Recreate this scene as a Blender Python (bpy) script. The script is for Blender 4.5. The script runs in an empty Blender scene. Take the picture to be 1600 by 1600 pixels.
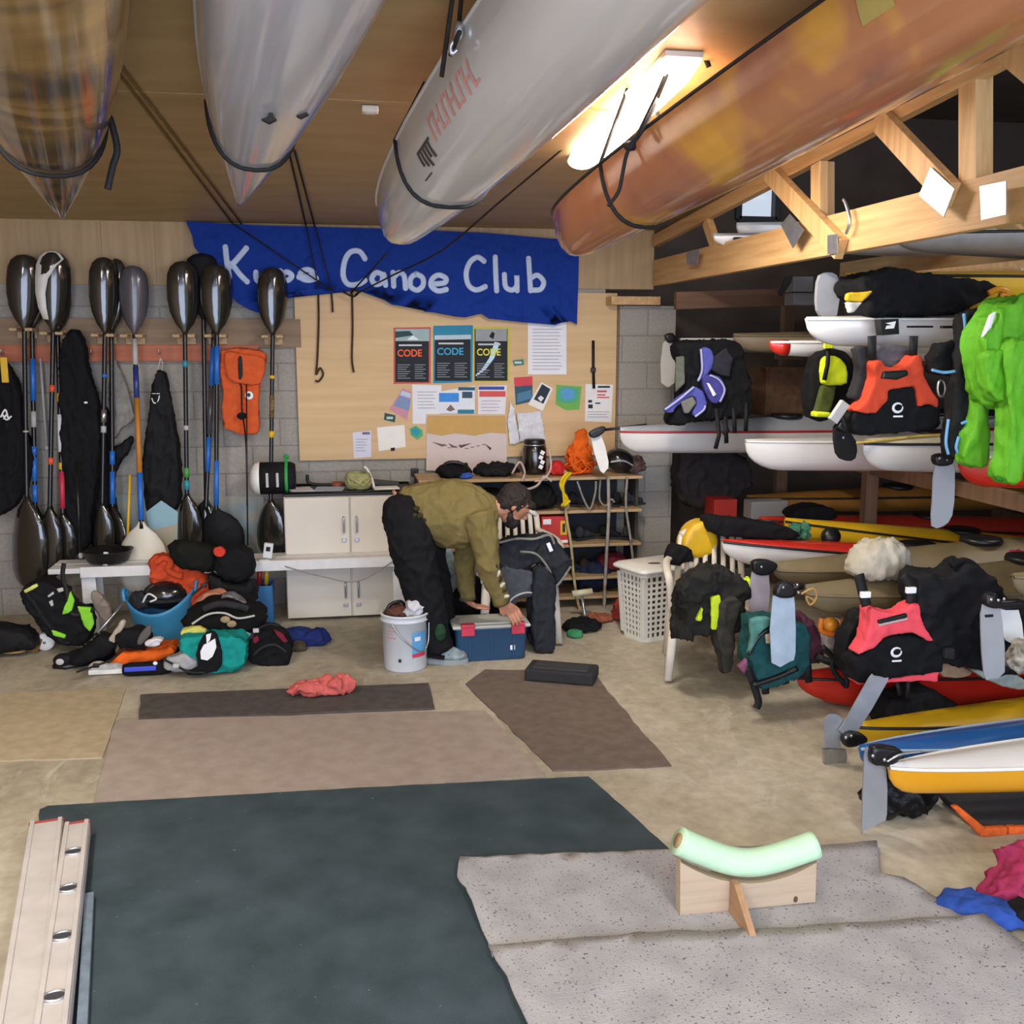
import bpy, bmesh, math, random
from mathutils import Vector, Matrix, noise
random.seed(11)
SC = bpy.context.scene
COL = SC.collection
V = Vector
# ------------------------------------------------------------------ camera model (used to place things in metres)
CAMZ = 1.95; PITCH = math.radians(9.4); YAW = math.radians(9.8); FPX = 1600.0
FW = V((math.sin(YAW)*math.cos(PITCH), math.cos(YAW)*math.cos(PITCH), -math.sin(PITCH)))
RT = V((math.cos(YAW), -math.sin(YAW), 0))
UP = V((math.sin(YAW)*math.sin(PITCH), math.cos(YAW)*math.sin(PITCH), math.cos(PITCH)))
CAM = V((0, 0, CAMZ))
def ray(u, v): return FW + RT*((u-800)/FPX) - UP*((v-800)/FPX)
def PY(u, v, Y):
    d = ray(u, v); return CAM + d*(Y/d.y)
def PZ(u, v, z):
    d = ray(u, v); return CAM + d*((z-CAMZ)/d.z)
def PX(u, v, X):
    d = ray(u, v); return CAM + d*(X/d.x)
def mpp(p):  # metres per photo pixel at a point
    return (V(p)-CAM).dot(FW)/FPX
def zc(ox, oy, k, pts): return [(ox+a/k, oy+b/k) for a, b in pts]
# ------------------------------------------------------------------ materials
def lin(c): return c/12.92 if c <= .04045 else ((c+.055)/1.055)**2.4
def rgb(h):
    h = h.lstrip('#'); return tuple(lin(int(h[i:i+2], 16)/255) for i in (0, 2, 4))
_M = {}
def mat(name, col, rough=.6, metal=0, var=.12, ns=12, bump=0, bs=60, coat=0, trans=0, emit=None, stretch=(1, 1, 1), spec=.5, col2=None, sheen=0):
    if name in _M: return _M[name]
    m = bpy.data.materials.new(name); m.use_nodes = True
    nt = m.node_tree; N = nt.nodes; L = nt.links
    b = N['Principled BSDF']; c = rgb(col)
    b.inputs['Roughness'].default_value = rough; b.inputs['Metallic'].default_value = metal
    b.inputs['Specular IOR Level'].default_value = spec
    if coat: b.inputs['Coat Weight'].default_value = coat; b.inputs['Coat Roughness'].default_value = .08
    if trans: b.inputs['Transmission Weight'].default_value = trans
    if sheen: b.inputs['Sheen Weight'].default_value = sheen
    tc = N.new('ShaderNodeTexCoord'); mp = N.new('ShaderNodeMapping'); mp.inputs['Scale'].default_value = stretch
    L.new(tc.outputs['Object'], mp.inputs['Vector'])
    nz = N.new('ShaderNodeTexNoise'); nz.inputs['Scale'].default_value = ns; nz.inputs['Detail'].default_value = 6
    L.new(mp.outputs['Vector'], nz.inputs['Vector'])
    rp = N.new('ShaderNodeValToRGB'); L.new(nz.outputs['Fac'], rp.inputs['Fac'])
    e = rp.color_ramp.elements; e[0].position = .3; e[1].position = .7
    c2 = rgb(col2) if col2 else tuple(min(1, x*(1+var)) for x in c)
    c1 = c if col2 else tuple(x*(1-var) for x in c)
    e[0].color = (*c1, 1); e[1].color = (*c2, 1)
    L.new(rp.outputs['Color'], b.inputs['Base Color'])
    if bump:
        n2 = N.new('ShaderNodeTexNoise'); n2.inputs['Scale'].default_value = bs; n2.inputs['Detail'].default_value = 4
        L.new(mp.outputs['Vector'], n2.inputs['Vector'])
        bp = N.new('ShaderNodeBump'); bp.inputs['Strength'].default_value = bump; bp.inputs['Distance'].default_value = .01
        L.new(n2.outputs['Fac'], bp.inputs['Height']); L.new(bp.outputs['Normal'], b.inputs['Normal'])
    if emit:
        b.inputs['Emission Color'].default_value = (*rgb(emit[0]), 1); b.inputs['Emission Strength'].default_value = emit[1]
    _M[name] = m; return m
def wood(name, col, col2, rough=.55, axis=0, scale=3, bump=.15):
    if name in _M: return _M[name]
    st = [14, 14, 14]; st[axis] = .8
    m = mat(name, col, rough, ns=scale, col2=col2, stretch=tuple(st), bump=bump, bs=scale*3)
    return m
def fab(name, col, var=.18, rough=.85, bump=.25, folds=.55):
    new = name not in _M; m = mat(name, col, rough, var=var, ns=25, bump=bump, bs=180, spec=.2)
    if new and folds:
        N = m.node_tree.nodes; L = m.node_tree.links; b = N['Principled BSDF']; tc = N['Texture Coordinate']; old = N['Bump']
        n = N.new('ShaderNodeTexNoise'); n.noise_type = 'RIDGED_MULTIFRACTAL'; n.inputs['Scale'].default_value = 7; n.inputs['Detail'].default_value = 3; n.inputs['Distortion'].default_value = .8
        L.new(tc.outputs['Object'], n.inputs['Vector']); bp = N.new('ShaderNodeBump'); bp.inputs['Strength'].default_value = folds; bp.inputs['Distance'].default_value = .06
        L.new(n.outputs['Fac'], bp.inputs['Height']); L.new(old.outputs['Normal'], bp.inputs['Normal']); L.new(bp.outputs['Normal'], b.inputs['Normal'])
    return m
def patchy(name, cols, scale, rough=.18, coat=.5, stretch=(1, 1, 1), dist=.6, seed=0):
    m = mat(name, cols[0], rough, coat=coat); N = m.node_tree.nodes; rp = N['Color Ramp']; nz = N['Noise Texture']; nz.inputs['Scale'].default_value = scale; nz.inputs['Detail'].default_value = 2.5; nz.inputs['Distortion'].default_value = dist
    N['Mapping'].inputs['Scale'].default_value = stretch; N['Mapping'].inputs['Location'].default_value = (seed, seed*.7, 0); e = rp.color_ramp.elements
    while len(e) > 1: e.remove(e[-1])
    for i, c in enumerate(cols):
        x = e[0] if i == 0 else e.new(.3+.4*i/(len(cols)-1)); x.position = .3+.4*i/(len(cols)-1); x.color = (*rgb(c), 1)
    return m
def plas(name, col, rough=.35, coat=0): return mat(name, col, rough, var=.05, ns=8, coat=coat)
BLK = fab('black fabric', '141416'); BLK2 = fab('black neoprene', '171719', rough=.7, folds=.35); CHAR = fab('charcoal fabric', '2c2c2e')
BPL = plas('black plastic', '0f0f11', .4); STR = plas('black strap webbing', '0b0b0c', .7)
WPL = plas('white plastic', 'e6e4de', .4); GRYP = plas('grey rudder plastic', '9c9fa3', .35); WHI = plas('white print', 'eeeeee', .6)
STEEL = mat('galvanised steel', 'b9bcc0', .35, metal=.9, var=.15, ns=30)
ALU = mat('aluminium blade', 'a9adb2', .4, metal=.6, var=.06, ns=10)
# ------------------------------------------------------------------ mesh collector
class MB:
    def __init__(s): s.v = []; s.f = []; s.mi = []; s.sm = []; s.mats = []; s.c = 0
    def use(s, m):
        if m not in s.mats: s.mats.append(m)
        s.c = s.mats.index(m); return s
    def add(s, vs, fs, smooth=True):
        n = len(s.v); s.v += [V(p) for p in vs]
        for f in fs: s.f.append(tuple(i+n for i in f)); s.mi.append(s.c); s.sm.append(smooth)
        return s
    def join(s, o, M=None):
        n = len(s.v); s.v += [(M @ p if M else p.copy()) for p in o.v]
        for f, mi, sm in zip(o.f, o.mi, o.sm):
            if o.mats: s.use(o.mats[mi])
            s.f.append(tuple(i+n for i in f)); s.mi.append(s.c); s.sm.append(sm)
        return s
    def box(s, c, size, rot=None, bev=0, seg=2):
        bm = bmesh.new(); bmesh.ops.create_cube(bm, size=1)
        for v in bm.verts: v.co = V((v.co.x*size[0], v.co.y*size[1], v.co.z*size[2]))
        if bev: bmesh.ops.bevel(bm, geom=bm.edges[:], offset=min(bev, min(size)*.45), segments=seg, affect='EDGES', profile=.5)
        M = Matrix.Translation(V(c)) @ (rot.to_4x4() if rot else Matrix())
        bm.verts.index_update()
        s.add([M @ v.co for v in bm.verts], [[v.index for v in f.verts] for f in bm.faces], False); bm.free(); return s
    def bar(s, a, b, w, h, upv=(0, 0, 1), bev=.003):  # box from a to b, w across, h along upv
        a = V(a); b = V(b); x = (b-a).normalized(); z = V(upv); y = z.cross(x).normalized(); z = x.cross(y)
        return s.box((a+b)/2, ((b-a).length, w, h), Matrix((x, y, z)).transposed(), bev)
    def tube(s, pts, r, n=8, flat=1.0, closed=False, caps=True, up=None):
        pts = [V(p) for p in pts]; k = len(pts); rs = r if isinstance(r, (list, tuple)) else [r]*k
        N0 = None; vs = []; fs = []
        for i, p in enumerate(pts):
            if closed: t = pts[(i+1) % k]-pts[i-1]
            else: t = pts[min(i+1, k-1)]-pts[max(i-1, 0)]
            t = t.normalized() if t.length > 1e-9 else V((0, 0, 1))
            if N0 is None or up is not None:
                a = V(up) if up is not None else (V((0, 0, 1)) if abs(t.z) < .9 else V((0, 1, 0)))
                N0 = (a - t*a.dot(t)).normalized()
            else: N0 = (N0 - t*N0.dot(t)).normalized()
            B = t.cross(N0)
            for j in range(n):
                a = 2*math.pi*j/n; vs.append(p + N0*(math.cos(a)*rs[i]*flat) + B*(math.sin(a)*rs[i]))
        for i in range(k if closed else k-1):
            for j in range(n):
                i2 = (i+1) % k; fs.append((i*n+j, i*n+(j+1) % n, i2*n+(j+1) % n, i2*n+j))
        if caps and not closed: fs.append(tuple(range(n))[::-1]); fs.append(tuple((k-1)*n+j for j in range(n)))
        return s.add(vs, fs)
    def loft(s, rings, caps=True, wrap=True, smooth=True):
        n = len(rings[0]); vs = [p for r in rings for p in r]; fs = []
        for i in range(len(rings)-1):
            for j in range(n if wrap else n-1):
                fs.append((i*n+j, i*n+(j+1) % n, (i+1)*n+(j+1) % n, (i+1)*n+j))
        if caps and wrap: fs.append(tuple(range(n))[::-1]); fs.append(tuple((len(rings)-1)*n+j for j in range(n)))
        return s.add(vs, fs, smooth)
    def prism(s, front, off, smooth=False):
        n = len(front); off = V(off); front = [V(p) for p in front]
        fs = [tuple(range(n)), tuple(range(2*n-1, n-1, -1))] + [(i, i+n, (i+1) % n+n, (i+1) % n) for i in range(n)]
        return s.add(front+[p+off for p in front], fs, smooth)
    def lathe(s, prof, c, n=28, caps=True, M=None):
        c = V(c); rings = []
        for r, z in prof:
            ring = [V((r*math.cos(2*math.pi*j/n), r*math.sin(2*math.pi*j/n), z)) for j in range(n)]
            rings.append([c+(M @ p if M else p) for p in ring])
        return s.loft(rings, caps)
    def ell(s, c, rad, n=20, m=12, rot=None):
        c = V(c); rings = []
        for i in range(m+1):
            t = math.pi*i/m - math.pi/2; rr = max(math.cos(t), 1e-3)
            rg = [V((rad[0]*rr*math.cos(2*math.pi*j/n), rad[1]*rr*math.sin(2*math.pi*j/n), rad[2]*math.sin(t))) for j in range(n)]
            rings.append([c+(rot @ p if rot else p) for p in rg])
        return s.loft(rings)
    def disp(s, fn):
        for p in s.v: p += fn(p)
        return s
def wpos(o):
    p = V((0, 0, 0))
    while o: p = p + o.location; o = o.parent
    return p
def tag(o, label=None, cat=None, group=None, kind=None):
    if label: o['label'] = label
    if cat: o['category'] = cat
    if group: o['group'] = group
    if kind: o['kind'] = kind
    return o
def build(name, mb, m=None, parent=None, label=None, cat=None, group=None, kind=None, local=False, fix=False):
    me = bpy.data.meshes.new(name); o = bpy.data.objects.new(name, me); COL.objects.link(o)
    if parent is not None:
        o.parent = parent; org = V((0, 0, 0)) if local else wpos(parent)
    else:
        xs = [p.x for p in mb.v]; ys = [p.y for p in mb.v]; zs = [p.z for p in mb.v]
        org = V(((min(xs)+max(xs))/2, (min(ys)+max(ys))/2, min(zs))); o.location = org
    me.from_pydata([p-org for p in mb.v], [], mb.f)
    ms = mb.mats if (mb.mats and m is None) else [m]
    for x in ms: me.materials.append(x)
    if m is None and mb.mats: me.polygons.foreach_set('material_index', mb.mi)
    me.polygons.foreach_set('use_smooth', mb.sm)
    me.validate()
    if fix:
        bm = bmesh.new(); bm.from_mesh(me); bmesh.ops.recalc_face_normals(bm, faces=bm.faces[:]); bm.to_mesh(me); bm.free()
    me.update()
    if label: tag(o, label, cat, group)
    if kind: o['kind'] = kind
    return o
def thing(name, loc, label, cat, group=None, rz=0):
    o = bpy.data.objects.new(name, None); COL.objects.link(o); o.empty_display_size = .1
    o.location = V(loc); o.rotation_euler = (0, 0, rz); tag(o, label, cat, group); return o
def fuse(mb, vox, smooth=6, keep=None):
    me = bpy.data.meshes.new('t'); me.from_pydata(mb.v, [], mb.f)
    bm = bmesh.new(); bm.from_mesh(me); bmesh.ops.recalc_face_normals(bm, faces=bm.faces[:]); bm.to_mesh(me); bm.free()
    o = bpy.data.objects.new('t', me); COL.objects.link(o)
    r = o.modifiers.new('r', 'REMESH'); r.mode = 'VOXEL'; r.voxel_size = vox
    if smooth:
        q = o.modifiers.new('s', 'SMOOTH'); q.iterations = smooth; q.factor = .5
    dg = bpy.context.evaluated_depsgraph_get(); ev = o.evaluated_get(dg); e = ev.to_mesh()
    out = MB(); out.add([v.co.copy() for v in e.vertices], [tuple(p.vertices) for p in e.polygons])
    ev.to_mesh_clear(); bpy.data.objects.remove(o); bpy.data.meshes.remove(me); return out
def normals(mb):
    ns = [V((0, 0, 0)) for _ in mb.v]
    for f in mb.f:
        a, b, c = mb.v[f[0]], mb.v[f[1]], mb.v[f[2]]; n = (b-a).cross(c-a)
        if len(f) == 4: d = mb.v[f[3]]; n = (c-a).cross(d-b)
        for i in f: ns[i] += n
    return [n.normalized() if n.length else n for n in ns]
def wrinkle(mb, amp, sc=(8, 8, 8), seed=0, ridge=True):
    ns = normals(mb); S = V((seed*3.1, seed*7.7, seed*1.3))
    for p, n in zip(mb.v, ns):
        q = V((p.x*sc[0], p.y*sc[1], p.z*sc[2]))+S
        a = noise.noise(q); b = noise.noise(q*2.3+V((5, 1, 9)))
        h = (max(0, 1-2.6*abs(a))**2*1.1+max(0, 1-2.6*abs(b))**2*.5-.35+.5*noise.noise(q*.6)) if ridge else a+.4*b
        p += n*(amp*h)
    return mb
def puff(pts, Y, th, vox=None, smooth=6, amp=0, sc=(8, 8, 8), seed=0, slope=0, shear=0):
    """soft slab: outline given where it stands (distance Y), real thickness, rounded edges, folds; slope = dY per metre of height"""
    ps = [PY(u, v, Y) for u, v in pts]; z0 = min(p.z for p in ps)
    # refine the outline so the rounded remesh follows it
    mb = MB().prism([p+V((0, -th/2, 0)) for p in ps], (0, th, 0))
    mb = fuse(mb, vox or max(.006, th/6), smooth)
    if amp: wrinkle(mb, amp, sc, seed)
    if slope: mb.disp(lambda p: V((0, slope*(p.z-z0), 0)))
    return mb
def heap(c, rad, amp=.03, sc=14, seed=0, n=56, m=30, base=.35, rot=0):
    c = V(c); mb = MB(); R = Matrix.Rotation(rot, 3, 'Z'); rings = []
    for i in range(m+1):
        t = math.pi*i/m-math.pi/2; rr = max(math.cos(t), 1e-3)**.8
        rings.append([V((rad[0]*rr*math.cos(2*math.pi*j/n), rad[1]*rr*math.sin(2*math.pi*j/n), rad[2]*math.sin(t)*(1 if t > 0 else base))) for j in range(n)])
    mb.loft(rings); wrinkle(mb, amp, (sc, sc, sc), seed)
    zmin = min(p.z for p in mb.v)*.75
    for p in mb.v:
        if p.z < zmin: p.z = zmin
    return mb.disp(lambda p: (R @ p)-p+c-V((0, 0, zmin)))
def spl(pts, k=6):
    pts = [V(p) for p in pts]
    if len(pts) < 3: return pts
    out = []
    for i in range(len(pts)-1):
        p0 = pts[max(i-1, 0)]; p1 = pts[i]; p2 = pts[i+1]; p3 = pts[min(i+2, len(pts)-1)]
        for j in range(k):
            t = j/k
            out.append(.5*((2*p1)+(p2-p0)*t+(2*p0-5*p1+4*p2-p3)*t*t+(3*p1-p0-3*p2+p3)*t**3))
    out.append(pts[-1]); return out
def smo(pts2, k=4):  # smooth a closed 2-D outline
    n = len(pts2); out = []
    for i in range(n):
        p0, p1, p2, p3 = [V((*pts2[(i+d) % n], 0)) for d in (-1, 0, 1, 2)]
        for j in range(k):
            t = j/k; q = .5*((2*p1)+(p2-p0)*t+(2*p0-5*p1+4*p2-p3)*t*t+(3*p1-p0-3*p2+p3)*t**3); out.append((q.x, q.y))
    return out
def yline(pts, Y): return [PY(u, v, Y) for u, v in pts]
def cord(name, pts, r, m, label, cat='rope', group=None, parent=None, k=6, n=6, flat=1):
    return build(name, MB().tube(spl(pts, k), r, n, flat), m, parent, label, cat, group)
def text_mb(s, size, extrude=.001, bold=0, spacing=1):
    cu = bpy.data.curves.new('t', 'FONT'); cu.body = s; cu.size = size; cu.extrude = extrude; cu.offset = bold; cu.align_x = 'CENTER'; cu.space_character = spacing; cu.resolution_u = 4
    o = bpy.data.objects.new('t', cu); COL.objects.link(o)
    dg = bpy.context.evaluated_depsgraph_get(); me = bpy.data.meshes.new_from_object(o.evaluated_get(dg))
    out = MB().add([V((v.co.x, -v.co.z, v.co.y)) for v in me.vertices], [tuple(p.vertices) for p in me.polygons], False)
    bpy.data.objects.remove(o); bpy.data.curves.remove(cu); bpy.data.meshes.remove(me); return out
def text_at(mb, m, s, u0, u1, v0, v1, Y, extrude=.001, bold=0, rot=0):
    """lettering filling the given box on the plane Y"""
    t = text_mb(s, 1, 0, bold); a = PY(u0, v1, Y); b = PY(u1, v0, Y)
    x0 = min(p.x for p in t.v); x1 = max(p.x for p in t.v); z0 = min(p.z for p in t.v); z1 = max(p.z for p in t.v)
    mb.use(m); W = b.x-a.x; H = b.z-a.z; cx = V(((a.x+b.x)/2, Y, (a.z+b.z)/2)); R = Matrix.Rotation(rot, 3, 'Y')
    mb.add([cx+R @ V((((p.x-x0)/(x1-x0)-.5)*W, -extrude, ((p.z-z0)/(z1-z0)-.5)*H)) for p in t.v], t.f, False); return mb
def quad_at(mb, m, pts, Y, off=.001):
    mb.use(m); mb.add([PY(u, v, Y)+V((0, -off, 0)) for u, v in pts], [tuple(range(len(pts)))], False); return mb
# ================================================================== THE SETTING
WALLY = 7.7
def ceil_z(y): return 2.78+.066*(7.7-y)
def mat_nodes(name):
    m = bpy.data.materials.new(name); m.use_nodes = True; return m, m.node_tree.nodes, m.node_tree.links, m.node_tree.nodes['Principled BSDF']
def concrete_floor():
    m, N, L, b = mat_nodes('concrete floor'); tc = N.new('ShaderNodeTexCoord')
    n1 = N.new('ShaderNodeTexNoise'); n1.inputs['Scale'].default_value = 1.3; n1.inputs['Detail'].default_value = 8; n1.inputs['Roughness'].default_value = .65
    n2 = N.new('ShaderNodeTexNoise'); n2.inputs['Scale'].default_value = 16; n2.inputs['Detail'].default_value = 8
    mp = N.new('ShaderNodeMapping'); mp.inputs['Scale'].default_value = (1, .5, 1); L.new(tc.outputs['Object'], mp.inputs['Vector'])
    L.new(mp.outputs['Vector'], n1.inputs['Vector']); L.new(tc.outputs['Object'], n2.inputs['Vector'])
    r = N.new('ShaderNodeValToRGB'); e = r.color_ramp.elements; e[0].position = .32; e[0].color = (*rgb('958c78'), 1); e[1].position = .68; e[1].color = (*rgb('c1b8a5'), 1)
    x = e.new(.5); x.color = (*rgb('ada48f'), 1)
    L.new(n1.outputs['Fac'], r.inputs['Fac'])
    mx = N.new('ShaderNodeMixRGB'); mx.blend_type = 'OVERLAY'; mx.inputs['Fac'].default_value = .35
    L.new(r.outputs['Color'], mx.inputs['Color1']); L.new(n2.outputs['Fac'], mx.inputs['Color2']); n3 = N.new('ShaderNodeTexNoise'); n3.inputs['Scale'].default_value = 4; n3.inputs['Detail'].default_value = 12; n3.inputs['Roughness'].default_value = .75; n3.inputs['Distortion'].default_value = 1.5
    L.new(mp.outputs['Vector'], n3.inputs['Vector']); r3 = N.new('ShaderNodeValToRGB'); q = r3.color_ramp.elements; q[0].position = .54; q[0].color = (0, 0, 0, 1); q[1].position = .72; q[1].color = (.8, .8, .8, 1); L.new(n3.outputs['Fac'], r3.inputs['Fac'])
    m2 = N.new('ShaderNodeMixRGB'); m2.inputs['Color2'].default_value = (*rgb('cdc8ba'), 1); L.new(r3.outputs['Color'], m2.inputs['Fac']); L.new(mx.outputs['Color'], m2.inputs['Color1']); mx = m2
    L.new(mx.outputs['Color'], b.inputs['Base Color'])
    b.inputs['Roughness'].default_value = .62; b.inputs['Specular IOR Level'].default_value = .3
    bp = N.new('ShaderNodeBump'); bp.inputs['Strength'].default_value = .12; L.new(n2.outputs['Fac'], bp.inputs['Height']); L.new(bp.outputs['Normal'], b.inputs['Normal']); return m
def block_wall():
    m, N, L, b = mat_nodes('grey concrete block'); tc = N.new('ShaderNodeTexCoord')
    sp = N.new('ShaderNodeSeparateXYZ'); cb = N.new('ShaderNodeCombineXYZ'); L.new(tc.outputs['Object'], sp.inputs[0])
    ad = N.new('ShaderNodeMath'); ad.operation = 'ADD'; L.new(sp.outputs['X'], ad.inputs[0]); L.new(sp.outputs['Y'], ad.inputs[1])
    L.new(ad.outputs[0], cb.inputs['X']); L.new(sp.outputs['Z'], cb.inputs['Y'])
    br = N.new('ShaderNodeTexBrick'); L.new(cb.outputs[0], br.inputs['Vector']); br.inputs['Scale'].default_value = 1
    br.inputs['Brick Width'].default_value = .4; br.inputs['Row Height'].default_value = .2; br.inputs['Mortar Size'].default_value = .006; br.inputs['Mortar Smooth'].default_value = .3
    br.inputs['Color1'].default_value = (*rgb('98938a'), 1); br.inputs['Color2'].default_value = (*rgb('a09b91'), 1); br.inputs['Mortar'].default_value = (*rgb('88837c'), 1)
    nz = N.new('ShaderNodeTexNoise'); nz.inputs['Scale'].default_value = 60; nz.inputs['Detail'].default_value = 4; L.new(tc.outputs['Object'], nz.inputs['Vector'])
    mx = N.new('ShaderNodeMixRGB'); mx.blend_type = 'OVERLAY'; mx.inputs['Fac'].default_value = .25; L.new(br.outputs['Color'], mx.inputs['Color1']); L.new(nz.outputs['Fac'], mx.inputs['Color2'])
    L.new(mx.outputs['Color'], b.inputs['Base Color']); b.inputs['Roughness'].default_value = .9
    bp = N.new('ShaderNodeBump'); bp.inputs['Strength'].default_value = .4; bp.inputs['Distance'].default_value = .01; bp.invert = True; L.new(br.outputs['Fac'], bp.inputs['Height']); L.new(bp.outputs['Normal'], b.inputs['Normal']); return m
PLYC = mat('ceiling plywood', 'a08659', .5, ns=2.2, col2='b0966a', stretch=(1, 3, 1))
PLYW = wood('wall plywood', 'a0855f', 'b39872', .6, 2, 1.5, .05)
BOARD = wood('pinboard plywood', 'c9a676', 'd6b586', .6, 0, 1.3, .03)
BROWNB = wood('brown timber board', '7d6850', '92795d', .65, 0, 2)
RAILW = wood('reddish rail timber', 'a2593c', 'b96a48', .6, 0, 2)
PINE = wood('truss pine', 'b98e5c', 'd2ac78', .55, 1, 2.2); PINEZ = wood('truss pine upright', 'b98e5c', 'd2ac78', .55, 2, 2.2)
SHELFW = wood('shelf timber', 'a98c64', 'bd9f76', .6, 0, 2)
DARK = mat('dark cladding', '54483f', .8, var=.2, ns=3); BLOCK = block_wall()
def slab(name, x0, x1, y0, y1, z0, z1, m): return build(name, MB().box(((x0+x1)/2, (y0+y1)/2, (z0+z1)/2), (x1-x0, y1-y0, z1-z0)), m, kind='structure')
slab('floor', -3.4, 9.2, -2.6, 8.6, -.1, 0, concrete_floor())
CX = 2.5   # inner edge of the bay
slab('wall_back', -3.4, 2.05, WALLY, WALLY+.15, 0, 2.6, BLOCK)
slab('wall_left', -3.5, -3.35, -2.6, 7.85, 0, 3.7, PLYW)
slab('wall_right', 9.0, 9.15, -2.6, 8.6, 0, 3.9, DARK)
# block pillar that ends the wall, plywood above it
pl = PY(966, 600, 7.62); pr = PY(1052, 600, 7.62)
slab('wall_pillar', pl.x, pr.x, 7.6, 8.0, 0, PY(1000, 478, 7.6).z, BLOCK)
zt = PY(200, 445, 7.69).z
slab('trim_1', -3.35, 2.42, WALLY-.02, WALLY+.13, zt, 3.3, PLYW)
b0 = PY(0, 543, 7.68).z; b1 = PY(0, 497, 7.68).z
slab('trim_2', -3.35, PY(470, 520, 7.67).x, WALLY-.045, WALLY, b0, b1, BROWNB)
# plywood sheet joints
for i, u in enumerate((157, 240)):
    x = PY(u, 400, 7.68).x; slab('trim_%d' % (3+i), x-.012, x+.012, WALLY-.03, WALLY-.02, zt, 2.79, PLYW)
x0 = PY(950, 470, 7.6).x; zb = PY(985, 470, 7.55).z
slab('trim_5', x0, 2.42, 7.5, 7.66, zb-.03, zb+.03, PINE)
# sloping plywood ceiling
mb = MB(); pts = [(-3.4, 7.85), (2.52, 7.85), (2.52, -2.6), (-3.4, -2.6)]
mb.prism([V((x, y, ceil_z(y))) for x, y in pts], (0, 0, .02)); build('ceiling', mb, PLYC, kind='structure')
i = 6
for y in (2.3, 4.7):
    m_ = MB(); m_.prism([V((-3.35, y-.02, ceil_z(y-.02)-.004)), V((2.4, y-.02, ceil_z(y-.02)-.004)), V((2.4, y+.02, ceil_z(y+.02)-.004)), V((-3.35, y+.02, ceil_z(y+.02)-.004))], (0, 0, .004)); build('trim_%d' % i, m_, PLYC, kind='structure'); i += 1
# front wall above the open door
slab('wall_front', -3.4, 9.1, -2.7, -2.55, 3.0, 3.9, PLYW)
# storage bay: dark back wall with a high window, roof
wa = PY(1152, 343, 8.3); wb = PY(1214, 290, 8.3)
mb = MB(); Yb = 8.3
mb.box(((2.0+wa.x)/2, Yb+.05, 1.95), (wa.x-2.0, .1, 3.9)); mb.box(((wb.x+9.1)/2, Yb+.05, 1.95), (9.1-wb.x, .1, 3.9))
mb.box(((wa.x+wb.x)/2, Yb+.05, wa.z/2), (wb.x-wa.x, .1, wa.z)); mb.box(((wa.x+wb.x)/2, Yb+.05, (wb.z+3.9)/2), (wb.x-wa.x, .1, 3.9-wb.z))
build('wall_bay', mb, DARK, kind='structure')
slab('ceiling_bay', 2.52, 9.1, -2.6, 8.4, 3.8, 3.9, DARK)
fm = MB(); w_ = .025
for (ax, az, bx, bz) in ((wa.x, wa.z, wb.x, wa.z), (wa.x, wb.z, wb.x, wb.z), (wa.x, wa.z, wa.x, wb.z), (wb.x, wa.z, wb.x, wb.z)):
    fm.bar((ax, Yb-.01, az), (bx, Yb-.01, bz), .06, .05, (0, 0, 1) if az == bz else (1, 0, 0))
wn = build('window_1', fm, plas('dark window frame', '20272c', .5), kind='structure')
gm = bpy.data.materials.new('window glass'); gm.use_nodes = True; gb = gm.node_tree.nodes['Principled BSDF']; gb.inputs['Transmission Weight'].default_value = 1; gb.inputs['Roughness'].default_value = .05; gb.inputs['IOR'].default_value = 1.1
build('window_pane', MB().box(((wa.x+wb.x)/2, Yb+.03, (wa.z+wb.z)/2), (wb.x-wa.x, .006, wb.z-wa.z)), gm, wn)
# ------------------------------------------------------------------ truss in the plane X = 2.42
TX = 2.42; TW = .05
def truss(X, label, y0=7.6, y1=-1.5):
    t = thing('roof_truss', (X, 7.6, 2.2), label, 'roof truss', 'pine trusses between the shed and the storage bay')
    def zb_(y): return 2.465
    def zt_(y): return 2.70+.066*(7.7-y)
    build('bottom_chord', MB().bar((X, y0, 2.465), (X, y1, 2.465), TW, .19), PINE, t)
    build('top_chord', MB().bar((X, y0+.05, zt_(y0+.05)), (X, y1, zt_(y1)), TW, .085), PINE, t)
    return t, zt_
tr, zt_ = truss(TX, 'pale pine roof truss with steel nail plates along the edge of the storage bay')
def tp(u, v): return PX(u, v, TX)
def web(t, a, b, w, off=0, name='web', m=PINEZ):
    A = tp(*a)+V((off, 0, 0)); B = tp(*b)+V((off, 0, 0)); A.x = TX+off; B.x = TX+off
    build(name, MB().bar(A, B, .045, w, (0, 0, 1) if abs((B-A).normalized().z) < .8 else (0, 1, 0)), m, t)
web(tr, (1519, 120), (1519, 300), .11); web(tr, (1280, 255), (1280, 345), .10)
web(tr, (1512, 118), (1512, 298), .09, .055); web(tr, (1276, 255), (1276, 345), .08, .055)
web(tr, (1395, 190), (1505, 305), .10, -.05); web(tr, (1215, 268), (1330, 390), .10, -.05)
web(tr, (1590, 70), (1640, 110), .10, -.05); web(tr, (1105, 345), (1122, 395), .08)
web(tr, (1485, 285), (1415, 330), .06)
def plate(t, pts):
    P = [tp(*p) for p in pts]; mb = MB().prism([p+V((-.083-(p.x-TX), 0, 0)) for p in P], (.004, 0, 0)); build('nail_plate', mb, STEEL, t, fix=True)
plate(tr, [(1484, 262), (1522, 296), (1505, 340), (1465, 306)])
plate(tr, [(1257, 335), (1280, 360), (1262, 388), (1243, 352)])
plate(tr, [(1563, 292), (1605, 284), (1605, 336), (1565, 345)])
plate(tr, [(1318, 368), (1334, 366), (1334, 396), (1318, 398)])
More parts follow.
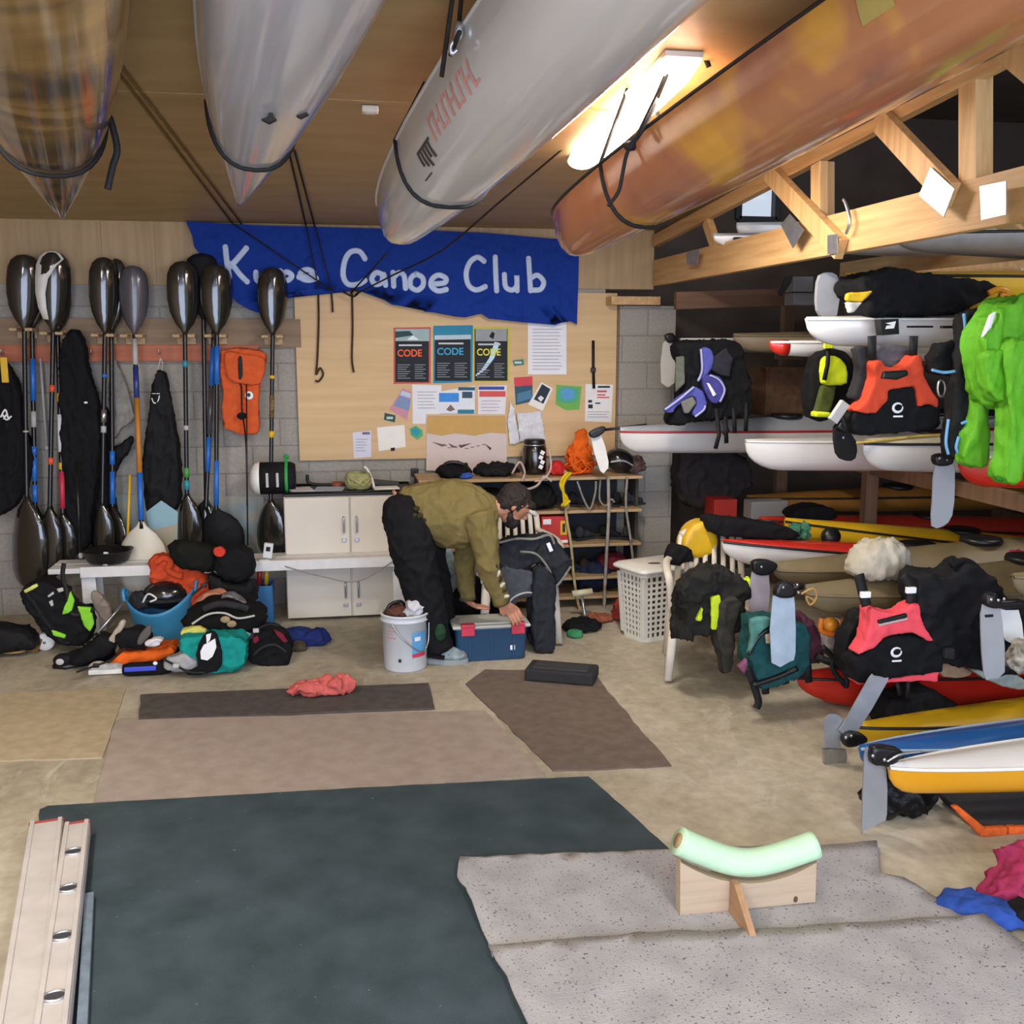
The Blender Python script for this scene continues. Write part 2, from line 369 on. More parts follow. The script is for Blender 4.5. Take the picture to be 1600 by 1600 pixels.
plate(tr, [(1090, 395), (1112, 390), (1108, 412), (1092, 414)])
# second truss deeper in the bay
T2 = TX+1.5
t2, _ = truss(T2, 'darker pine truss further inside the storage bay, seen through the nearest one')
for (ya, za, yb, zb2) in ((5.2, 2.5, 4.4, 2.95), (4.4, 2.95, 3.6, 2.5), (6.6, 2.5, 6.0, 2.85), (6.0, 2.85, 5.4, 2.5), (2.8, 2.5, 3.5, 3.0)):
    build('web', MB().bar((T2, ya, za), (T2, yb, zb2), .045, .09), PINE, t2)
build('nail_plate', MB().box((T2-.03, 4.4, 2.9), (.004, .14, .12)), STEEL, t2)
# cross beam under the loft, with pale tags
bm_ = MB().bar(PY(1380, 448, 5.3), PY(1640, 420, 5.3), .06, .13); cb_ = build('loft_beam', bm_, PINE, None, 'pine cross beam above the top kayak rack with pale tags', 'beam')
for u in (1537, 1600):
    p = PY(u, 432 if u < 1590 else 424, 5.26); build('tag_plate', MB().box(p, (.04, .004, .035)), WPL, cb_)
bb = MB().bar(PY(1055, 470, 7.0), PY(1300, 462, 7.0), .06, .12); build('loft_beam', bb, wood('dark beam', '5a3f2c', '6d4d35', .7, 0, 2), None, 'dark brown cross beam at the back of the storage bay', 'beam')
# fluorescent batten
LY0, LY1, LX = 3.9, 5.55, 1.33
lt = thing('ceiling_light', (LX, 4.7, ceil_z(4.7)), 'long lit fluorescent batten on the plywood ceiling', 'ceiling light')
def cp(x, y, d): return V((x, y, ceil_z(y)-d))
build('light_body', MB().bar(cp(LX, LY0, .012), cp(LX, LY1, .012), .15, .022), WPL, lt)
EM = mat('lit diffuser', 'fff4e0', .5, emit=('fff2dc', 9))
rings = []
for k in range(9):
    y = LY0+.02+(LY1-LY0-.04)*k/8; s = .75 if k in (0, 8) else 1
    rings.append([cp(LX+math.cos(a)*.1*s, y, .024+math.sin(a)*.055*s) for a in [math.pi*j/10 for j in range(11)]])
build('diffuser', MB().loft(rings, True, True), EM, lt)
# small white fitting on the ceiling
p = PY(578, 165, 4.9); y_ = 4.9
for _ in range(6):
    d = ray(578, 165); tt = (ceil_z(0)-CAMZ)/(d.z+.066*d.y); p = CAM+d*tt
sd = thing('smoke_detector', (p.x, p.y, p.z-.03), 'small white square fitting on the plywood ceiling', 'smoke detector')
build('body', MB().box((p.x, p.y, p.z-.017), (.075, .06, .03), None, .008), WPL, sd); build('grille', MB().box((p.x, p.y, p.z-.034), (.045, .03, .006), None, .002), plas('light grey plastic', 'c9c9c4'), sd)
# ================================================================== BACK WALL, LEFT
Yr = 7.63
ra = PY(-120, 548, Yr); rb = PY(405, 556, Yr)
rail = thing('coat_rail', ((ra.x+rb.x)/2, 7.66, ra.z-.06), 'long reddish timber coat rail across the block wall behind the paddles', 'coat rail')
build('board', MB().box(((ra.x+rb.x)/2, 7.675, (ra.z+rb.z)/2), (rb.x-ra.x, .05, .115), None, .004), RAILW, rail)
for u in (6, 145, 250, 375):
    p = PY(u, 552, 7.64); build('hook', MB().tube(spl([p, p+V((0, -.05, -.005)), p+V((0, -.06, .03))]), .005, 6), STEEL, rail)
# ---------------------------------------------------------------- paddles
CARB = mat('glossy carbon weave', '262420', .12, var=.25, ns=90, coat=.6); CARB2 = mat('black shaft', '151515', .3)
WHB = plas('white blade', 'dcdad2', .3); GREYB = mat('grey violet blade', '4d4a50', .3, coat=.3); BONE = plas('bone white blade', 'd4cdbb', .45)
BLU = plas('blue tape', '2a6cc4', .4); YEL = plas('yellow tape', 'e0b21e', .5); RED = plas('red tape', 'c3344a', .5); ORW = plas('orange brown tape', 'b97a2e', .5); GRN = plas('green tape', '4a9a44', .5); TEA = plas('teal tape', '2590a0', .5); ORG = plas('orange tape', 'e0552b', .5); LGR = plas('pale grey tape', 'b7b5b0', .5)
def blade(c, up, L, w, twist, m, edge=None, cup=.05):
    """scooped teardrop wing blade from its neck c, pointing along up"""
    mb = MB(); up = V(up).normalized(); side = up.cross(V((0, 1, 0))).normalized(); R = Matrix.Rotation(twist, 3, up); side = R @ side; nrm = side.cross(up)
    prof = [(0, .10), (.06, .2), (.16, .54), (.3, .82), (.48, .98), (.66, 1), (.82, .95), (.92, .78), (.98, .48), (1, .15)]; w *= 1.16
    rings = []
    for t, ww in prof:
        hw = w/2*ww; c0 = V(c)+up*(L*t); r = []
        for k in range(8):
            s = -1+2*k/7; r.append(c0+side*(hw*s)+nrm*(cup*(s*s*ww-ww*.5)+(.012 if t < .3 else .004)))
        for k in range(7, -1, -1):
            s = -1+2*k/7; r.append(c0+side*(hw*s)+nrm*(cup*(s*s*ww-ww*.5)-(.012 if t < .3 else .004)))
        rings.append(r)
    mb.use(m); mb.loft(rings)
    if edge:
        mb.use(edge); rr = []
        for t, ww in prof[2:]:
            hw = w/2*ww; c0 = V(c)+up*(L*t)+nrm*(cup*ww*.5); q = -.45 if t < .6 else (-.3 if t < .75 else (.15 if t < .85 else .75))
            for_in = c0-side*(hw*q)-nrm*(cup*ww*(1-q*q)+.012); o = c0+side*(hw*1.06); rr.append([o-nrm*.012, for_in-nrm*.006, for_in, o])
        mb.loft(rr)
    return mb
NP = 0
def paddle(tv, tu, nu, nv, bu, bv, bot, w, label, upm, lom, bands=(), Yt=7.50, Yb=7.40, tw=.25, edge=None, lw=None, shaft=CARB2, ltw=.5, ll=None):
    """blade top (tu,tv), blade neck (nu,nv), lower neck (bu,bv), lower blade end (bot)"""
    a = PY(nu, nv, Yt); b = PY(bu, bv, Yb); top = PY(tu, tv, Yt); e = PY(bot[0], bot[1], Yb)
    t = thing('paddle', (e.x, e.y, e.z), label, 'paddle', 'kayak paddles hanging along the back wall')
    build('shaft', MB().tube([a+(a-b).normalized()*.05, a, b, b-(a-b).normalized()*.05], .0155, 10), shaft, t)
    px = mpp(a)
    build('blade', blade(a, top-a, (top-a).length, w*px, tw, upm, edge), None, t)
    build('blade', blade(b, e-b, (e-b).length, (lw or w)*px, ltw, lom), None, t)
    for f0, f1, m in bands:
        p0 = a.lerp(b, f0); p1 = a.lerp(b, f1); build('tape_band', MB().tube([p0, p1], .0185, 10), m, t)
    return t
paddle(398, 40, 38, 518, 42, 775, (42, 918), 46, 'black wing paddle hanging first from the left end of the rail', CARB, CARB, [(.6, .61, LGR)], tw=.3, lw=60)
paddle(403, 47, 50, 516, 55, 790, (72, 900), 44, 'black paddle with blue tape bands behind the first paddle on the left', CARB, CARB, [(.16, .40, BLU), (.46, .55, LGR), (.66, .71, BLU), (.72, .86, BLU), (.88, .98, BLU)], Yt=7.585, Yb=7.47, tw=-.4, lw=40, ltw=1)
paddle(393, 84, 83, 520, 78, 790, (72, 905), 43, 'black paddle with a white edged upper blade', CARB, CARB, [(.30, .34, ORG), (.72, .76, ORG)], tw=.2, edge=WHB, lw=42)
paddle(430, 88, 90, 522, 98, 800, (100, 880), 36, 'paddle with white tape and a red grip, behind the white edged blade', CARB, CARB, [(.33, .38, YEL), (.45, .66, WHI), (.72, .76, YEL), (.77, .98, RED)], Yt=7.58, Yb=7.45, tw=.2)
paddle(402, 163, 164, 524, 160, 785, (158, 875), 39, 'black wing paddle hanging third along, beside the plain grey blade', CARB, CARB, [(.23, .25, BLU), (.44, .52, STEEL), (.54, .58, LGR)], tw=.3, lw=36)
paddle(404, 181, 174, 522, 176, 790, (188, 870), 30, 'black paddle with a blue lower shaft, half hidden behind a wing paddle', CARB, CARB, [(.68, .76, BLU), (.8, .99, BLU)], Yt=7.58, Yb=7.46, tw=-.6, lw=40, ltw=1)
paddle(415, 208, 210, 524, 221, 815, (224, 930), 38, 'paddle with plain grey blade, orange shaft and bone white lower blade', GREYB, BONE, [(.02, .16, LGR), (.17, .34, plas('dark blue tape', '2b3a7c')), (.34, .74, ORW), (.74, .99, BLU)], tw=.1, lw=66, ltw=.1, Yb=7.2)
paddle(408, 287, 289, 524, 292, 770, (296, 868), 44, 'black wing paddle with teal and green tape beside the twin blue shaft paddle', CARB, CARB, [(.16, .2, TEA), (.57, .6, LGR), (.84, .9, GRN), (.92, .98, TEA)], tw=.3, lw=38)
paddle(396, 316, 318, 500, 322, 780, (312, 860), 48, 'plain black paddle mostly hidden behind two blades in front of the banner', GREYB if False else BLK2, CARB, [], Yt=7.585, Yb=7.5, tw=.1)
paddle(413, 339, 339, 524, 338, 795, (350, 868), 42, 'paddle with blue taped shaft and shiny scooped upper blade left of the life jacket', CARB, BLK2, [(.06, .28, BLU), (.72, .98, BLU)], tw=.25, lw=62, ltw=.1)
paddle(450, 334, 334, 522, 322, 790, (318, 868), 20, 'slim paddle with blue and grey shaft slanting behind the twin blue shaft paddle', CARB, CARB, [(.08, .3, BLU), (.31, .58, GREYB), (.6, .8, BLU)], Yt=7.59, Yb=7.46)
paddle(418, 427, 426, 525, 423, 780, (424, 870), 40, 'black wing paddle hanging last on the right beside the pinboard', CARB, CARB, [(.24, .26, YEL), (.36, .5, mat('flecked tape', '6b5a35', .5, var=.9, ns=120)), (.58, .62, YEL), (.82, .84, WHI)], tw=.25, lw=50)
# loose slim shaft in front of the dark wetsuit and a yellow one
def pole(a, b, r, m, label, Y, Y2, tip=None):
    A = PY(*a, Y); B = PY(*b, Y2); t = thing('pole', B, label, 'pole'); build('shaft', MB().tube([A, B], r, 8), m, t)
    build('tip', MB().ell(B, (r*1.8, r*1.8, r*2.4), 10, 8), tip or LGR, t)
pole((119, 722), (126, 868), .009, CARB2, 'thin black pole with pale tip leaning in front of the black wetsuit', 7.3, 7.2)
pole((203, 742), (199, 852), .010, YEL, 'thin yellow pole beside the white bladed paddle', 7.45, 7.35, YEL)
pole((63, 560), (73, 700), .008, LGR, 'thin pale grey pole between the two left paddles', 7.62, 7.6)
pole((385, 600), (387, 850), .005, CARB2, 'thin dark rod standing under the orange life jacket', 7.45, 7.35, CARB2)
# paddle pegs
HOOKW = wood('peg timber', 'a58a66', 'bfa27a', .6, 1, 3)
for u, v, lab in ((37, 515, 'first from the left'), (84, 521, 'under the white edged blade'), (163, 524, 'under the third wing blade'), (208, 525, 'under the plain grey blade'), (289, 525, 'under the blade with teal tape'), (338, 525, 'under the blue taped shaft blade'), (426, 526, 'beside the pinboard')):
    p = PY(u, v, 7.56); t = thing('paddle_hook', p, 'forked wooden paddle peg '+lab, 'paddle hook', 'wooden paddle pegs')
    for s in (-1, 1): build('prong', MB().box((p.x+s*.05, 7.56, p.z), (.05, .16, .022), None, .006), HOOKW, t)
    build('backing', MB().box((p.x, 7.645, p.z-.02), (.13, .025, .08), None, .004), HOOKW, t)
# ---------------------------------------------------------------- garments on the rail
def garment(name, pts, Y, th, m, label, cat, amp=.012, sc=(14, 14, 4), seed=1, k=3, **kw):
    return build(name, puff(smo(pts, k), Y, th, .011, 5, amp, sc, seed, **kw), m, None, label, cat)
RT_ = thing('wetsuit', PY(20, 780, 7.5), 'black wetsuit with a yellow strap hanging at the far left end', 'wetsuit')
build('suit_body', puff(smo([(-40, 570), (0, 565), (14, 572), (30, 605), (36, 660), (52, 700), (48, 740), (22, 790), (-40, 790)], 3), 7.52, .12, .012, 5, .014, (14, 14, 4), 1), BLK, RT_)
build('strap', MB().box(PY(7, 578, 7.44), (.045, .012, .17), None, .004), YEL, RT_)
lg = MB()
for a, b, c_ in (((1, 652), (8, 640), (12, 650)), ((4, 648), (10, 656), (18, 650)), ((6, 655), (10, 648), (14, 656))): lg.tube(spl(yline([a, b, c_], 7.437)), .006, 6)
build('logo', lg, WHI, RT_)
W2 = thing('wetsuit', PY(130, 760, 7.5), 'tall black wetsuit hanging between the white edged paddle and the third wing paddle', 'wetsuit')
build('suit_body', puff(smo([(97, 540), (108, 522), (122, 518), (133, 540), (138, 575), (150, 610), (157, 660), (158, 720), (150, 780), (140, 850), (118, 860), (105, 800), (100, 700), (95, 600)], 3), 7.53, .13, .012, 5, .014, (14, 14, 4), 2), BLK, W2)
build('badge', MB().ell(PY(134, 629, 7.45), (.014, .004, .008), 10, 6), WHI, W2)
W3 = thing('spray_jacket', PY(250, 790, 7.5), 'black pointed spray top with small white emblem, hanging mid rail', 'wetsuit')
build('suit_body', puff(smo([(247, 583), (252, 578), (258, 585), (266, 620), (276, 680), (282, 740), (280, 785), (268, 798), (252, 786), (240, 800), (229, 790), (226, 740), (232, 670), (238, 615)], 3), 7.53, .11, .012, 4, .014, (14, 14, 4), 3), BLK2, W3)
em = MB().tube(spl(yline([(237, 622), (241, 630), (247, 626), (249, 618)], 7.468)), .004, 6); em.tube(yline([(237, 615), (250, 615)], 7.468), .003, 6); build('emblem', em, WHI, W3)
build('hanging_loop', MB().tube(spl(yline([(244, 585), (249, 568), (251, 560), (254, 570), (252, 585)], 7.56)), .004, 6), LGR, W3)
garment('wetsuit', [(155, 640), (172, 650), (178, 700), (205, 680), (204, 700), (180, 740), (182, 850), (146, 850), (150, 740)], 7.6, .07, BLK2, 'dark wetsuit hanging close to the wall behind the third wing paddle', 'wetsuit', seed=4)
garment('towel', [(172, 570), (186, 572), (196, 600), (206, 640), (207, 655), (190, 668), (176, 680)], 7.62, .04, fab('grey cloth', '8d8a84'), 'small grey cloth hanging behind the orange shafted paddle', 'cloth', seed=5)
# orange life jacket
LJ = thing('life_jacket', PY(378, 676, 7.5), 'old orange foam life jacket hanging on the rail below the banner', 'life jacket')
ORJ = fab('orange canvas', 'cf5a2e', .1)
build('front_panel', puff(smo([(347, 548), (398, 547), (416, 556), (410, 590), (406, 600), (404, 640), (402, 678), (352, 668), (349, 610)], 2), 7.55, .10, .011, 4, .006, (8, 8, 8), 6), ORJ, LJ)
build('collar', puff(smo([(352, 550), (378, 553), (413, 560), (408, 598), (382, 600), (356, 590)], 2), 7.49, .05, .009, 3, .005, (9, 9, 9), 7), ORJ, LJ)
build('neck_opening', puff(smo([(372, 560), (378, 558), (379, 588), (373, 592)], 2), 7.462, .012, .006, 2), CHAR, LJ)
build('tie_cord', MB().tube(spl(yline([(374, 600), (377, 605), (378, 640), (380, 655), (384, 690), (386, 760), (386, 790)], 7.46)), .005, 6), BLK, LJ)
build('toggle', MB().ell(PY(378, 650, 7.45), (.035, .015, .025), 10, 8), BLK, LJ)
bd = MB(); bd.use(WHI); bd.ell(PY(389, 618, 7.485), (.03, .006, .03), 16, 8); bd.use(BPL); bd.ell(PY(389, 617, 7.479), (.012, .004, .014), 12, 6); build('badge', bd, None, LJ)
# map poster low on the wall behind the paddles
def sheet(name, pts, Y, col, label, cat, marks=(), texts=(), group=None, th=.0012):
    mb = MB().use(mat('paper '+col, col, .8, var=.03)); P = [PY(u, v, Y) for u, v in pts]
    mb.prism(P, (0, th, 0)); nq = 0
    for q, c in marks:
        if len(q) == 2: (a, b), (c2, d) = q; q = [(a, b), (c2, b), (c2, d), (a, d)]
        nq += 1; quad_at(mb, mat('ink '+c, c, .8, var=.05), q, Y, .0006+.00025*nq)
    for s, u0, u1, v0, v1, c, bold in texts: text_at(mb, mat('ink '+c, c, .8, var=.05), s, u0, u1, v0, v1, Y, .0012+.00025*nq, bold)
    return build(name, mb, None, None, label, cat, group)
mp_ = MB().use(mat('faded map print', '7c98a0', .8, ns=6, col2='b2a790', var=.3)); P = yline([(150, 772), (412, 776), (412, 868), (150, 868)], 7.685); mp_.prism(P, (0, .004, 0)); build('wall_map', mp_, None, None, 'faded blue and tan chart low on the wall behind the paddles', 'poster')
sheet('chart_sheet', [(228, 800), (252, 782), (278, 800), (277, 850), (262, 872), (238, 850)], 7.42, '8fb2bd', 'pale blue chart sheet hanging below the pointed spray top', 'poster', [([(232, 830), (277, 818), (276, 850), (262, 868), (240, 850)], 'a9a08c')])
# white and black float with green strap
fl = thing('float_bag', PY(430, 770, 7.4), 'black and white roll with a green strap beside the cabinets', 'bag')
c = PY(428, 747, 7.4); Rl = Matrix.Rotation(math.pi/2, 3, 'Y')
build('roll', MB().lathe([(.01, -.12), (.09, -.125), (.115, -.10), (.115, .12), (.10, .15), (.01, .155)], c, 24, True, Rl), BLK2, fl)
build('end_cap', MB().lathe([(.01, -.165), (.07, -.16), (.11, -.13), (.118, -.10), (.116, -.095)], c, 24, True, Rl), WPL, fl)
build('strap', MB().tube([c+V((.09, .122*math.sin(a), .122*math.cos(a))) for a in [2*math.pi*k/24 for k in range(24)]], .013, 6, .4, True), plas('green strap', '2f9a45', .6), fl)
build('strap_tail', MB().tube(spl([c+V((.09, -.02, .12)), c+V((.085, -.03, .16)), c+V((.11, -.04, .15))]), .012, 6), plas('green strap', ''), fl)
for dx in (-.04, .03): build('print_mark', MB().box(c+V((dx, -.117, .0)), (.018, .004, .10), None, .001), LGR, fl)
# ---------------------------------------------------------------- bench
BY = 6.95
A = PY(74, 885, BY); B = PY(640, 886, BY); zt2 = PY(300, 878, BY).z; zb2 = PY(300, 894, BY).z
bn = thing('bench', (A.x, BY, 0), 'long white painted bench in front of the paddles and cabinets', 'bench')
WPT = mat('white paint', 'dcdad6', .55, var=.05, ns=20)
for k in range(2): build('seat_plank', MB().box(((A.x+B.x)/2, BY+.07+k*.16, zt2-.035), (B.x-A.x, .145, .035), None, .004), WPT, bn)
build('front_rail', MB().box(((A.x+B.x)/2+.1, BY+.0, (zt2+zb2)/2-.01), (B.x-A.x-.2, .022, .07), None, .003), WPT, bn)
for u in (138, 625):
    x = PY(u, 930, BY).x
    for dy in (.05, .25): build('leg', MB().box((x, BY+dy, (zt2-.05)/2), (.09, .04, zt2-.05), None, .003), WPT, bn)
# ---------------------------------------------------------------- cabinets
CY = 7.18; CW = mat('off white laminate', 'd6cdbd', .5, var=.03, ns=4)
xl = PY(446, 870, CY).x; xm = PY(548.5, 870, CY).x; xr = xm+(xm-xl)
z0 = .02; z1 = PY(500, 877, CY).z; z2 = PY(500, 776, CY).z
for (za, zb_, lab, hl) in ((z0, z1-.01, 'lower white two door cabinet standing on the floor', .8), (z1+.012, z2, 'upper white two door cabinet stacked on another below the pinboard', .25)):
    t = thing('storage_cabinet', ((xl+xr)/2, 7.4, za), lab, 'cabinet')
    build('body', MB().box(((xl+xr)/2, 7.42, (za+zb_)/2), (xr-xl, .44, zb_-za), None, .003), CW, t)
    for s, xa, xb in ((1, xl, xm), (-1, xm, xr)):
        d = build('door', MB().box(((xa+xb)/2, CY+.008, (za+zb_)/2), (xb-xa-.012, .02, zb_-za-.012), None, .003), CW, t)
        hx = xm-s*.045; hz = za+(zb_-za)*(.55 if hl < .5 else .5)
        build('handle', MB().tube(spl([V((hx, CY-.002, hz-.055)), V((hx, CY-.025, hz-.045)), V((hx, CY-.027, hz+.045)), V((hx, CY-.002, hz+.055))]), .007, 6), STEEL, d)
        build('latch', MB().box((hx, CY-.008, hz-.11), (.03, .02, .025), None, .003), STEEL, d)
top = thing('tray', ((xl+xr)/2-.04, 7.4, z2), 'flat black tray lying on top of the white cabinets', 'tray')
build('tray_base', MB().box(((xl+xr)/2, 7.4, z2+.012), (xr-xl+.0, .44, .02), None, .006), BPL, top)
build('rim', MB().tube([V((xl+.01, 7.19, z2+.028)), V((xr-.01, 7.19, z2+.028)), V((xr-.01, 7.61, z2+.028)), V((xl+.01, 7.61, z2+.028))], .008, 6, 1, True), BPL, top)
zt3 = z2+.026
for (u, w, l, col, rz_, lab) in ((470, .16, .22, 'c9ccd2', .2, 'crumpled pale leaflet at the left end of the cabinet top'), (515, .2, .2, 'aab3c4', -.15, 'bluish leaflet lying in the middle of the cabinet top'), (603, .18, .12, 'e8e4da', .1, 'white notepad at the right end of the cabinet top')):
    x = PY(u, 768, 7.3).x; mb = MB().box((0, 0, .006), (w, l, .010), Matrix.Rotation(rz_, 3, 'Z')); mb.disp(lambda p: V((x, 7.32, zt3))); build('leaflet', mb, mat('paper '+col, col, .8), None, lab, 'leaflet')
rc = PY(560, 757, 7.36); coil = MB()
for k in range(9):
    a = k*.7; R = Matrix.Rotation(a, 3, 'Z') @ Matrix.Rotation(.5+.2*math.sin(k*2.1), 3, 'X')
    coil.tube([rc+V((0, 0, .0))+R @ V((.085*math.cos(q), .085*math.sin(q), .01*math.sin(3*q))) for q in [2*math.pi*j/20 for j in range(20)]], .014, 6, 1, True)
zmn = min(p.z for p in coil.v); coil.disp(lambda p: V((0, 0, zt3-zmn))); build('rope_coil', coil, fab('pale green rope', 'a3a06e'), None, 'ball of pale green rope on the cabinet top', 'rope')
x = PY(580, 755, 7.38).x; build('bracket', MB().tube(spl([V((x+.02, 7.36, zt3+.006)), V((x, 7.36, zt3+.08)), V((x-.03, 7.36, zt3+.14)), V((x-.05, 7.36, zt3+.155))]), .009, 8), WPL, None, 'bent white plastic bracket beside the rope ball', 'bracket')
x = PY(487, 762, 7.42).x; build('clamp', MB().tube(spl([V((x-.03, 7.5, zt3+.09)), V((x-.02, 7.5, zt3+.03)), V((x+.08, 7.48, zt3+.015)), V((x+.2, 7.46, zt3+.02))]), .012, 8), BPL, None, 'black curved clamp lying behind the leaflets on the cabinet top', 'tool')
x = PY(528, 762, 7.42).x; build('cap_lid', MB().lathe([(.001, 0), (.05, 0), (.05, .025), (.04, .035), (.001, .035)], (x, 7.48, zt3), 18), plas('dull red', '8d4630', .6), None, 'dull red round lid on the cabinet top left of the rope ball', 'lid')
x = PY(600, 762, 7.42).x; build('folder', MB().box((0, 0, .012), (.22, .16, .022), Matrix.Rotation(.12, 3, 'Y'), .003).disp(lambda p: V((x, 7.46, zt3+.012))), BPL, None, 'black folder propped at the right end of the cabinet top', 'folder')
p = PY(648, 738, 7.68); sk = thing('wall_socket', p, 'small black box fixed to the wall under the pinboard', 'socket'); build('box', MB().box(p, (.055, .04, .06), None, .004), BPL, sk); build('switch', MB().box(p+V((0, -.022, 0)), (.02, .006, .03), None, .002), CHAR, sk)
cord('cable', yline([(620, 873), (560, 908), (500, 900), (445, 885)], 6.92), .004, plas('grey cable', '8d877c', .6), 'thin cable sagging across the lower cabinet doors', 'cable')
# ---------------------------------------------------------------- banner
NAVY = fab('royal blue cloth', '12348a', .1, .8, .15)
BNY = 7.60
out = [(290, 345), (400, 352), (600, 357), (760, 364), (905, 376), (904, 440), (902, 507)]
sc_ = [(893, 502), (880, 503), (868, 508), (858, 507), (846, 499), (836, 497), (822, 503), (812, 503), (800, 495), (788, 493), (776, 499), (764, 498), (752, 490), (740, 488), (726, 496), (714, 495), (702, 486), (690, 483), (676, 488), (664, 487), (652, 478), (640, 475), (626, 478), (612, 476), (596, 466), (580, 459), (560, 454), (520, 452), (480, 452), (464, 456), (440, 470), (420, 480), (404, 489), (390, 484), (372, 474), (355, 455), (330, 420), (303, 385), (300, 368)]
poly = out+sc_
bm = bmesh.new(); vs = [bm.verts.new(PY(u, v, BNY)) for u, v in poly]; f = bm.faces.new(vs); bmesh.ops.triangulate(bm, faces=[f])
bmesh.ops.subdivide_edges(bm, edges=bm.edges[:], cuts=3, use_grid_fill=True)
bm.verts.index_update(); mb = MB(); mb.add([v.co.copy() for v in bm.verts], [[v.index for v in f.verts] for f in bm.faces]); bm.free()
def bnw(p): return .008*math.sin(p.x*5)+.005*math.sin(p.x*11+p.z*6)
mb.disp(lambda p: V((0, bnw(p), 0)))
back = [p+V((0, .004, 0)) for p in mb.v]; n0 = len(mb.v); fs = [tuple(i for i in f[::-1]) for f in mb.f]; mb.add(back, fs)
bn_ = build('banner', mb, NAVY, None, 'big blue cloth banner with pale hand painted club lettering, scalloped lower edge', 'banner', fix=False)
PALE = mat('pale painted letters', 'b9c9e6', .75, var=.08, ns=20)
LW = .021
def letters(name, strokes):
    mb = MB()
    for s in strokes:
        pts = spl(yline(s, BNY), 5); pts = [V((p.x, BNY+bnw(p)-.004, p.z)) for p in pts]; mb.tube(pts, LW, 8, .22, up=(0, 1, 0))
        for e in (pts[0], pts[-1]): mb.ell(e, (LW, LW*.22, LW), 10, 6)
    return build(name, mb, PALE, bn_)
KX = lambda pts: zc(280, 330, 2.5, pts)
letters('lettering', [KX(s) for s in (
    [(180, 140), (186, 200), (195, 260)], [(262, 145), (232, 180), (200, 215)], [(205, 205), (235, 245), (265, 275)],
    [(300, 240), (303, 268), (325, 275), (345, 262), (352, 240), (354, 275)],
    [(395, 235), (398, 290)], [(398, 250), (420, 238), (440, 252), (425, 270), (400, 268)],
    [(468, 258), (510, 252), (525, 240), (500, 228), (475, 240), (478, 262), (505, 270), (535, 262)])])
letters('lettering', [KX(s) for s in (
    [(725, 185), (705, 158), (672, 158), (648, 190), (640, 250), (660, 285), (700, 285), (725, 270)],
    [(795, 248), (770, 240), (752, 262), (765, 285), (790, 278), (798, 245), (806, 288)],
    [(835, 240), (838, 292)], [(838, 258), (858, 240), (878, 252), (884, 300)],
    [(925, 245), (905, 262), (905, 295), (930, 308), (952, 290), (950, 260), (925, 245)],
    [(985, 285), (1035, 280), (1040, 262), (1012, 250), (988, 265), (984, 292), (1010, 312), (1042, 306)])])
letters('lettering', [KX(s) for s in (
    [(1190, 195), (1165, 180), (1135, 200), (1120, 245), (1130, 290), (1160, 308), (1195, 295)],
    [(1234, 180), (1236, 240), (1240, 310)],
    [(1270, 248), (1275, 295), (1300, 308), (1318, 290), (1318, 250), (1320, 310)],
    [(1365, 185), (1368, 240), (1372, 310)], [(1372, 262), (1400, 250), (1424, 275), (1412, 305), (1378, 308)])])
# ---------------------------------------------------------------- pinboard and papers
BDY = 7.665
pa = PY(468, 716, BDY); pb = PY(965, 458, BDY); pc = PY(964, 716, BDY)
build('pinboard', MB().box(((pa.x+pb.x)/2, BDY+.012, (pa.z+pb.z)/2-.01), (pb.x-pa.x, .022, pb.z-pa.z+.02), None, .003), BOARD, None, 'large pale plywood pinboard covered with posters and notes', 'pinboard')
PY_ = BDY-.0012
def poster(pts, edge, title, tcol, label, pic):
    x0, y0 = pts[0]; x1, y1 = pts[2]
    mk = [(((x0+2.5), (y0+3)), ((x1-3), (y1-2)))]
    marks = [(((x0+2.5, y0+3), (x1-3, y1-2)), '20242a')]+pic
    for i in range(7): marks.append((((x0+6, y0+(y1-y0)*(.66+.04*i)), (x0+26-(i % 3)*3, y0+(y1-y0)*(.66+.04*i)+1.2)), '8a8f98')); marks.append((((x0+33, y0+(y1-y0)*(.66+.04*i)), (x1-8-(i % 2)*4, y0+(y1-y0)*(.66+.04*i)+1.2)), '8a8f98'))
    marks.append((((x0+8, y0+(y1-y0)*.30), (x1-14, y0+(y1-y0)*.33)), 'c8ccd0'))
    sheet('poster', pts, PY_, edge, label, 'poster', marks, [(title, x0+6, x1-14, y0+(y1-y0)*.39, y0+(y1-y0)*.52, tcol, .02)], 'boating code posters')
poster([(615, 512), (673, 511), (673, 599), (615, 600)], 'c75a48', 'CODE', 'f0683c', 'dark poster with orange CODE lettering, first of the three', [(((618, 514), (671, 533)), '9fb5b8'), ([(618, 518), (640, 517), (646, 524), (618, 528)], '2d4a4c'), ([(636, 531), (645, 524), (655, 531)], 'e8eeee')])
poster([(677, 509), (739, 508), (738, 597), (677, 599)], '2f86a8', 'CODE', '3fa6d0', 'dark poster with blue CODE lettering, middle of the three', [(((679, 511), (736, 524)), '2f86a8'), ([(679, 524), (736, 523), (736, 530), (679, 531)], 'b9ccd4')])
poster([(739, 511), (797, 511), (796, 597), (740, 597)], 'c4bd4a', 'CODE', 'e2de3a', 'dark poster with yellow CODE lettering and white spray, last of the three', [(((743, 514), (792, 533)), '9a9ea2'), ([(764, 526), (769, 518), (773, 521), (771, 530)], '15171a'), ([(743, 586), (752, 578), (764, 560), (773, 534), (781, 536), (772, 560), (758, 578), (744, 588)], 'c4e2f2')])
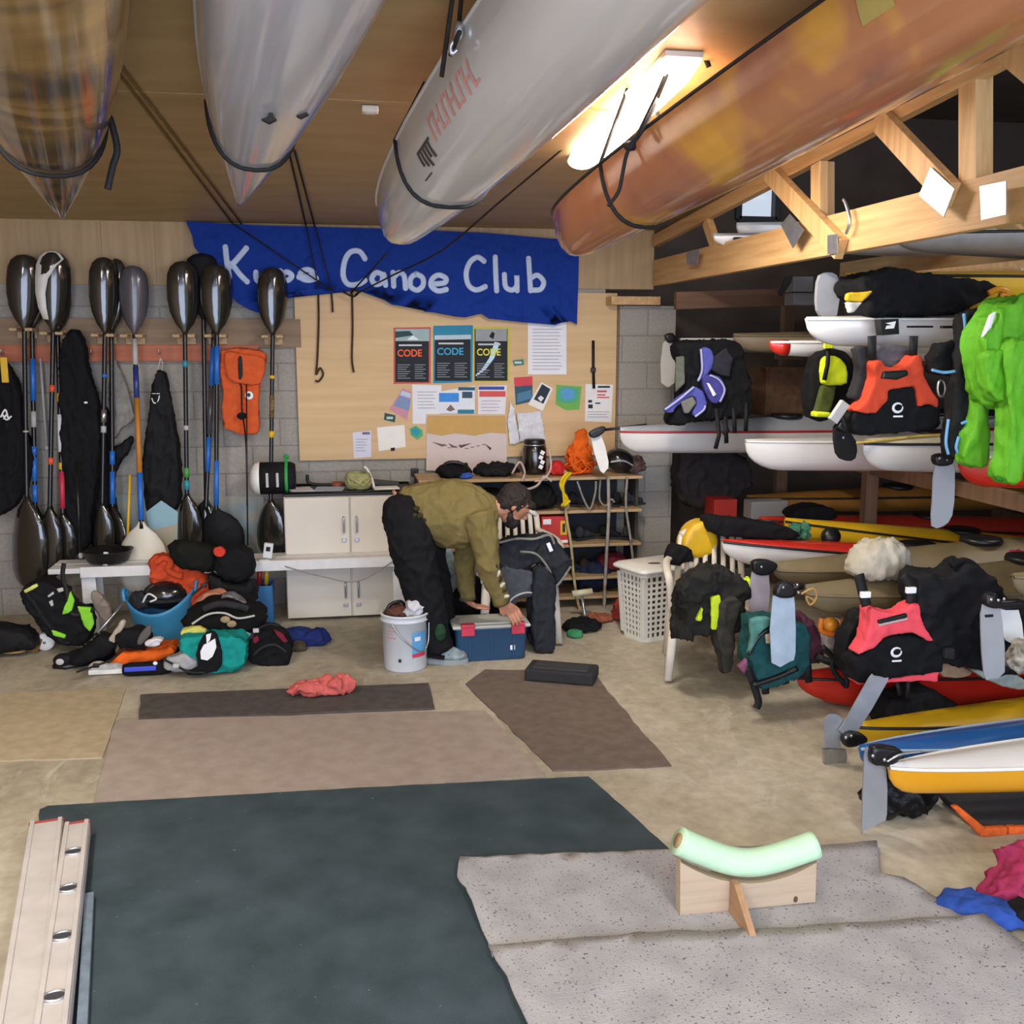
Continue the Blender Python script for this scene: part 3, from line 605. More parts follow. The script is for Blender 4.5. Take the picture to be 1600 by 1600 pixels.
def lines(x0, y0, x1, n, dy, c='9aa0a8', dx=0): return [(((x0, y0+i*dy), (x1-(i*7 % 11)*.6, y0+i*dy+1)), c) for i in range(n)]
sheet('notice', [(825, 500), (885, 501), (885, 585), (825, 585)], PY_, 'e6e6ea', 'tall white printed notice below the right end of the banner', 'paper', lines(832, 514, 878, 13, 5.2))
sheet('notice', [(644, 601), (690, 602), (688, 647), (666, 647), (665, 662), (645, 662)], PY_, 'e4e4e8', 'white typed sheet left of the blue photo strip', 'paper', lines(652, 612, 682, 6, 5))
sheet('notice', [(684, 612), (742, 603), (742, 646), (686, 646)], PY_-.003, 'dfe3ea', 'white flyer with blue photo under the blue poster', 'paper', [(((686, 614), (717, 628)), '3f8fdc'), (((716, 605), (742, 610)), '2c5e78'), (((722, 612), (738, 622)), '3c5468'), (((715, 640), (741, 646)), '2f7d92'), ([(697, 640), (704, 632), (711, 640), (703, 643)], '7c6a62')])
sheet('notice', [(747, 603), (792, 602), (789, 647), (747, 647)], PY_, 'e2dde2', 'white flyer with a red heading band under the yellow poster', 'paper', [(((748, 604), (788, 609)), '3d4f98'), (((749, 611), (790, 620)), 'd25a58')]+lines(752, 626, 783, 4, 5))
sheet('leaflet', [(629, 606), (643, 612), (636, 657), (608, 640)], PY_, 'c9909c', 'tilted red and blue leaflet at the left of the notes', 'leaflet', [([(624, 618), (642, 624), (639, 642), (615, 634)], '7f93b8'), ([(628, 610), (642, 615), (641, 622), (625, 617)], 'b9cde0')])
sheet('card', [(601, 645), (618, 649), (617, 660), (600, 656)], PY_, '33544c', 'tiny dark green card below the tilted leaflet', 'card', [(((604, 651), (614, 655)), 'b9cdc4')])
sheet('notice', [(551, 676), (580, 673), (580, 714), (553, 716)], PY_, 'd8d6e6', 'small pale lilac note low on the left of the pinboard', 'paper', lines(556, 686, 575, 5, 4.4)+[(((566, 675), (578, 679)), '6d6f90')])
sheet('notice', [(589, 668), (632, 664), (634, 698), (592, 705)], PY_, 'ece9e0', 'blank white sheet with a black clip low on the board', 'paper', [([(610, 700), (617, 699), (617, 704), (611, 705)], '1a1a1c')])
sheet('sticker', [(640, 670), (650, 665), (660, 672), (661, 681), (652, 687), (642, 680)], PY_, '5cab6a', 'small blue and green sticker left of the brown chart', 'sticker', [([(643, 671), (650, 668), (658, 674), (652, 682), (644, 678)], '2f96a8')])
sheet('chart_sheet', [(667, 648), (791, 648), (792, 740), (666, 735)], PY_-.006, 'd3c3bd', 'large hand drawn chart with a tan upper half in the middle of the board', 'chart', [([(668, 649), (790, 649), (791, 678), (767, 676), (740, 681), (712, 677), (690, 681), (667, 677)], 'c69f5c'), ([(674, 690), (700, 696), (690, 698)], '7d6058'), ([(700, 692), (716, 700), (706, 699)], '6a4d48'), ([(716, 696), (738, 692), (720, 700)], '5f4744'), ([(757, 693), (768, 700), (766, 704)], '5f4038')]+[(((690+i*9, 694+(i*5 % 7)), (696+i*9, 695.2+(i*5 % 7))), '7d6058') for i in range(8)])
sheet('card', [(801, 563), (818, 561), (819, 570), (803, 572)], PY_, '4f7f72', 'tiny teal card right of the yellow poster', 'card', [(((804, 565), (815, 568)), 'c6d8cf')])
sheet('leaflet', [(803, 590), (832, 588), (832, 627), (806, 633)], PY_, '33576e', 'small leaflet with a red top right of the notes', 'leaflet', [([(803, 590), (832, 588), (832, 602), (804, 604)], 'cf4450'), ([(808, 615), (830, 609), (831, 622), (808, 629)], '4a7c98')])
sheet('photo', [(846, 597), (864, 607), (848, 642), (825, 632)], PY_-.003, 'e4e2dc', 'tilted white bordered photo print beside the red topped leaflet', 'photo', [([(847, 600), (860, 608), (849, 631), (834, 624)], '27323e'), ([(845, 618), (850, 622), (845, 628), (840, 622)], 'dde2e6')])
sheet('map_card', [(869, 601), (909, 604), (905, 640), (884, 641), (868, 632)], PY_, '6fae52', 'green card with a soft blue centre right of the photo print', 'card', [(smo([(874, 606), (902, 608), (899, 628), (873, 627)], 3), '4fa58c'), (smo([(879, 608), (895, 609), (895, 622), (880, 623)], 3), '5b9cd0')])
sheet('notice', [(915, 600), (958, 601), (955, 660), (914, 658)], PY_, 'e5e2e0', 'white notice with black and red heading at the right of the board', 'paper', [(((934, 603), (953, 606)), '2a2a2e'), (((933, 610), (948, 613)), 'c9555a'), (((933, 616), (946, 618)), 'c9555a'), (((933, 620), (952, 622)), 'c9555a'), (((919, 625), (925, 629)), '2a2a2e'), (((919, 632), (926, 638)), '2a2a2e'), (((930, 629), (938, 631)), '2a2a2e')]+lines(918, 643, 952, 3, 4))
# curled white sheets
def curl(pts, label, col, seed):
    return build('notice', wrinkle(puff(pts, PY_-.02, .012, .005, 2), .008, (14, 3, 9), seed), mat('paper '+col, col, .8), None, label, 'paper')
curl([(797, 626), (804, 640), (808, 665), (812, 692), (796, 695), (793, 660)], 'narrow curled white sheet right of the brown chart', 'd9d8d8', 3)
curl([(808, 646), (845, 643), (852, 690), (838, 688), (812, 690)], 'creased grey white sheet hanging over the black canister', 'd2d3d6', 4)
# ropes and strap on the board
for k, (pts, lab) in enumerate(((([(497, 450), (498, 500), (496, 560), (494, 585), (500, 575), (505, 585), (498, 596), (493, 594)]), 'brown cord with a loop at its end, left of the board'), ([(517, 452), (519, 470), (520, 488)], 'short dark cord hanging from the top of the board'), ([(550, 455), (551, 510), (550, 560), (553, 582)], 'long brown cord hanging straight on the board'))):
    cord('cord', yline(pts, 7.645), .008, fab('brown rope', '4a3527'), lab, 'rope')
st = thing('strap', PY(926, 608, 7.64), 'narrow black strap with a buckle hanging above the notice', 'strap')
build('webbing', MB().tube(yline([(927, 532), (927, 570), (928, 607)], 7.645), .012, 6, .3, up=(0, 1, 0)), STR, st); build('buckle', MB().box(PY(927, 578, 7.64), (.04, .015, .035), None, .004), BPL, st)
# ================================================================== FLOOR MATS
def flat_mat(name, pts, th, m, label, cat, z=0, edge=.0, seed=0, wave=0):
    P = [PZ(u, v, z) for u, v in pts]; n = len(P); ring = []
    for i in range(n):
        a, b = P[i], P[(i+1) % n]; k = max(2, int((b-a).length/.06))
        for j in range(k):
            q = a.lerp(b, j/k); nz = noise.noise(q*9+V((seed, 0, 0)))*edge; t = (b-a).normalized(); ring.append(q+V((-t.y, t.x, 0))*nz)
    bm = bmesh.new(); vs = [bm.verts.new(q) for q in ring]; f = bm.faces.new(vs); f.normal_update()
    if f.normal.z < 0: f.normal_flip()
    r = bmesh.ops.extrude_face_region(bm, geom=[f]); 
    for e in r['geom']:
        if isinstance(e, bmesh.types.BMVert): e.co.z += th
    bmesh.ops.recalc_face_normals(bm, faces=bm.faces[:]); bm.verts.index_update()
    mb = MB().add([v.co.copy() for v in bm.verts], [[v.index for v in f.verts] for f in bm.faces], False); bm.free()
    return build(name, mb, m, None, label, cat)
def carpet_mat(name, a, b, ns, speck=None, rough=.95, sc=220):
    m, N, L, bs = mat_nodes(name); tc = N.new('ShaderNodeTexCoord')
    n1 = N.new('ShaderNodeTexNoise'); n1.inputs['Scale'].default_value = ns; n1.inputs['Detail'].default_value = 8; L.new(tc.outputs['Object'], n1.inputs['Vector'])
    r = N.new('ShaderNodeValToRGB'); e = r.color_ramp.elements; e[0].position = .35; e[1].position = .65; e[0].color = (*rgb(a), 1); e[1].color = (*rgb(b), 1); L.new(n1.outputs['Fac'], r.inputs['Fac'])
    out = r.outputs['Color']
    if speck:
        n2 = N.new('ShaderNodeTexNoise'); n2.inputs['Scale'].default_value = speck[1]; n2.inputs['Detail'].default_value = 2; L.new(tc.outputs['Object'], n2.inputs['Vector'])
        r2 = N.new('ShaderNodeValToRGB'); q = r2.color_ramp.elements; q[0].position = speck[2]; q[0].color = (0, 0, 0, 1); q[1].position = speck[2]+.05; q[1].color = (1, 1, 1, 1); L.new(n2.outputs['Fac'], r2.inputs['Fac'])
        mx = N.new('ShaderNodeMixRGB'); L.new(r2.outputs['Color'], mx.inputs['Fac']); L.new(out, mx.inputs['Color1']); mx.inputs['Color2'].default_value = (*rgb(speck[0]), 1); out = mx.outputs['Color']
    L.new(out, bs.inputs['Base Color']); bs.inputs['Roughness'].default_value = rough; bs.inputs['Specular IOR Level'].default_value = .15
    n3 = N.new('ShaderNodeTexNoise'); n3.inputs['Scale'].default_value = sc; L.new(tc.outputs['Object'], n3.inputs['Vector'])
    bp = N.new('ShaderNodeBump'); bp.inputs['Strength'].default_value = .5; bp.inputs['Distance'].default_value = .006; L.new(n3.outputs['Fac'], bp.inputs['Height']); L.new(bp.outputs['Normal'], bs.inputs['Normal']); return m
flat_mat('floor_mat', [(-120, 1090), (197, 1077), (160, 1186), (-130, 1194)], .008, carpet_mat('tan carpet', 'ac9c7d', 'b8a88b', 14), 'plain tan mat at the left edge of the floor', 'mat', seed=1, edge=.01)
flat_mat('floor_mat', [(180, 1127), (758, 1112), (852, 1214), (700, 1224), (690, 1229), (147, 1255)], .008, carpet_mat('beige carpet', '9f9084', 'ab9c90', 10), 'large beige mat in the middle of the concrete floor', 'mat', seed=2, edge=.01)
flat_mat('floor_mat', [(220, 1088), (670, 1070), (679, 1109), (217, 1127)], .012, carpet_mat('dark brown carpet', '524b48', '5d5652', 16), 'long narrow dark brown mat under the red cloth', 'mat', seed=3, edge=.008)
flat_mat('floor_mat', [(726, 1070), (758, 1048), (925, 1050), (946, 1076), (1049, 1198), (940, 1204), (865, 1206)], .008, carpet_mat('brown carpet', '6c6056', '786b61', 14), 'brown mat at the right with a black foam block on it', 'mat', seed=4, edge=.012)
flat_mat('floor_mat', [(62, 1268), (75, 1262), (150, 1258), (560, 1234), (920, 1216), (1053, 1336), (1130, 1520), (900, 1820), (60, 1820)], .010, carpet_mat('dark green carpet', '384447', '465257', 5, ('98a0a4', 60, .76)), 'big dark green carpet in the foreground', 'mat', seed=5, edge=.006)
# speckled carpet: back strip and front piece with an upturned edge
SPECK = carpet_mat('speckled pale carpet', '9f9d9f', 'b0aeae', 6, ('605c62', 100, .635), sc=160)
def rug(name, pts, label, z0, edgepts=None, rip=0, seed=0):
    P = [PZ(u, v, z0) for u, v in pts]; bm = bmesh.new(); vs = [bm.verts.new(q) for q in P]; f = bm.faces.new(vs); bmesh.ops.triangulate(bm, faces=[f])
    for _ in range(5):
        es = [e for e in bm.edges if e.calc_length() > .09]
        if not es: break
        bmesh.ops.subdivide_edges(bm, edges=es, cuts=1); bmesh.ops.triangulate(bm, faces=[f for f in bm.faces if len(f.verts) > 3])
    bnd = {v.index for e in bm.edges if e.is_boundary for v in e.verts}
    for v in bm.verts:
        c = v.co; h = .010+.006*noise.noise(c*4+V((seed, 0, 0)))
        if edgepts: h += edgepts(c)
        if v.is_boundary:
            c.x += .012*noise.noise(c*22+V((seed, 3, 0))); c.y += .012*noise.noise(c*22+V((seed, 9, 0)))
        c.z = z0+max(h, .004)
    r = bmesh.ops.solidify(bm, geom=bm.faces[:], thickness=.008); bmesh.ops.recalc_face_normals(bm, faces=bm.faces[:]); bm.verts.index_update()
    mb = MB().add([v.co.copy() for v in bm.verts], [[v.index for v in f.verts] for f in bm.faces]); bm.free(); return build(name, mb, SPECK, None, label, 'carpet')
def ridge(lines, amp, wd):
    segs = [(PZ(*a, 0), PZ(*b, 0)) for a, b in lines]
    def fn(c):
        h = 0
        for a, b in segs:
            d = (b-a); t = max(0, min(1, (V((c.x, c.y, 0))-a).dot(d)/d.length_squared)); r = (V((c.x, c.y, 0))-(a+d*t)).length; h += amp*math.exp(-(r/wd)**2)
        return h
    return fn
rug('carpet', [(718, 1346), (1060, 1332), (1280, 1326), (1371, 1319), (1373, 1372), (1410, 1377), (1450, 1402), (1500, 1432), (1522, 1440), (1540, 1465), (1300, 1490), (770, 1500), (738, 1420), (716, 1380)], 'speckled pale carpet strip under the wooden cradle', .010, ridge([((718, 1360), (745, 1440))], .02, .03), seed=2)
rug('carpet', [(762, 1484), (1000, 1466), (1180, 1460), (1300, 1452), (1430, 1445), (1535, 1438), (1562, 1456), (1600, 1482), (1700, 1560), (1780, 1790), (900, 1790), (840, 1640), (790, 1530)], 'speckled pale carpet in the right foreground with a frayed upturned edge', .026, ridge([((775, 1480), (1535, 1441))], .014, .03), seed=5)
# ------------------------------------------------------------------ cradle
CRW = wood('cradle pine', 'b09a80', 'bfa98e', .6, 0, 2.5)
c0 = PZ(1063, 1420, .03); c1 = PZ(1274, 1420, .03); yc = (c0.y+c1.y)/2
cr = thing('kayak_cradle', ((c0.x+c1.x)/2, yc, .03), 'wooden kayak cradle with a curved pale green foam tube, on the speckled carpet', 'kayak cradle')
Lc = PY(1063, 1420, yc); Rc = PY(1274, 1428, yc)
def cy(u, v): return PY(u, v, yc)
pro = [cy(1063, 1417), cy(1273, 1428), cy(1276, 1345)]
for t in [k/10 for k in range(11)]: pro.append(cy(1276-212*t, 1348+8*t*0+ (1-(2*t-1)**2)*36*.9))
pro.append(cy(1063, 1340))
zb0 = .03; pro[0].z = zb0; pro[1].z = zb0
build('board', MB().prism(pro, (0, .045, 0)), CRW, cr, fix=True)
xm_ = PY(1176, 1420, yc-.15).x; ftop = PY(1170, 1378, yc-.03).z
build('foot', MB().prism([V((xm_-.02, yc-.005, zb0)), V((xm_-.02, yc-.005, ftop)), V((xm_-.02, yc-.04, ftop)), V((xm_-.02, yc-.17, ftop-.09)), V((xm_-.02, yc-.20, zb0))], (.022, 0, 0)), wood('foot board', 'a07b58', 'b48e69', .6, 1, 3), cr, fix=True)
build('foot', MB().prism([V((xm_-.02, yc+.05, zb0)), V((xm_-.02, yc+.05, ftop)), V((xm_-.02, yc+.08, ftop)), V((xm_-.02, yc+.25, zb0))], (.022, 0, 0)), wood('foot board', 'a', ''), cr, fix=True)
FOAM = mat('pale green foam', 'bfe0ba', .75, var=.04, ns=20, bump=.08)
axis = spl([cy(1063, 1318)+V((0, .02, 0)), cy(1100, 1334)+V((0, .02, 0)), cy(1140, 1348)+V((0, .02, 0)), cy(1175, 1352)+V((0, .02, 0)), cy(1215, 1345)+V((0, .02, 0)), cy(1278, 1324)+V((0, .02, 0))], 6)
r_ = 22*mpp(cy(1175, 1350)); build('foam_tube', MB().tube(axis, r_, 20), FOAM, cr)
e0 = axis[0]; d0 = (axis[1]-axis[0]).normalized(); build('tube_end', MB().tube([e0-d0*.002, e0-d0*.004], r_*.55, 14), plas('tan foam core', 'a58a62', .8), cr)
build('knot', MB().ell(cy(1243, 1405)+V((0, -.001, 0)), (.008, .003, .012), 10, 6), plas('dark knot', '5a3f2c', .8), cr)
# ------------------------------------------------------------------ aluminium rails on the floor
AL2 = mat('dull aluminium', 'd3cdc8', .38, metal=.25, var=.10, ns=9, bump=.05)
def alurail(a, b, w, h, label, holes=False, pat=None):
    A = PZ(*a, .02); B = PZ(*b, .02); d = (B-A).normalized(); n = V((d.y, -d.x, 0)); 
    t = thing('aluminium_rail', (A.x, A.y, .01), label, 'rail', 'aluminium rails on the floor')
    C0 = A+d*-.0
    body = MB().bar(A+V((0, 0, h/2)), B+V((0, 0, h/2)), w, h, bev=.006)
    for s in (-1, 1): body.bar(A+n*s*(w/2-.012)+V((0, 0, h+.003)), B+n*s*(w/2-.012)+V((0, 0, h+.003)), .016, .008, bev=.002)
    build('rail_body', body, AL2, t)
    build('end_cap', MB().bar(A-d*.006+V((0, 0, h/2)), A+d*.02+V((0, 0, h/2)), w*1.03, h*1.06, bev=.004), plas('dull red end cap', '9c4a44', .6), t)
    if holes:
        for k in (.16, .33, .52, .72, .9):
            p = A.lerp(B, k)+V((0, 0, h+.002)); o = MB(); M3 = Matrix((d, V((-d.y, d.x, 0)), V((0, 0, 1)))).transposed()
            o.tube([p+M3 @ V((.024*math.cos(q), .034*math.sin(q), 0)) for q in [2*math.pi*j/18 for j in range(18)]], .005, 6, 1, True); build('slot_rim', o, STEEL, t)
            o = MB(); o.add([p+M3 @ V((.022*math.cos(q), .032*math.sin(q), .001)) for q in [2*math.pi*j/18 for j in range(18)]], [tuple(range(18))], False); build('slot', o, plas('dark slot', '3b3a3e', .6), t)
    return t
alurail((74, 1300), (15, 1760), .125, .05, 'left scratched aluminium rail lying in the left foreground')
alurail((122, 1306), (66, 1760), .095, .06, 'right aluminium rail with oval slots lying in the left foreground', True)
p0 = PZ(140, 1400, .02); p1 = PZ(120, 1760, .02); build('blue_strip', MB().bar(p0, p1, .03, .03), mat('bluish metal strip', '9fb3c6', .35, metal=.6, var=.2, ns=25), None, 'narrow bluish metal strip along the right side of the slotted rail', 'strip')
# ------------------------------------------------------------------ small floor things
def onfloor(u, v, z=0): return PZ(u, v, z)
a = onfloor(829, 1064); b = onfloor(936, 1073); c_ = onfloor(931, 1056)
fb = thing('foam_block', (a+b)/2, 'black rectangular foam block on the brown mat', 'foam block')
cc = (a+b)/2+V((0, .07, .047)); build('block', MB().box(cc, ((b-a).length, .20, .07), Matrix.Rotation(math.atan2(b.y-a.y, b.x-a.x), 3, 'Z'), .012), mat('black foam', '262628', .85, var=.15, ns=60, bump=.2), fb)
build('top_panel', MB().box(cc+V((0, 0, .036)), ((b-a).length*.8, .13, .008), Matrix.Rotation(math.atan2(b.y-a.y, b.x-a.x), 3, 'Z'), .003), plas('dark grey panel', '38383b', .7), fb)
rc_ = onfloor(503, 1086, .012); rd = MB()
rd.join(heap(rc_+V((-.07, 0, 0)), (.10, .05, .04), .028, 20, 3)); rd.join(heap(rc_+V((.07, .02, 0)), (.10, .055, .055), .03, 18, 4)); rd.join(heap(rc_+V((.0, .0, 0)), (.09, .04, .03), .012, 24, 5))
build('cloth', fuse(rd, .007, 3), fab('salmon cloth', 'c8625c'), None, 'crumpled salmon red cloth on the long dark mat', 'cloth')
pc_ = onfloor(1592, 1408); pk = MB().join(heap(pc_+V((.05, 0, 0)), (.13, .11, .115), .045, 11, 7)); pk.join(heap(pc_+V((-.04, -.03, 0)), (.10, .08, .06), .03, 15, 8))
build('cloth', fuse(pk, .009, 3), fab('pink cloth', '9a2f50'), None, 'bright pink crumpled cloth at the right edge of the floor', 'cloth')
bl = MB(); 
for (u, v, rx, ry, rz_, s) in ((1500, 1418, .09, .06, .035, 3), (1535, 1430, .12, .07, .04, 4), (1570, 1444, .10, .06, .04, 5)): bl.join(heap(onfloor(u, v), (rx, ry, rz_), .014, 16, s))
build('cloth', fuse(bl, .009, 3), fab('blue cloth', '2c4c98'), None, 'blue crumpled cloth beside the edge of the speckled carpet', 'cloth')
build('bag', heap(onfloor(1606, 1446), (.08, .06, .06), .012, 12, 9), BLK, None, 'small black bundle between the pink and blue cloths', 'bag')
# ------------------------------------------------------------------ bucket
c_ = onfloor(636, 1052); c_.y += .13; k = mpp(c_); hb = 88*k*1.02
bk = thing('bucket', c_, 'white plastic bucket with a blue label and stuff in it, beside the man', 'bucket')
BKP = plas('bucket plastic', 'cfd3d8', .4)
R0, R1 = 33*k, 36*k
bm0 = MB().lathe([(R0*.2, .0), (R0*.96, 0), (R0, .01), (R1*.97, hb*.86), (R1*1.05, hb*.87), (R1*1.05, hb*.89), (R1, hb*.9), (R1, hb*.95), (R1*1.06, hb*.965), (R1*1.07, hb*.99), (R1*1.02, hb), (R1*.95, hb*.99), (R1*.93, hb*.5), (R0*.9, .02), (.001, .02)], c_, 40); build('shell', bm0, BKP, bk)
def wrap(mb, m, t0, t1, z0, z1, r, off=.002, n=10):
    mb.use(m); vs = []
    for j in range(n+1):
        q = t0+(t1-t0)*j/n
        for z in (z0, z1): rr = (r(z) if callable(r) else r)+off; vs.append(c_+V((rr*math.cos(q), rr*math.sin(q), z)))
    mb.add(vs, [(2*j, 2*j+2, 2*j+3, 2*j+1) for j in range(n)]); return mb
rr = lambda z: R0+(R1*.97-R0)*z/(hb*.86)
lb = wrap(MB(), mat('label blue', '5ea3d6', .5), -1.32, -.55, hb*.33, hb*.70, rr); wrap(lb, mat('label red', 'c83a58', .5), -1.32, -.55, hb*.26, hb*.33, rr); wrap(lb, WHI, -1.2, -.9, hb*.55, hb*.62, rr, .003); build('label', lb, None, bk)
mk = MB()
for i in range(4): wrap(mk, mat('faded red print', 'c58f86', .6), -2.5, -2.05-.08*(i % 2), hb*(.60+.06*i), hb*(.615+.06*i), rr)
wrap(mk, mat('black logo ink', '18181a', .6), -1.95, -1.82, hb*.19, hb*.25, rr); build('print_mark', mk, None, bk)
build('handle', MB().tube(spl([c_+V((R1*1.05*math.cos(q), R1*1.05*math.sin(q)-.012, hb*z)) for q, z in ((-2.2, .88), (-1.9, .72), (-1.57, .56), (-1.2, .43), (-.85, .36), (-.45, .48), (-.25, .88))], 6), .004, 6), STEEL, bk)
rag = MB().join(heap(c_+V((.06, -.03, hb*.88)), (.06, .05, .09), .016, 14, 12)); build('rag', rag, fab('white rag', 'c8c8cc', .05), None, 'white rag poking out of the bucket', 'rag')
build('cloth', heap(c_+V((-.05, 0, hb*.9)), (.07, .07, .045), .015, 18, 13), fab('brown rag', '5d3a2e'), None, 'brown cloth lying in the bucket', 'rag')
build('hose', MB().tube(spl([c_+V((-.11, -.02, hb*.97)), c_+V((-.09, -.01, hb*1.12)), c_+V((-.02, .01, hb*1.16)), c_+V((.02, .03, hb*1.0))]), .010, 8), BPL, None, 'black bent hose at the bucket rim', 'hose')
# ------------------------------------------------------------------ blue storage box
a = onfloor(712, 1036); b = onfloor(826, 1032); ang = 0; k = mpp(a); Hb = 62*k
bx = thing('storage_box', ((a.x+b.x)/2, a.y+.19, 0), 'blue plastic storage box with grey lid and red latches under the man\'s hands', 'storage box')
BXB = plas('box blue', '25496b', .4); BXF = a.y; cx, cyb = (a.x+b.x)/2, a.y+.13; wB = b.x-a.x; dB = .25
rg = []
for s, z in ((.93, 0), (.95, .01), (1, Hb*.8), (1.03, Hb*.82), (1.03, Hb*.86)):
    hw, hd, q = wB/2*s, dB/2*s, .03
    ring = []
    for sx, sy, a0 in ((1, 1, 0), (-1, 1, math.pi/2), (-1, -1, math.pi), (1, -1, 3*math.pi/2)):
        for j in range(5): t = a0+math.pi/2*j/4; ring.append(V((cx+sx*(hw-q)+q*math.cos(t), cyb+sy*(hd-q)+q*math.sin(t), z)))
    rg.append(ring)
build('tub', MB().loft(rg), BXB, bx)
build('lid', MB().box((cx, cyb, Hb*.90), (wB*1.08, dB*1.1, Hb*.09), None, .012), plas('grey lid', 'b7b8ac', .5), bx)
build('lid_panel', MB().box((cx, cyb, Hb*.955), (wB*.86, dB*.84, Hb*.05), None, .008), plas('grey lid', ''), bx)
for x in (cx-wB*.33, cx+wB*.36): build('latch', MB().box((x, cyb-dB*.56, Hb*.84), (.085, .02, .07), None, .006).box((x, cyb-dB*.52, Hb*.96), (.085, .05, .02), None, .005), RED, bx)
build('sticker', MB().box((cx+wB*.29, cyb-dB*.5+.004, Hb*.32), (.03, .006, .03), None, .002), WHI, bx)
for i in range(3): build('rib', MB().box((cx-wB*.3+wB*.3*i, cyb-dB*.49, Hb*.4), (.012, .012, Hb*.62), None, .004), BXB, bx)
# ------------------------------------------------------------------ laundry hamper
a = onfloor(985, 1004); b = onfloor(1024, 1014); c3 = onfloor(1079, 1008)
hx, hy = (a.x+c3.x)/2+.02, a.y+.15; k = mpp(V((hx, hy, .3))); Hh = PY(1020, 888, hy-.12).z
hm = thing('laundry_hamper', (hx, hy, 0), 'white plastic laundry hamper with pierced sides and a lid', 'laundry hamper')
HP = plas('hamper plastic', 'e3e0d6', .45)
def hring(w, d, z, n=8):
    q = .05; ring = []
    for sx, sy, a0 in ((1, 1, 0), (-1, 1, math.pi/2), (-1, -1, math.pi), (1, -1, 3*math.pi/2)):
        for j in range(n): t = a0+math.pi/2*j/(n-1); ring.append(V((sx*(w/2-q)+q*math.cos(t), sy*(d/2-q)+q*math.sin(t), z)))
    return ring
W0, W1, D0, D1 = .36, .42, .25, .30
Rz = Matrix.Rotation(.35, 4, 'Z'); MH = Matrix.Translation((hx, hy, 0)) @ Rz
def lerp_dim(z): t = z/Hh; return W0+(W1-W0)*t, D0+(D1-D0)*t
body = MB()
rows = 11
zs = [Hh*.06+(Hh*.84)*i/rows for i in range(rows+1)]
for zA, zB in [(0, zs[0])]+[(z-.008, z+.008) for z in zs[1:-1]]+[(zs[-1], Hh*.98)]:
    ring = []
    for off, z in ((0, zA), (0, zB), (-.012, zB), (-.012, zA)):
        w, d = lerp_dim(z); ring.append(hring(w+off, d+off, z))
    n = len(ring[0]); vs = [p for r in ring for p in r]; fs = [(i*n+j, i*n+(j+1) % n, ((i+1) % 4)*n+(j+1) % n, ((i+1) % 4)*n+j) for i in range(4) for j in range(n)]; body.add(vs, fs, False)
for side in range(4):
    cnt = 9 if side % 2 == 0 else 7
    for i in range(cnt):
        f = -.5+(i+.5)/cnt if False else -.5+i/(cnt-1)
        def pt(z):
            w, d = lerp_dim(z)
            if side == 0: return V((f*(w-.04), -d/2+.003, z))
            if side == 2: return V((f*(w-.04), d/2-.003, z))
            if side == 1: return V((w/2-.003, f*(d-.04), z))
            return V((-w/2+.003, f*(d-.04), z))
        wd = .035 if i in (0, cnt-1) else .017
        body.bar(pt(zs[0]), pt(zs[-1]), wd if side % 2 == 0 else .006, .006 if side % 2 == 0 else wd, (0, 1, 0), 0)
w, d = lerp_dim(0); body.loft([hring(w, d, 0), hring(w, d, .006)])
for p in body.v: p.xyz = MH @ p
build('basket', body, HP, hm)
lid = MB(); w, d = lerp_dim(Hh); lid.loft([hring(w+.05, d+.05, Hh*.965), hring(w+.06, d+.06, Hh*.975), hring(w+.06, d+.06, Hh*1.0), hring(w+.02, d+.02, Hh*1.03)])
for p in lid.v: p.xyz = MH @ p
build('lid', lid, HP, hm)
build('lid_grip', MB().ell(MH @ V((-.03, -.03, Hh*1.03)), (.045, .025, .006), 16, 6), plas('dark grip', '5a4a42', .6), hm)
build('clothes', fuse(MB().join(heap(MH @ V((.03, 0, .03)), (.12, .075, .30), .03, 11, 21)), .02, 2), fab('mixed laundry', '7d6a50', .5), None, 'laundry seen through the holes of the white hamper', 'clothes')
# ================================================================== PILE OF GEAR ON THE FLOOR, LEFT
def bag_puff(name, pts, Y, th, m, label=None, cat=None, parent=None, amp=.012, seed=1, sc=(10, 10, 10), vox=None, k=3, smooth=5, slope=0):
    return build(name, puff(smo(pts, k), Y, th, vox, smooth, amp, sc, seed, slope), m, parent, label, cat)
TUBB = plas('tub blue', '3e8fbc', .45)
# flexible blue tub
tc_ = onfloor(250, 1006); tc_.y += .16; k = mpp(tc_)
tb = thing('rubber_tub', tc_, 'bright blue flexible tub with handles, holding helmets, in front of the bench', 'tub')
zt0, zt1 = 0, PY(250, 945, tc_.y-.15).z
rings = []
for f in (0, .03, .3, .6, .85, 1, 1, .85, .5, .1):
    inner = len(rings) > 5; ring = []
    for j in range(32):
        a = 2*math.pi*j/32; dip = .05*math.cos(2*a)*f*f+.03*math.cos(a)*f; r = .155+.065*f-(.012 if inner else 0)
        ring.append(tc_+V((r*1.02*math.cos(a), r*.92*math.sin(a), max(0, f*zt1+dip))))
    rings.append(ring)
build('shell', MB().loft(rings), TUBB, tb)
for s in (-1, 1):
    top = tc_+V((s*.225, 0, zt1+.05+.03*s)); build('handle', MB().tube(spl([top+V((0, -.06, -.02)), top+V((s*.01, -.04, .05)), top+V((s*.012, .04, .05)), top+V((0, .06, -.02))]), .012, 8), TUBB, tb)
hp = tc_+V((.0, -.02, zt1-.02))
hl = thing('helmet', hp, 'glossy black helmet with a white emblem lying in the blue tub', 'helmet')
sh = MB().ell(hp+V((.03, 0, .055)), (.15, .115, .10), 28, 16); build('shell', sh, mat('glossy black shell', '1b1b1d', .2, coat=.5), hl)
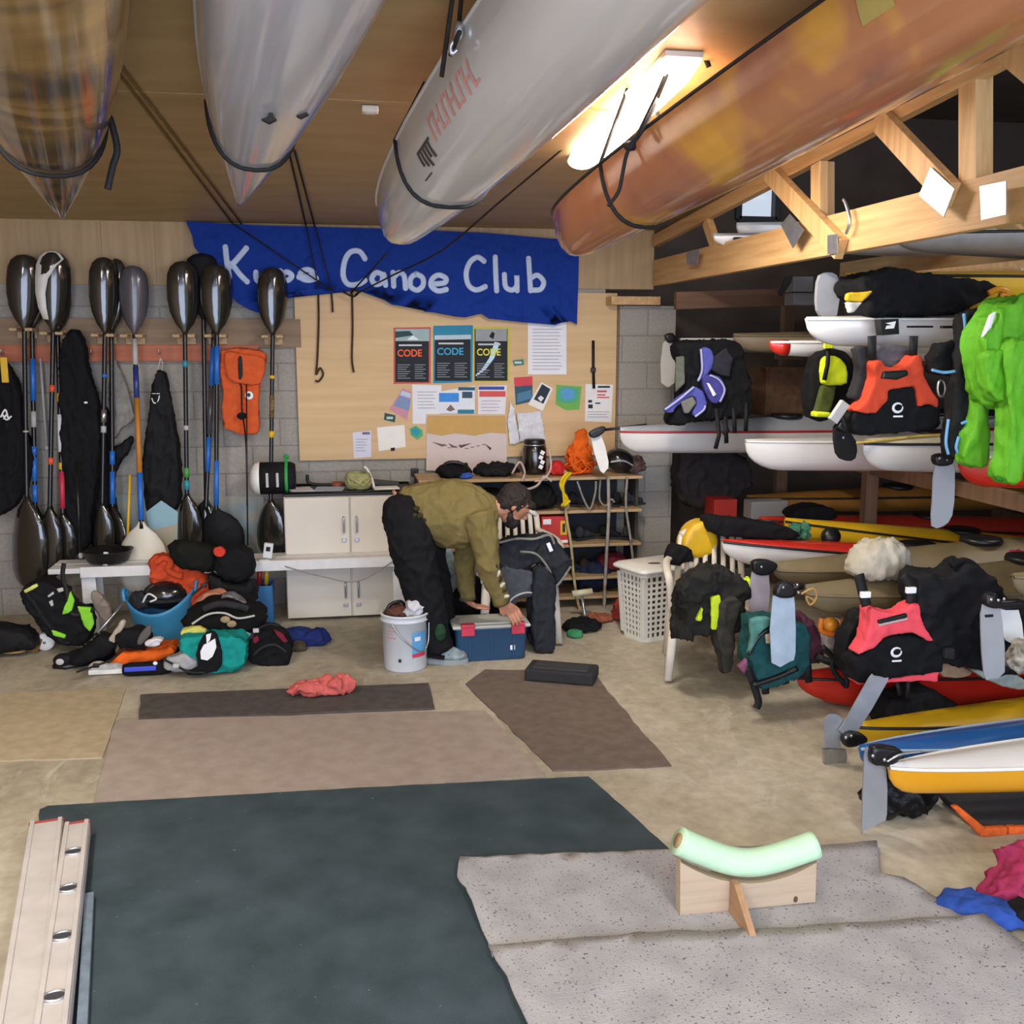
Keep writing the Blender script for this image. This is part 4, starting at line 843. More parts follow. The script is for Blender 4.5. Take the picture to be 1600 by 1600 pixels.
em = MB().tube(spl([hp+V((-.10, -.085, .03)), hp+V((-.06, -.108, .09)), hp+V((-.01, -.118, .06)), hp+V((-.05, -.116, .04))]), .012, 6, .5); build('emblem', em, WHI, hl)
build('brim', MB().tube([hp+V((.03+.152*math.cos(a), .118*math.sin(a), .035)) for a in [2*math.pi*j/28 for j in range(28)]], .012, 8, 1, True), CHAR, hl)
build('bag', heap(hp+V((-.13, -.02, -.03)), (.07, .07, .09), .012, 15, 31), CHAR, None, 'small grey pouch in the left side of the blue tub', 'bag')
# orange dry bag and dark clothes on the bench
BYo = 6.98
ob = thing('dry_bag', PY(285, 940, BYo), 'orange crumpled dry bag slumped over the bench behind the tub', 'dry bag')
build('bag_body', puff(smo([(240, 872), (262, 869), (285, 880), (310, 888), (325, 905), (334, 930), (338, 960), (318, 975), (288, 960), (262, 935), (240, 910)], 3), BYo, .16, .014, 5, .022, (13, 13, 13), 41), fab('orange bag', 'd2502c'), ob)
build('roll_top', MB().tube(spl(yline([(243, 880), (255, 872), (268, 878), (262, 890), (275, 898), (285, 900)], BYo-.1), 4), .022, 8), fab('orange bag', ''), ob)
bag_puff('jacket', [(262, 850), (280, 845), (310, 850), (335, 856), (340, 880), (330, 892), (305, 885), (285, 882), (268, 872)], 6.85, .18, fab('dark olive cloth', '151612'), 'dark jacket bundled on the bench left of the black sack', 'jacket', amp=.02, seed=42)
bag_puff('sack', [(338, 862), (355, 855), (375, 852), (393, 862), (400, 880), (392, 900), (372, 908), (350, 900), (336, 885)], 6.82, .2, BLK, 'rounded black sack lying on the bench near its middle', 'sack', amp=.014, seed=43)
bag_puff('pouch', [(334, 857), (345, 854), (353, 862), (346, 870), (336, 867)], 6.72, .05, fab('red pouch', 'd0402e'), 'small red pouch between the two dark bundles on the bench', 'pouch', amp=.004, seed=44, vox=.008)
bag_puff('jacket', [(325, 895), (350, 905), (375, 910), (398, 905), (402, 930), (385, 950), (350, 955), (332, 935)], 6.8, .16, BLK2, 'black garment hanging below the black sack in front of the bench', 'jacket', amp=.02, seed=45)
wd_ = thing('carton', PY(418, 872, 7.0), 'small white printed carton standing on the bench near the cabinets', 'carton'); 
build('box', MB().box(PY(419, 860, 7.0), (.06, .035, .10), Matrix.Rotation(.15, 3, 'Y'), .003), plas('white carton', 'd8d8d6', .6), wd_); build('print_mark', MB().box(PY(419, 858, 6.98), (.028, .004, .03), Matrix.Rotation(.15, 3, 'Y'), .001), CHAR, wd_); build('base', MB().box(PY(413, 876, 6.98), (.07, .06, .018), None, .003), plas('white carton', ''), wd_)
p = PY(165, 873, 7.0); build('tag', MB().box(p, (.03, .01, .09), Matrix.Rotation(.12, 3, 'Y'), .002), WHI, None, 'small white tag standing on the bench below the third wing paddle', 'tag')
p = PY(172, 866, 7.15); build('basin', MB().lathe([(.05, 0), (.13, .02), (.16, .09), (.165, .095), (.15, .09), (.12, .03), (.001, .02)], V((p.x, 7.09, zt2-.017)), 26), BPL, None, 'shallow black basin on the bench below the third wing paddle', 'basin')
# black and green gear bag leaning against the bench
GY = 6.72
gb = thing('trolley_bag', PY(95, 1000, GY), 'black trolley bag with lime green panels leaning at the left end of the bench', 'bag')
build('bag_body', puff(smo([(37, 922), (60, 906), (85, 908), (105, 922), (118, 945), (140, 950), (147, 985), (135, 1000), (112, 1003), (85, 990), (62, 965)], 2), GY, .2, .014, 5, .012, (11, 11, 11), 51), BLK, gb)
LIME = fab('lime panel', '8bd43a', .06)
for q, s in (([(110, 923), (117, 938), (112, 956), (97, 960)], 1), ([(121, 947), (143, 949), (147, 975), (141, 986), (132, 978)], 2), ([(37, 922), (58, 911), (60, 916), (40, 927)], 3), ([(80, 983), (103, 992), (102, 997), (84, 992)], 4)): build('lime_panel', puff(q, GY-.1, .03, .007, 2, .002, (9, 9, 9), s), LIME if s != 3 else fab('yellow green edge', 'c9cf72'), gb)
for q in ([(74, 931), (83, 924), (85, 928), (76, 934)], [(76, 940), (82, 937), (84, 946), (80, 948)], [(88, 920), (105, 916), (107, 921), (92, 926)]): build('print_mark', puff(q, GY-.105, .012, .004, 1), LGR, gb)
build('strap', MB().tube(spl(yline([(100, 880), (98, 900), (104, 925), (112, 960), (140, 955), (147, 950)], GY-.11)), .016, 6, .3, up=(0, 1, 0)), STR, gb)
wc = onfloor(72, 1016); wc += V((0, 0, .058)); Rx = Matrix.Rotation(math.pi/2, 3, 'X')
build('wheel', MB().lathe([(.012, -.02), (.05, -.02), (.058, -.012), (.058, .012), (.05, .02), (.012, .02)], wc, 28, True, Rx), WPL, gb)
build('axle', MB().tube([wc+V((0, -.03, 0)), wc+V((0, .06, 0)), wc+V((.01, .1, .09))], .009, 8), STEEL, gb)
build('side_tube', MB().tube(spl(yline([(42, 927), (58, 950), (75, 975), (95, 1000), (110, 1005)], GY-.09)), .02, 8), BLK2, gb)
# things under and beside it
build('cardboard_piece', MB().box(onfloor(52, 1006, .05), (.09, .05, .10), Matrix.Rotation(.4, 3, 'Y'), .004), fab('brown card', '8a5f35'), None, 'scrap of brown cardboard left of the white wheel', 'cardboard')
bag_puff('mat_roll', [(-60, 978), (0, 975), (30, 978), (55, 992), (62, 1010), (30, 1014), (0, 1016), (-60, 1018)], 6.7, .2, BLK2, 'flat black bundle on the floor at the left edge', 'bundle', amp=.012, seed=52)
build('rope', MB().tube(spl([onfloor(u, v, .03) for u, v in ((-30, 1012), (5, 1014), (22, 1009), (40, 1016), (20, 1020), (0, 1018), (30, 1015))]), .008, 6), fab('tan rope', 'a08048'), None, 'tan rope on the floor at the left edge', 'rope')
for (b0, b1, lab) in (((195, 940), (152, 990), 'silver pole slanting across the gear pile'),):
    A_ = PY(*b0, 6.55); B_ = PY(*b1, 6.4); t = thing('pole', B_, lab, 'pole'); build('shaft', MB().tube([A_, B_], .009, 8), STEEL, t); build('ferrule', MB().tube([B_, B_+(B_-A_).normalized()*.04], .012, 8), BPL, t)
bag_puff('grey_cover', [(146, 922), (165, 935), (175, 955), (170, 975), (160, 965), (148, 945)], 6.8, .06, fab('taupe cloth', '8a7d70'), 'taupe cloth drooping below the bench beside its leg', 'cloth', amp=.008, seed=53)
# shoe like black boot, left front
bt = thing('wetsuit_boot', onfloor(100, 1044), 'black neoprene boot with a pale round patch, front left of the pile', 'boot')
q = onfloor(110, 1042); bd_ = MB(); bd_.ell(q+V((-.03, 0, .045)), (.07, .05, .045), 20, 12); bd_.ell(q+V((.06, .06, .05)), (.11, .055, .05), 20, 12, Matrix.Rotation(.5, 3, 'Z')); bd_.ell(q+V((.17, .12, .075)), (.08, .055, .07), 20, 12, Matrix.Rotation(.5, 3, 'Z'))
build('upper', fuse(bd_, .009, 6), BLK2, bt); build('patch', MB().ell(q+V((-.045, -.052, .05)), (.024, .005, .02), 16, 8), LGR, bt)
build('sole', MB().tube([q+V((-.09, -.01, .012)), q+V((-.02, -.04, .012)), q+V((.08, .02, .012)), q+V((.2, .11, .012))], .018, 8), BPL, bt)
# orange buoyancy vest lying flat
VY = onfloor(210, 1046).y
ov = thing('life_vest', onfloor(215, 1040), 'bright orange buoyancy vest lying flat at the front of the pile', 'life vest')
FLO = fab('fluorescent orange', 'ee6a22', .06)
build('vest_panel', puff([(170, 1036), (190, 1013), (218, 1012), (245, 1010), (272, 1004), (278, 1010), (262, 1022), (225, 1032), (195, 1038), (172, 1040)], VY+.12, .24, .012, 4, .008, (9, 9, 9), 61), FLO, ov)
build('vest_back', puff([(140, 1040), (172, 1026), (176, 1042), (220, 1038), (275, 1018), (278, 1026), (250, 1040), (215, 1046), (160, 1048)], VY+.14, .26, .012, 4, .01, (9, 9, 9), 62), BLK, ov)
build('trim', MB().tube(spl(yline([(137, 1042), (150, 1050), (185, 1052), (196, 1048)], VY+.0), 4), .013, 8), LGR, ov)
tw_ = thing('throw_bag', onfloor(230, 1056), 'black and blue throw line bag lying in front of the orange vest', 'bag')
q = onfloor(230, 1055); build('bag_body', MB().lathe([(.002, -.14), (.03, -.135), (.04, -.1), (.042, .08), (.035, .13), (.02, .15), (.002, .152)], q+V((0, 0, .042)), 18, True, Matrix.Rotation(math.pi/2, 3, 'Y')), BLK, tw_)
build('blue_panel', MB().box(q+V((-.03, -.036, .052)), (.18, .012, .028), None, .004), plas('bright blue panel', '3c49c8', .5), tw_)
build('clip', MB().ell(q+V((.055, -.03, .08)), (.014, .012, .012), 10, 6), WHI, tw_)
bag_puff('sandal', [(180, 992), (192, 985), (215, 978), (228, 985), (240, 995), (236, 1008), (205, 1010), (185, 1006)], 6.32, .14, BLK, 'black neoprene shoe bundle between the tub and the orange vest', 'shoes', amp=.012, seed=63)
bag_puff('fin', [(214, 1005), (218, 992), (228, 980), (236, 976), (236, 990), (226, 1003), (219, 1008)], 6.24, .025, plas('grey fin rubber', '56504c', .6), 'grey rubber fin standing up in front of the blue tub', 'fin', amp=0, vox=.007)
bag_puff('jacket', [(138, 1010), (160, 992), (180, 992), (182, 1006), (160, 1026), (138, 1034), (112, 1036), (118, 1022)], 6.35, .18, BLK, 'black jacket heaped between the black boot and the orange vest', 'jacket', amp=.022, seed=64)
bag_puff('sleeve', [(170, 1000), (180, 985), (192, 968), (196, 975), (186, 992), (178, 1005)], 6.3, .05, fab('pale tan sleeve', 'b5a896'), 'pale tan sleeve lying on the pile left of the tub', 'cloth', amp=.005, seed=65, vox=.008)
bag_puff('plastic_bag', [(228, 1002), (245, 996), (256, 998), (250, 1007), (236, 1010)], 6.2, .08, fab('white plastic bag', 'd8d4d6', .05), 'crumpled white plastic bag behind the orange vest', 'bag', amp=.012, seed=66, vox=.009)
bag_puff('towel', [(256, 1034), (285, 1018), (310, 1026), (312, 1038), (290, 1044), (262, 1046)], 6.08, .12, fab('pale grey towel', 'a7a6a6', .1), 'pale grey towel on the floor between the vest and the teal bag', 'towel', amp=.012, seed=67)
# teal bag
tl = thing('bag', onfloor(345, 1042), 'teal bag with a white printed black panel at the front of the pile', 'bag')
TY = 6.15
build('bag_body', puff(smo([(283, 992), (305, 988), (345, 988), (378, 990), (388, 1005), (386, 1022), (378, 1038), (350, 1044), (320, 1042), (296, 1022)], 2), TY, .22, .013, 5, .012, (9, 9, 9), 71), fab('teal nylon', '178f86', .1), tl)
build('front_panel', puff(smo([(322, 988), (336, 988), (345, 1010), (346, 1040), (330, 1050), (296, 1054), (292, 1048), (310, 1042), (306, 1020)], 2), TY-.12, .05, .008, 3, .004, (9, 9, 9), 72), BLK, tl)
pr = MB(); 
for q in ([(322, 992), (330, 990), (328, 1000), (323, 1006)], [(318, 1008), (326, 1004), (336, 998), (338, 1012), (332, 1026), (324, 1032), (314, 1030), (313, 1018)]): pr.prism(yline(q, TY-.158), (0, .012, 0))
build('print_mark', pr, WHI, tl, fix=True)
bag_puff('cloth', [(283, 984), (305, 978), (322, 982), (318, 990), (290, 994)], 6.2, .08, fab('yellow cloth', 'd5cf6a'), 'yellow cloth peeping out above the teal bag', 'cloth', amp=.006, seed=73, vox=.009)
bag_puff('jacket', [(290, 965), (310, 945), (345, 938), (380, 942), (412, 950), (415, 968), (395, 985), (350, 990), (300, 988)], 6.35, .28, fab('black brown nylon', '11100e'), 'large black waterproof jacket heaped above the teal bag', 'jacket', amp=.028, seed=74)
BJ = bpy.data.objects[[o.name for o in COL.objects if o.get('label', '').startswith('large black waterproof')][0]]
build('zip', MB().tube(spl(yline([(300, 975), (325, 960), (350, 958), (372, 966), (398, 962)], 6.19)), .007, 6), LGR, BJ); build('collar', MB().tube(spl(yline([(318, 952), (340, 944), (368, 946), (388, 952)], 6.2)), .022, 8), CHAR, BJ)
for u, v in ((352, 968), (362, 975)): build('tan_patch', MB().ell(PY(u, v, 6.19), (.03, .014, .022), 12, 8), fab('tan patch', 'a08a6a'), BJ)
for k, (pts, y, lab) in enumerate((([(120, 1050), (150, 1040), (175, 1030), (196, 1012)], 6.1, 'thin black strap across the black jacket at the front of the pile'), ([(255, 1030), (275, 1040), (296, 1050), (322, 1050)], 5.98, 'black strap trailing on the floor before the grey towel'), ([(300, 930), (318, 915), (326, 906)], 6.5, 'dark grey strap sticking up beside the tub handle'), ([(388, 1000), (400, 985), (420, 975), (436, 978)], 6.1, 'dark strap lying over the top of the black rucksack'))):
    s_ = thing('strap', PY(*pts[0], y), lab, 'strap'); build('webbing', MB().tube(spl(yline(pts, y)), .013, 6, .5), CHAR if k == 2 else STR, s_); build('buckle', MB().box(PY(*pts[1], y-.01), (.035, .02, .025), None, .004), LGR if k % 2 else BPL, s_)
shp = thing('shoe', onfloor(165, 1050), 'pale grey trainer lying on its side at the front left of the orange vest', 'shoe')
qs = onfloor(168, 1052); build('upper', fuse(MB().ell(qs+V((-.05, 0, .04)), (.06, .04, .04), 14, 8).ell(qs+V((.04, .0, .032)), (.07, .042, .032), 14, 8), .009, 4), fab('pale trainer', 'b3b0ac'), shp); build('sole', MB().box(qs+V((0, -.035, .02)), (.2, .014, .03), None, .006), WPL, shp)
bag_puff('towel', [(305, 940), (325, 925), (345, 921), (355, 930), (340, 940), (310, 952)], 6.5, .12, fab('salmon towel', 'c4866a'), 'salmon towel on top of the black jacket heap', 'towel', amp=.012, seed=75)
bag_puff('sweater', [(350, 928), (372, 930), (385, 945), (360, 948), (345, 940)], 6.42, .1, fab('grey print cloth', '77757a', .5), 'grey patterned cloth on top of the black jacket heap', 'cloth', amp=.01, seed=76)
bag_puff('towel', [(365, 985), (385, 972), (402, 975), (396, 990), (388, 1002), (378, 1000)], 6.28, .1, fab('pale sage towel', '93a09c'), 'pale sage towel between the teal bag and the dark rucksack', 'towel', amp=.012, seed=77)
rk = thing('rucksack', onfloor(425, 1030), 'black rucksack with dark red panels at the right of the pile', 'rucksack')
build('bag_body', puff(smo([(392, 995), (405, 982), (425, 980), (448, 990), (456, 1010), (452, 1028), (425, 1034), (395, 1030), (388, 1012)], 2), 6.3, .24, .013, 5, .012, (10, 10, 10), 81), BLK, rk)
for q in ([(394, 998), (402, 992), (406, 1000), (398, 1006)], [(426, 982), (442, 990), (450, 1002), (444, 1004), (434, 994)]): build('red_panel', puff(q, 6.18, .03, .007, 2), fab('dark red panel', '7c2434'), rk)
build('strap', MB().tube(spl(yline([(395, 1025), (410, 1012), (430, 1008), (448, 1020)], 6.16)), .012, 6, .4, up=(0, 1, 0)), STR, rk)
bj = MB(); 
for (u, v, a, b_, c4, s) in ((462, 1000, .10, .08, .07, 3), (490, 1000, .11, .09, .07, 4)): bj.join(heap(onfloor(u, v+6), (a, b_, c4), .02, 13, s))
build('towel', fuse(bj, .01, 3), fab('navy towel', '24316a'), None, 'navy blue towel crumpled on the floor right of the pile', 'towel')
build('cloth', heap(onfloor(464, 1016), (.06, .05, .04), .01, 15, 6), fab('brown cloth', '4b4236'), None, 'small brown cloth under the navy towel', 'cloth')
# blue crate behind, under the bench
ct = thing('crate', PY(412, 975, 7.0), 'small blue crate with bottles under the bench beside the cabinets', 'crate')
a = PY(398, 975, 7.0); b = PY(424, 920, 7.0); cm = (a+b)/2
cbx = MB()
for dx, dy, sx, sy in ((0, -.1, b.x-a.x, .012), (0, .1, b.x-a.x, .012), (-(b.x-a.x)/2, 0, .012, .2), ((b.x-a.x)/2, 0, .012, .2)): cbx.box((cm.x+dx, 7.1+dy, .16), (sx, sy, .30), None, .004)
build('shell', cbx, plas('crate blue', '2f6ba0', .5), ct); build('base', MB().box((cm.x, 7.1, .012), (b.x-a.x, .2, .02)), plas('crate blue', ''), ct)
for u, col, lab in ((405, 'b52a2a', 'red handled tool standing in the blue crate'), (416, 'c8a032', 'yellow handled tool standing in the blue crate')):
    P0 = PY(u, 915, 7.1); t = thing('hand_tool', V((P0.x, 7.1, .03)), lab, 'tool'); build('shaft', MB().tube([V((P0.x, 7.1, .03)), V((P0.x, 7.1, .3))], .01, 8), STEEL, t); build('handle', MB().tube([V((P0.x, 7.1, .3)), V((P0.x+.01, 7.1, .42))], .017, 8), plas('grip '+col, col), t)
# ================================================================== SHELF UNIT BEHIND THE MAN
SY = 7.2; SD = .42
sxl = PY(655, 800, SY).x; sxr = PY(1003, 800, SY).x
su = thing('shelf_unit', ((sxl+sxr)/2, SY+.2, 0), 'low timber shelf unit with a dark back, full of ropes and shoes, below the pinboard', 'shelf')
szs = [PY(900, v, SY).z for v in (748, 800, 853, 904)]; szs.append(.08)
for z in szs: build('shelf_board', MB().box(((sxl+sxr)/2, SY+SD/2, z), (sxr-sxl, SD, .022), None, .003), SHELFW, su)
for x in (sxl+.01, (sxl+sxr)/2-.1, sxr-.01): build('upright', MB().box((x, SY+SD/2+.05, szs[0]/2), (.022, SD-.1, szs[0]), None, .002), mat('dark shelf side', '3a3632', .8), su)
build('back_panel', MB().box(((sxl+sxr)/2, SY+SD+.01, szs[0]/2), (sxr-sxl, .012, szs[0])), mat('dark blue grey back', '2b2e33', .8), su)
def sx(u): return PY(u, 800, SY+.15).x
# pairs of shoes on the shelves
def shoe(x, y, z, L, col, rz=0):
    mb = MB(); R = Matrix.Rotation(rz, 3, 'Z')
    for dx, rx, rz_, h in ((-.3, .22, .30, .30), (.05, .26, .20, .19), (.32, .2, .14, .13)): mb.ell(V((x, y, z))+R @ V((dx*L, 0, h*L)), (rx*L, .17*L, rz_*L), 14, 8)
    for p in mb.v: p.z = max(p.z, z+.002)
    return fuse(mb, .011, 4)
SH = [fab('shoe black', '1a1a1c'), fab('shoe charcoal', '343438'), fab('shoe navy', '23283c'), fab('shoe brown', '3c2d24')]
spots = [(890, 1, 0, 'pulled out at the left of the third shelf'), (915, 1, 1, 'upright shoe in the middle of the second gap'), (955, 1, 0, 'dark shoe beside the rope on the second gap'), (982, 1, 1, 'black shoe at the right end of the second gap'), (895, 2, 2, 'navy shoe at the left of the third gap'), (925, 2, 3, 'brown shoe in the third gap'), (968, 2, 1, 'charcoal shoe at the right of the third gap'), (905, 0, 0, 'black shoe in the top gap'), (965, 0, 0, 'black shoe at the right of the top gap'), (990, 0, 1, 'charcoal shoe at the right end of the top gap')]
for i, (u, row, c, lab) in enumerate(spots):
    z = szs[row+1]+.012; t = thing('shoe', (sx(u), SY+.17, z), 'shoe on the shelf unit, '+lab, 'shoe', 'shoes on the shelf unit')
    build('upper', shoe(sx(u), SY+.17, z+.012, .17, 0, [0, .5, -.4, 1.2, .2][i % 5]), SH[c], t)
    build('sole', MB().box((0, 0, 0), (.19, .065, .016), Matrix.Rotation([0, .5, -.4, 1.2, .2][i % 5], 3, 'Z'), .006).disp(lambda p: V((sx(u), SY+.17, z+.010))), CHAR, t)
build('bundle', heap(V((sx(960), SY+.2, szs[3]+.012)), (.12, .12, .09), .015, 13, 91), fab('dark red cloth', '6a2430'), None, 'dark red cloth on the lowest visible shelf', 'cloth')
build('bundle', heap(V((sx(835), SY+.15, szs[1]+.012)), (.16, .13, .13), .02, 11, 92), BLK, None, 'black bag on the upper shelf behind the man\'s head', 'bag')
build('bundle', heap(V((sx(770), SY+.2, szs[1]+.012)), (.12, .12, .10), .02, 11, 93), BLK2, None, 'black bundle on the upper shelf behind the man\'s shoulders', 'bag')
build('bundle', heap(V((sx(935), SY+.2, .093)), (.18, .14, .16), .025, 10, 94), fab('navy bundle', '20243a'), None, 'navy bundle on the bottom shelf', 'bag')
# red first aid style box on the shelf
p = PY(868, 830, SY-.02); bxr = thing('carton', (p.x, SY+.06, szs[2]), 'red and white carton with a yellow patch on the shelf behind the draped chair', 'carton')
z0_ = szs[2]+.012; hB = PY(868, 808, SY-.02).z-z0_
build('box', MB().box((p.x, SY+.09, z0_+hB/2), (.2, .18, hB), None, .004), plas('red carton', 'c2302c', .6), bxr)
mk = MB(); mk.use(WHI); mk.box((p.x-.06, SY-.003, z0_+hB*.83), (.06, .004, hB*.18)); mk.box((p.x, SY-.003, z0_+hB*.12), (.19, .004, .02)); mk.use(YEL); mk.box((p.x+.065, SY-.003, z0_+hB*.6), (.05, .004, hB*.5)); mk.use(BPL); mk.box((p.x+.065, SY-.006, z0_+hB*.6), (.02, .004, hB*.3)); build('print_mark', mk, None, bxr)
# on top of the unit
TZ = szs[0]+.012
def on(u, dy=.2): return V((PY(u, 748, SY+dy).x, SY+dy, TZ))
cn = thing('canister', on(835, .25), 'shiny black canister with white print on the shelf top under the creased sheet', 'canister')
q = on(835, .25); build('body', MB().lathe([(.01, 0), (.085, 0), (.09, .02), (.09, .19), (.08, .215), (.07, .225), (.01, .226)], q, 28), mat('glossy black can', '17130f', .2, coat=.5), cn)
build('lid', MB().lathe([(.072, .215), (.078, .22), (.078, .25), (.07, .258), (.001, .26)], q, 28), BPL, cn)
build('lid_band', MB().tube([q+V((.082*math.cos(a), .082*math.sin(a), .218)) for a in [2*math.pi*j/28 for j in range(28)]], .006, 6, 1, True), STEEL, cn)
lm = MB()
for j in range(4): lm.box(q+V((.03+.012*(j % 2), -.088, .06+.035*j)), (.03, .012, .028), Matrix.Rotation(.5, 3, 'Y'))
build('print_mark', lm, WHI, cn)
# orange line bag
ol = thing('rope_bag', on(900, .2), 'tall heap of orange rope and mesh on the right of the shelf top', 'rope')
ORR = fab('orange rope', 'e2641c')
build('mesh_bag', fuse(MB().join(heap(on(905, .22), (.10, .09, .16), .03, 14, 95)).join(heap(on(908, .22)+V((0, 0, .13)), (.055, .05, .14), .02, 16, 96)), .01, 2), ORR, ol)
rp_ = MB()
for i in range(10):
    c = on(893+ (i*7 % 30), .12)+V((0, 0, .05+.02*(i % 3))); a0 = i*.9; R = Matrix.Rotation(a0, 3, 'Z') @ Matrix.Rotation(.8+.3*math.sin(i), 3, 'X')
    rp_.tube([c+R @ V((.06*math.cos(t), .05*math.sin(t), 0)) for t in [2*math.pi*j/14 for j in range(14)]], .008, 5, 1, True)
build('rope_loops', rp_, ORR, ol)
build('bag', heap(on(870, .15), (.06, .07, .07), .012, 14, 97), fab('red nylon', 'c02c2a'), None, 'red nylon bag on the shelf top left of the orange rope', 'bag')
build('bag', heap(on(708, .15), (.13, .09, .07), .02, 13, 98), BLK, None, 'black bag lying on the left of the shelf top', 'bag')
build('bag', heap(on(728, .06), (.045, .04, .03), .006, 14, 99), fab('blue nylon', '3560b0'), None, 'small blue pouch on the shelf top in front of the black bag', 'pouch')
build('bag', heap(on(775, .18), (.16, .10, .06), .02, 13, 100), BLK2, None, 'flat black bag in the middle of the shelf top', 'bag')
build('handle', MB().tube(spl([on(690, .12)+V((0, 0, .04)), on(700, .1)+V((0, 0, .11)), on(722, .1)+V((0, 0, .10)), on(735, .12)+V((0, 0, .03))]), .014, 8), BPL, None, 'black loop handle rising from the shelf top below the chart', 'handle')
bk_ = thing('helmet', on(975, .2), 'black helmet with pale stripes on the right of the shelf top', 'helmet')
q = on(968, .2); build('shell', MB().ell(q+V((0, 0, .09)), (.12, .10, .09), 24, 12, Matrix.Rotation(.4, 3, 'Y')), mat('glossy black shell', ''), bk_); build('stripe', MB().tube(spl([q+V((-.09, -.07, .09)), q+V((0, -.098, .10)), q+V((.08, -.07, .06))]), .008, 6), LGR, bk_)
build('bundle', heap(on(990, .2), (.07, .08, .08), .02, 13, 101), fab('grey red bundle', '6e5550', .5), None, 'mixed grey and red straps at the right end of the shelf top', 'straps')
# hanging ropes in front of the shelves
cord('rope', yline([(884, 735), (880, 765), (888, 790), (884, 800), (892, 850), (897, 905), (905, 950), (915, 975)], SY-.03), .011, fab('cream rope', 'b7a878'), 'long cream rope hanging down the left of the open shelves', 'rope')
yr = thing('rope_hank', PY(884, 790, SY-.05), 'bright yellow rope hank hanging at the left of the open shelves', 'rope')
yk = MB()
for k in range(7):
    o = 3*math.sin(k*2.3); yk.tube(spl(yline([(890+o, 738), (878+o, 760-k), (884-o, 778+k), (880+o, 790), (888+o, 782)], SY-.06-.006*k), 4), .009, 6)
build('hank', yk, fab('yellow rope', 'd9b822'), yr)
for pts, r, col, lab in (([(950, 745), (951, 800), (948, 860), (945, 920), (944, 955)], .013, '9a9488', 'thick grey rope hanging down the middle of the shelves'), ([(980, 745), (978, 790), (985, 840), (990, 885)], .010, '8f897c', 'grey rope hanging at the right of the shelves'), ([(902, 752), (912, 780), (922, 795), (930, 770), (931, 752)], .008, '8a857a', 'loop of grey rope hanging between the cream and the thick rope'), ([(938, 750), (937, 780), (946, 790), (955, 780), (960, 785)], .007, '8f897c', 'small bent grey rope loop beside the thick grey rope'), ([(862, 752), (850, 745), (840, 758), (825, 764), (812, 760)], .009, 'b9a9a0', 'pinkish cord draped over the shelf edge behind the man'), ([(857, 700), (861, 730), (850, 748), (835, 752)], .008, 'c4a598', 'pinkish cord looped over the canister'), ([(800, 740), (812, 722), (820, 738), (815, 752)], .008, 'bfa79b', 'pinkish cord loop left of the canister')):
    cord('rope', yline(pts, SY-.035), r, fab('rope '+col, col), lab, 'rope')
# stuff on the floor in front of the shelves
pm = thing('hand_pump', onfloor(915, 985), 'cream handled pump leaning in front of the shelves', 'pump')
build('grip', MB().tube(yline([(894, 928), (925, 924)], 6.95), .024, 10), plas('cream grip', 'd3cba8'), pm); build('shaft', MB().tube([PY(908, 926, 6.95), PY(917, 980, 6.85)], .012, 8), STEEL, pm); build('foot', MB().box(PY(917, 982, 6.85), (.08, .06, .03), None, .006), BPL, pm)
build('bundle', heap(onfloor(910, 985), (.13, .09, .05), .015, 12, 102), BLK, None, 'black straps in a heap on the floor by the pump', 'straps')
build('cloth', heap(onfloor(935, 972), (.10, .06, .04), .012, 14, 103), fab('tan red cloth', '96573f'), None, 'rust coloured cloth on the floor left of the hamper', 'cloth')
build('cloth', heap(onfloor(968, 968), (.05, .05, .12), .015, 14, 104), fab('dusty red cloth', 'a8423a'), None, 'dusty red cloth against the left side of the hamper', 'cloth')
build('cloth', heap(onfloor(898, 995), (.05, .05, .03), .01, 14, 105), fab('green cloth', '3f8a5a'), None, 'small green cloth on the floor by the draped chair leg', 'cloth')
gg = onfloor(860, 985); build('carton', MB().box(gg+V((0, .1, .05)), (.12, .1, .1), None, .004), plas('red carton', ''), None, 'small red carton on the floor under the draped chair', 'carton')
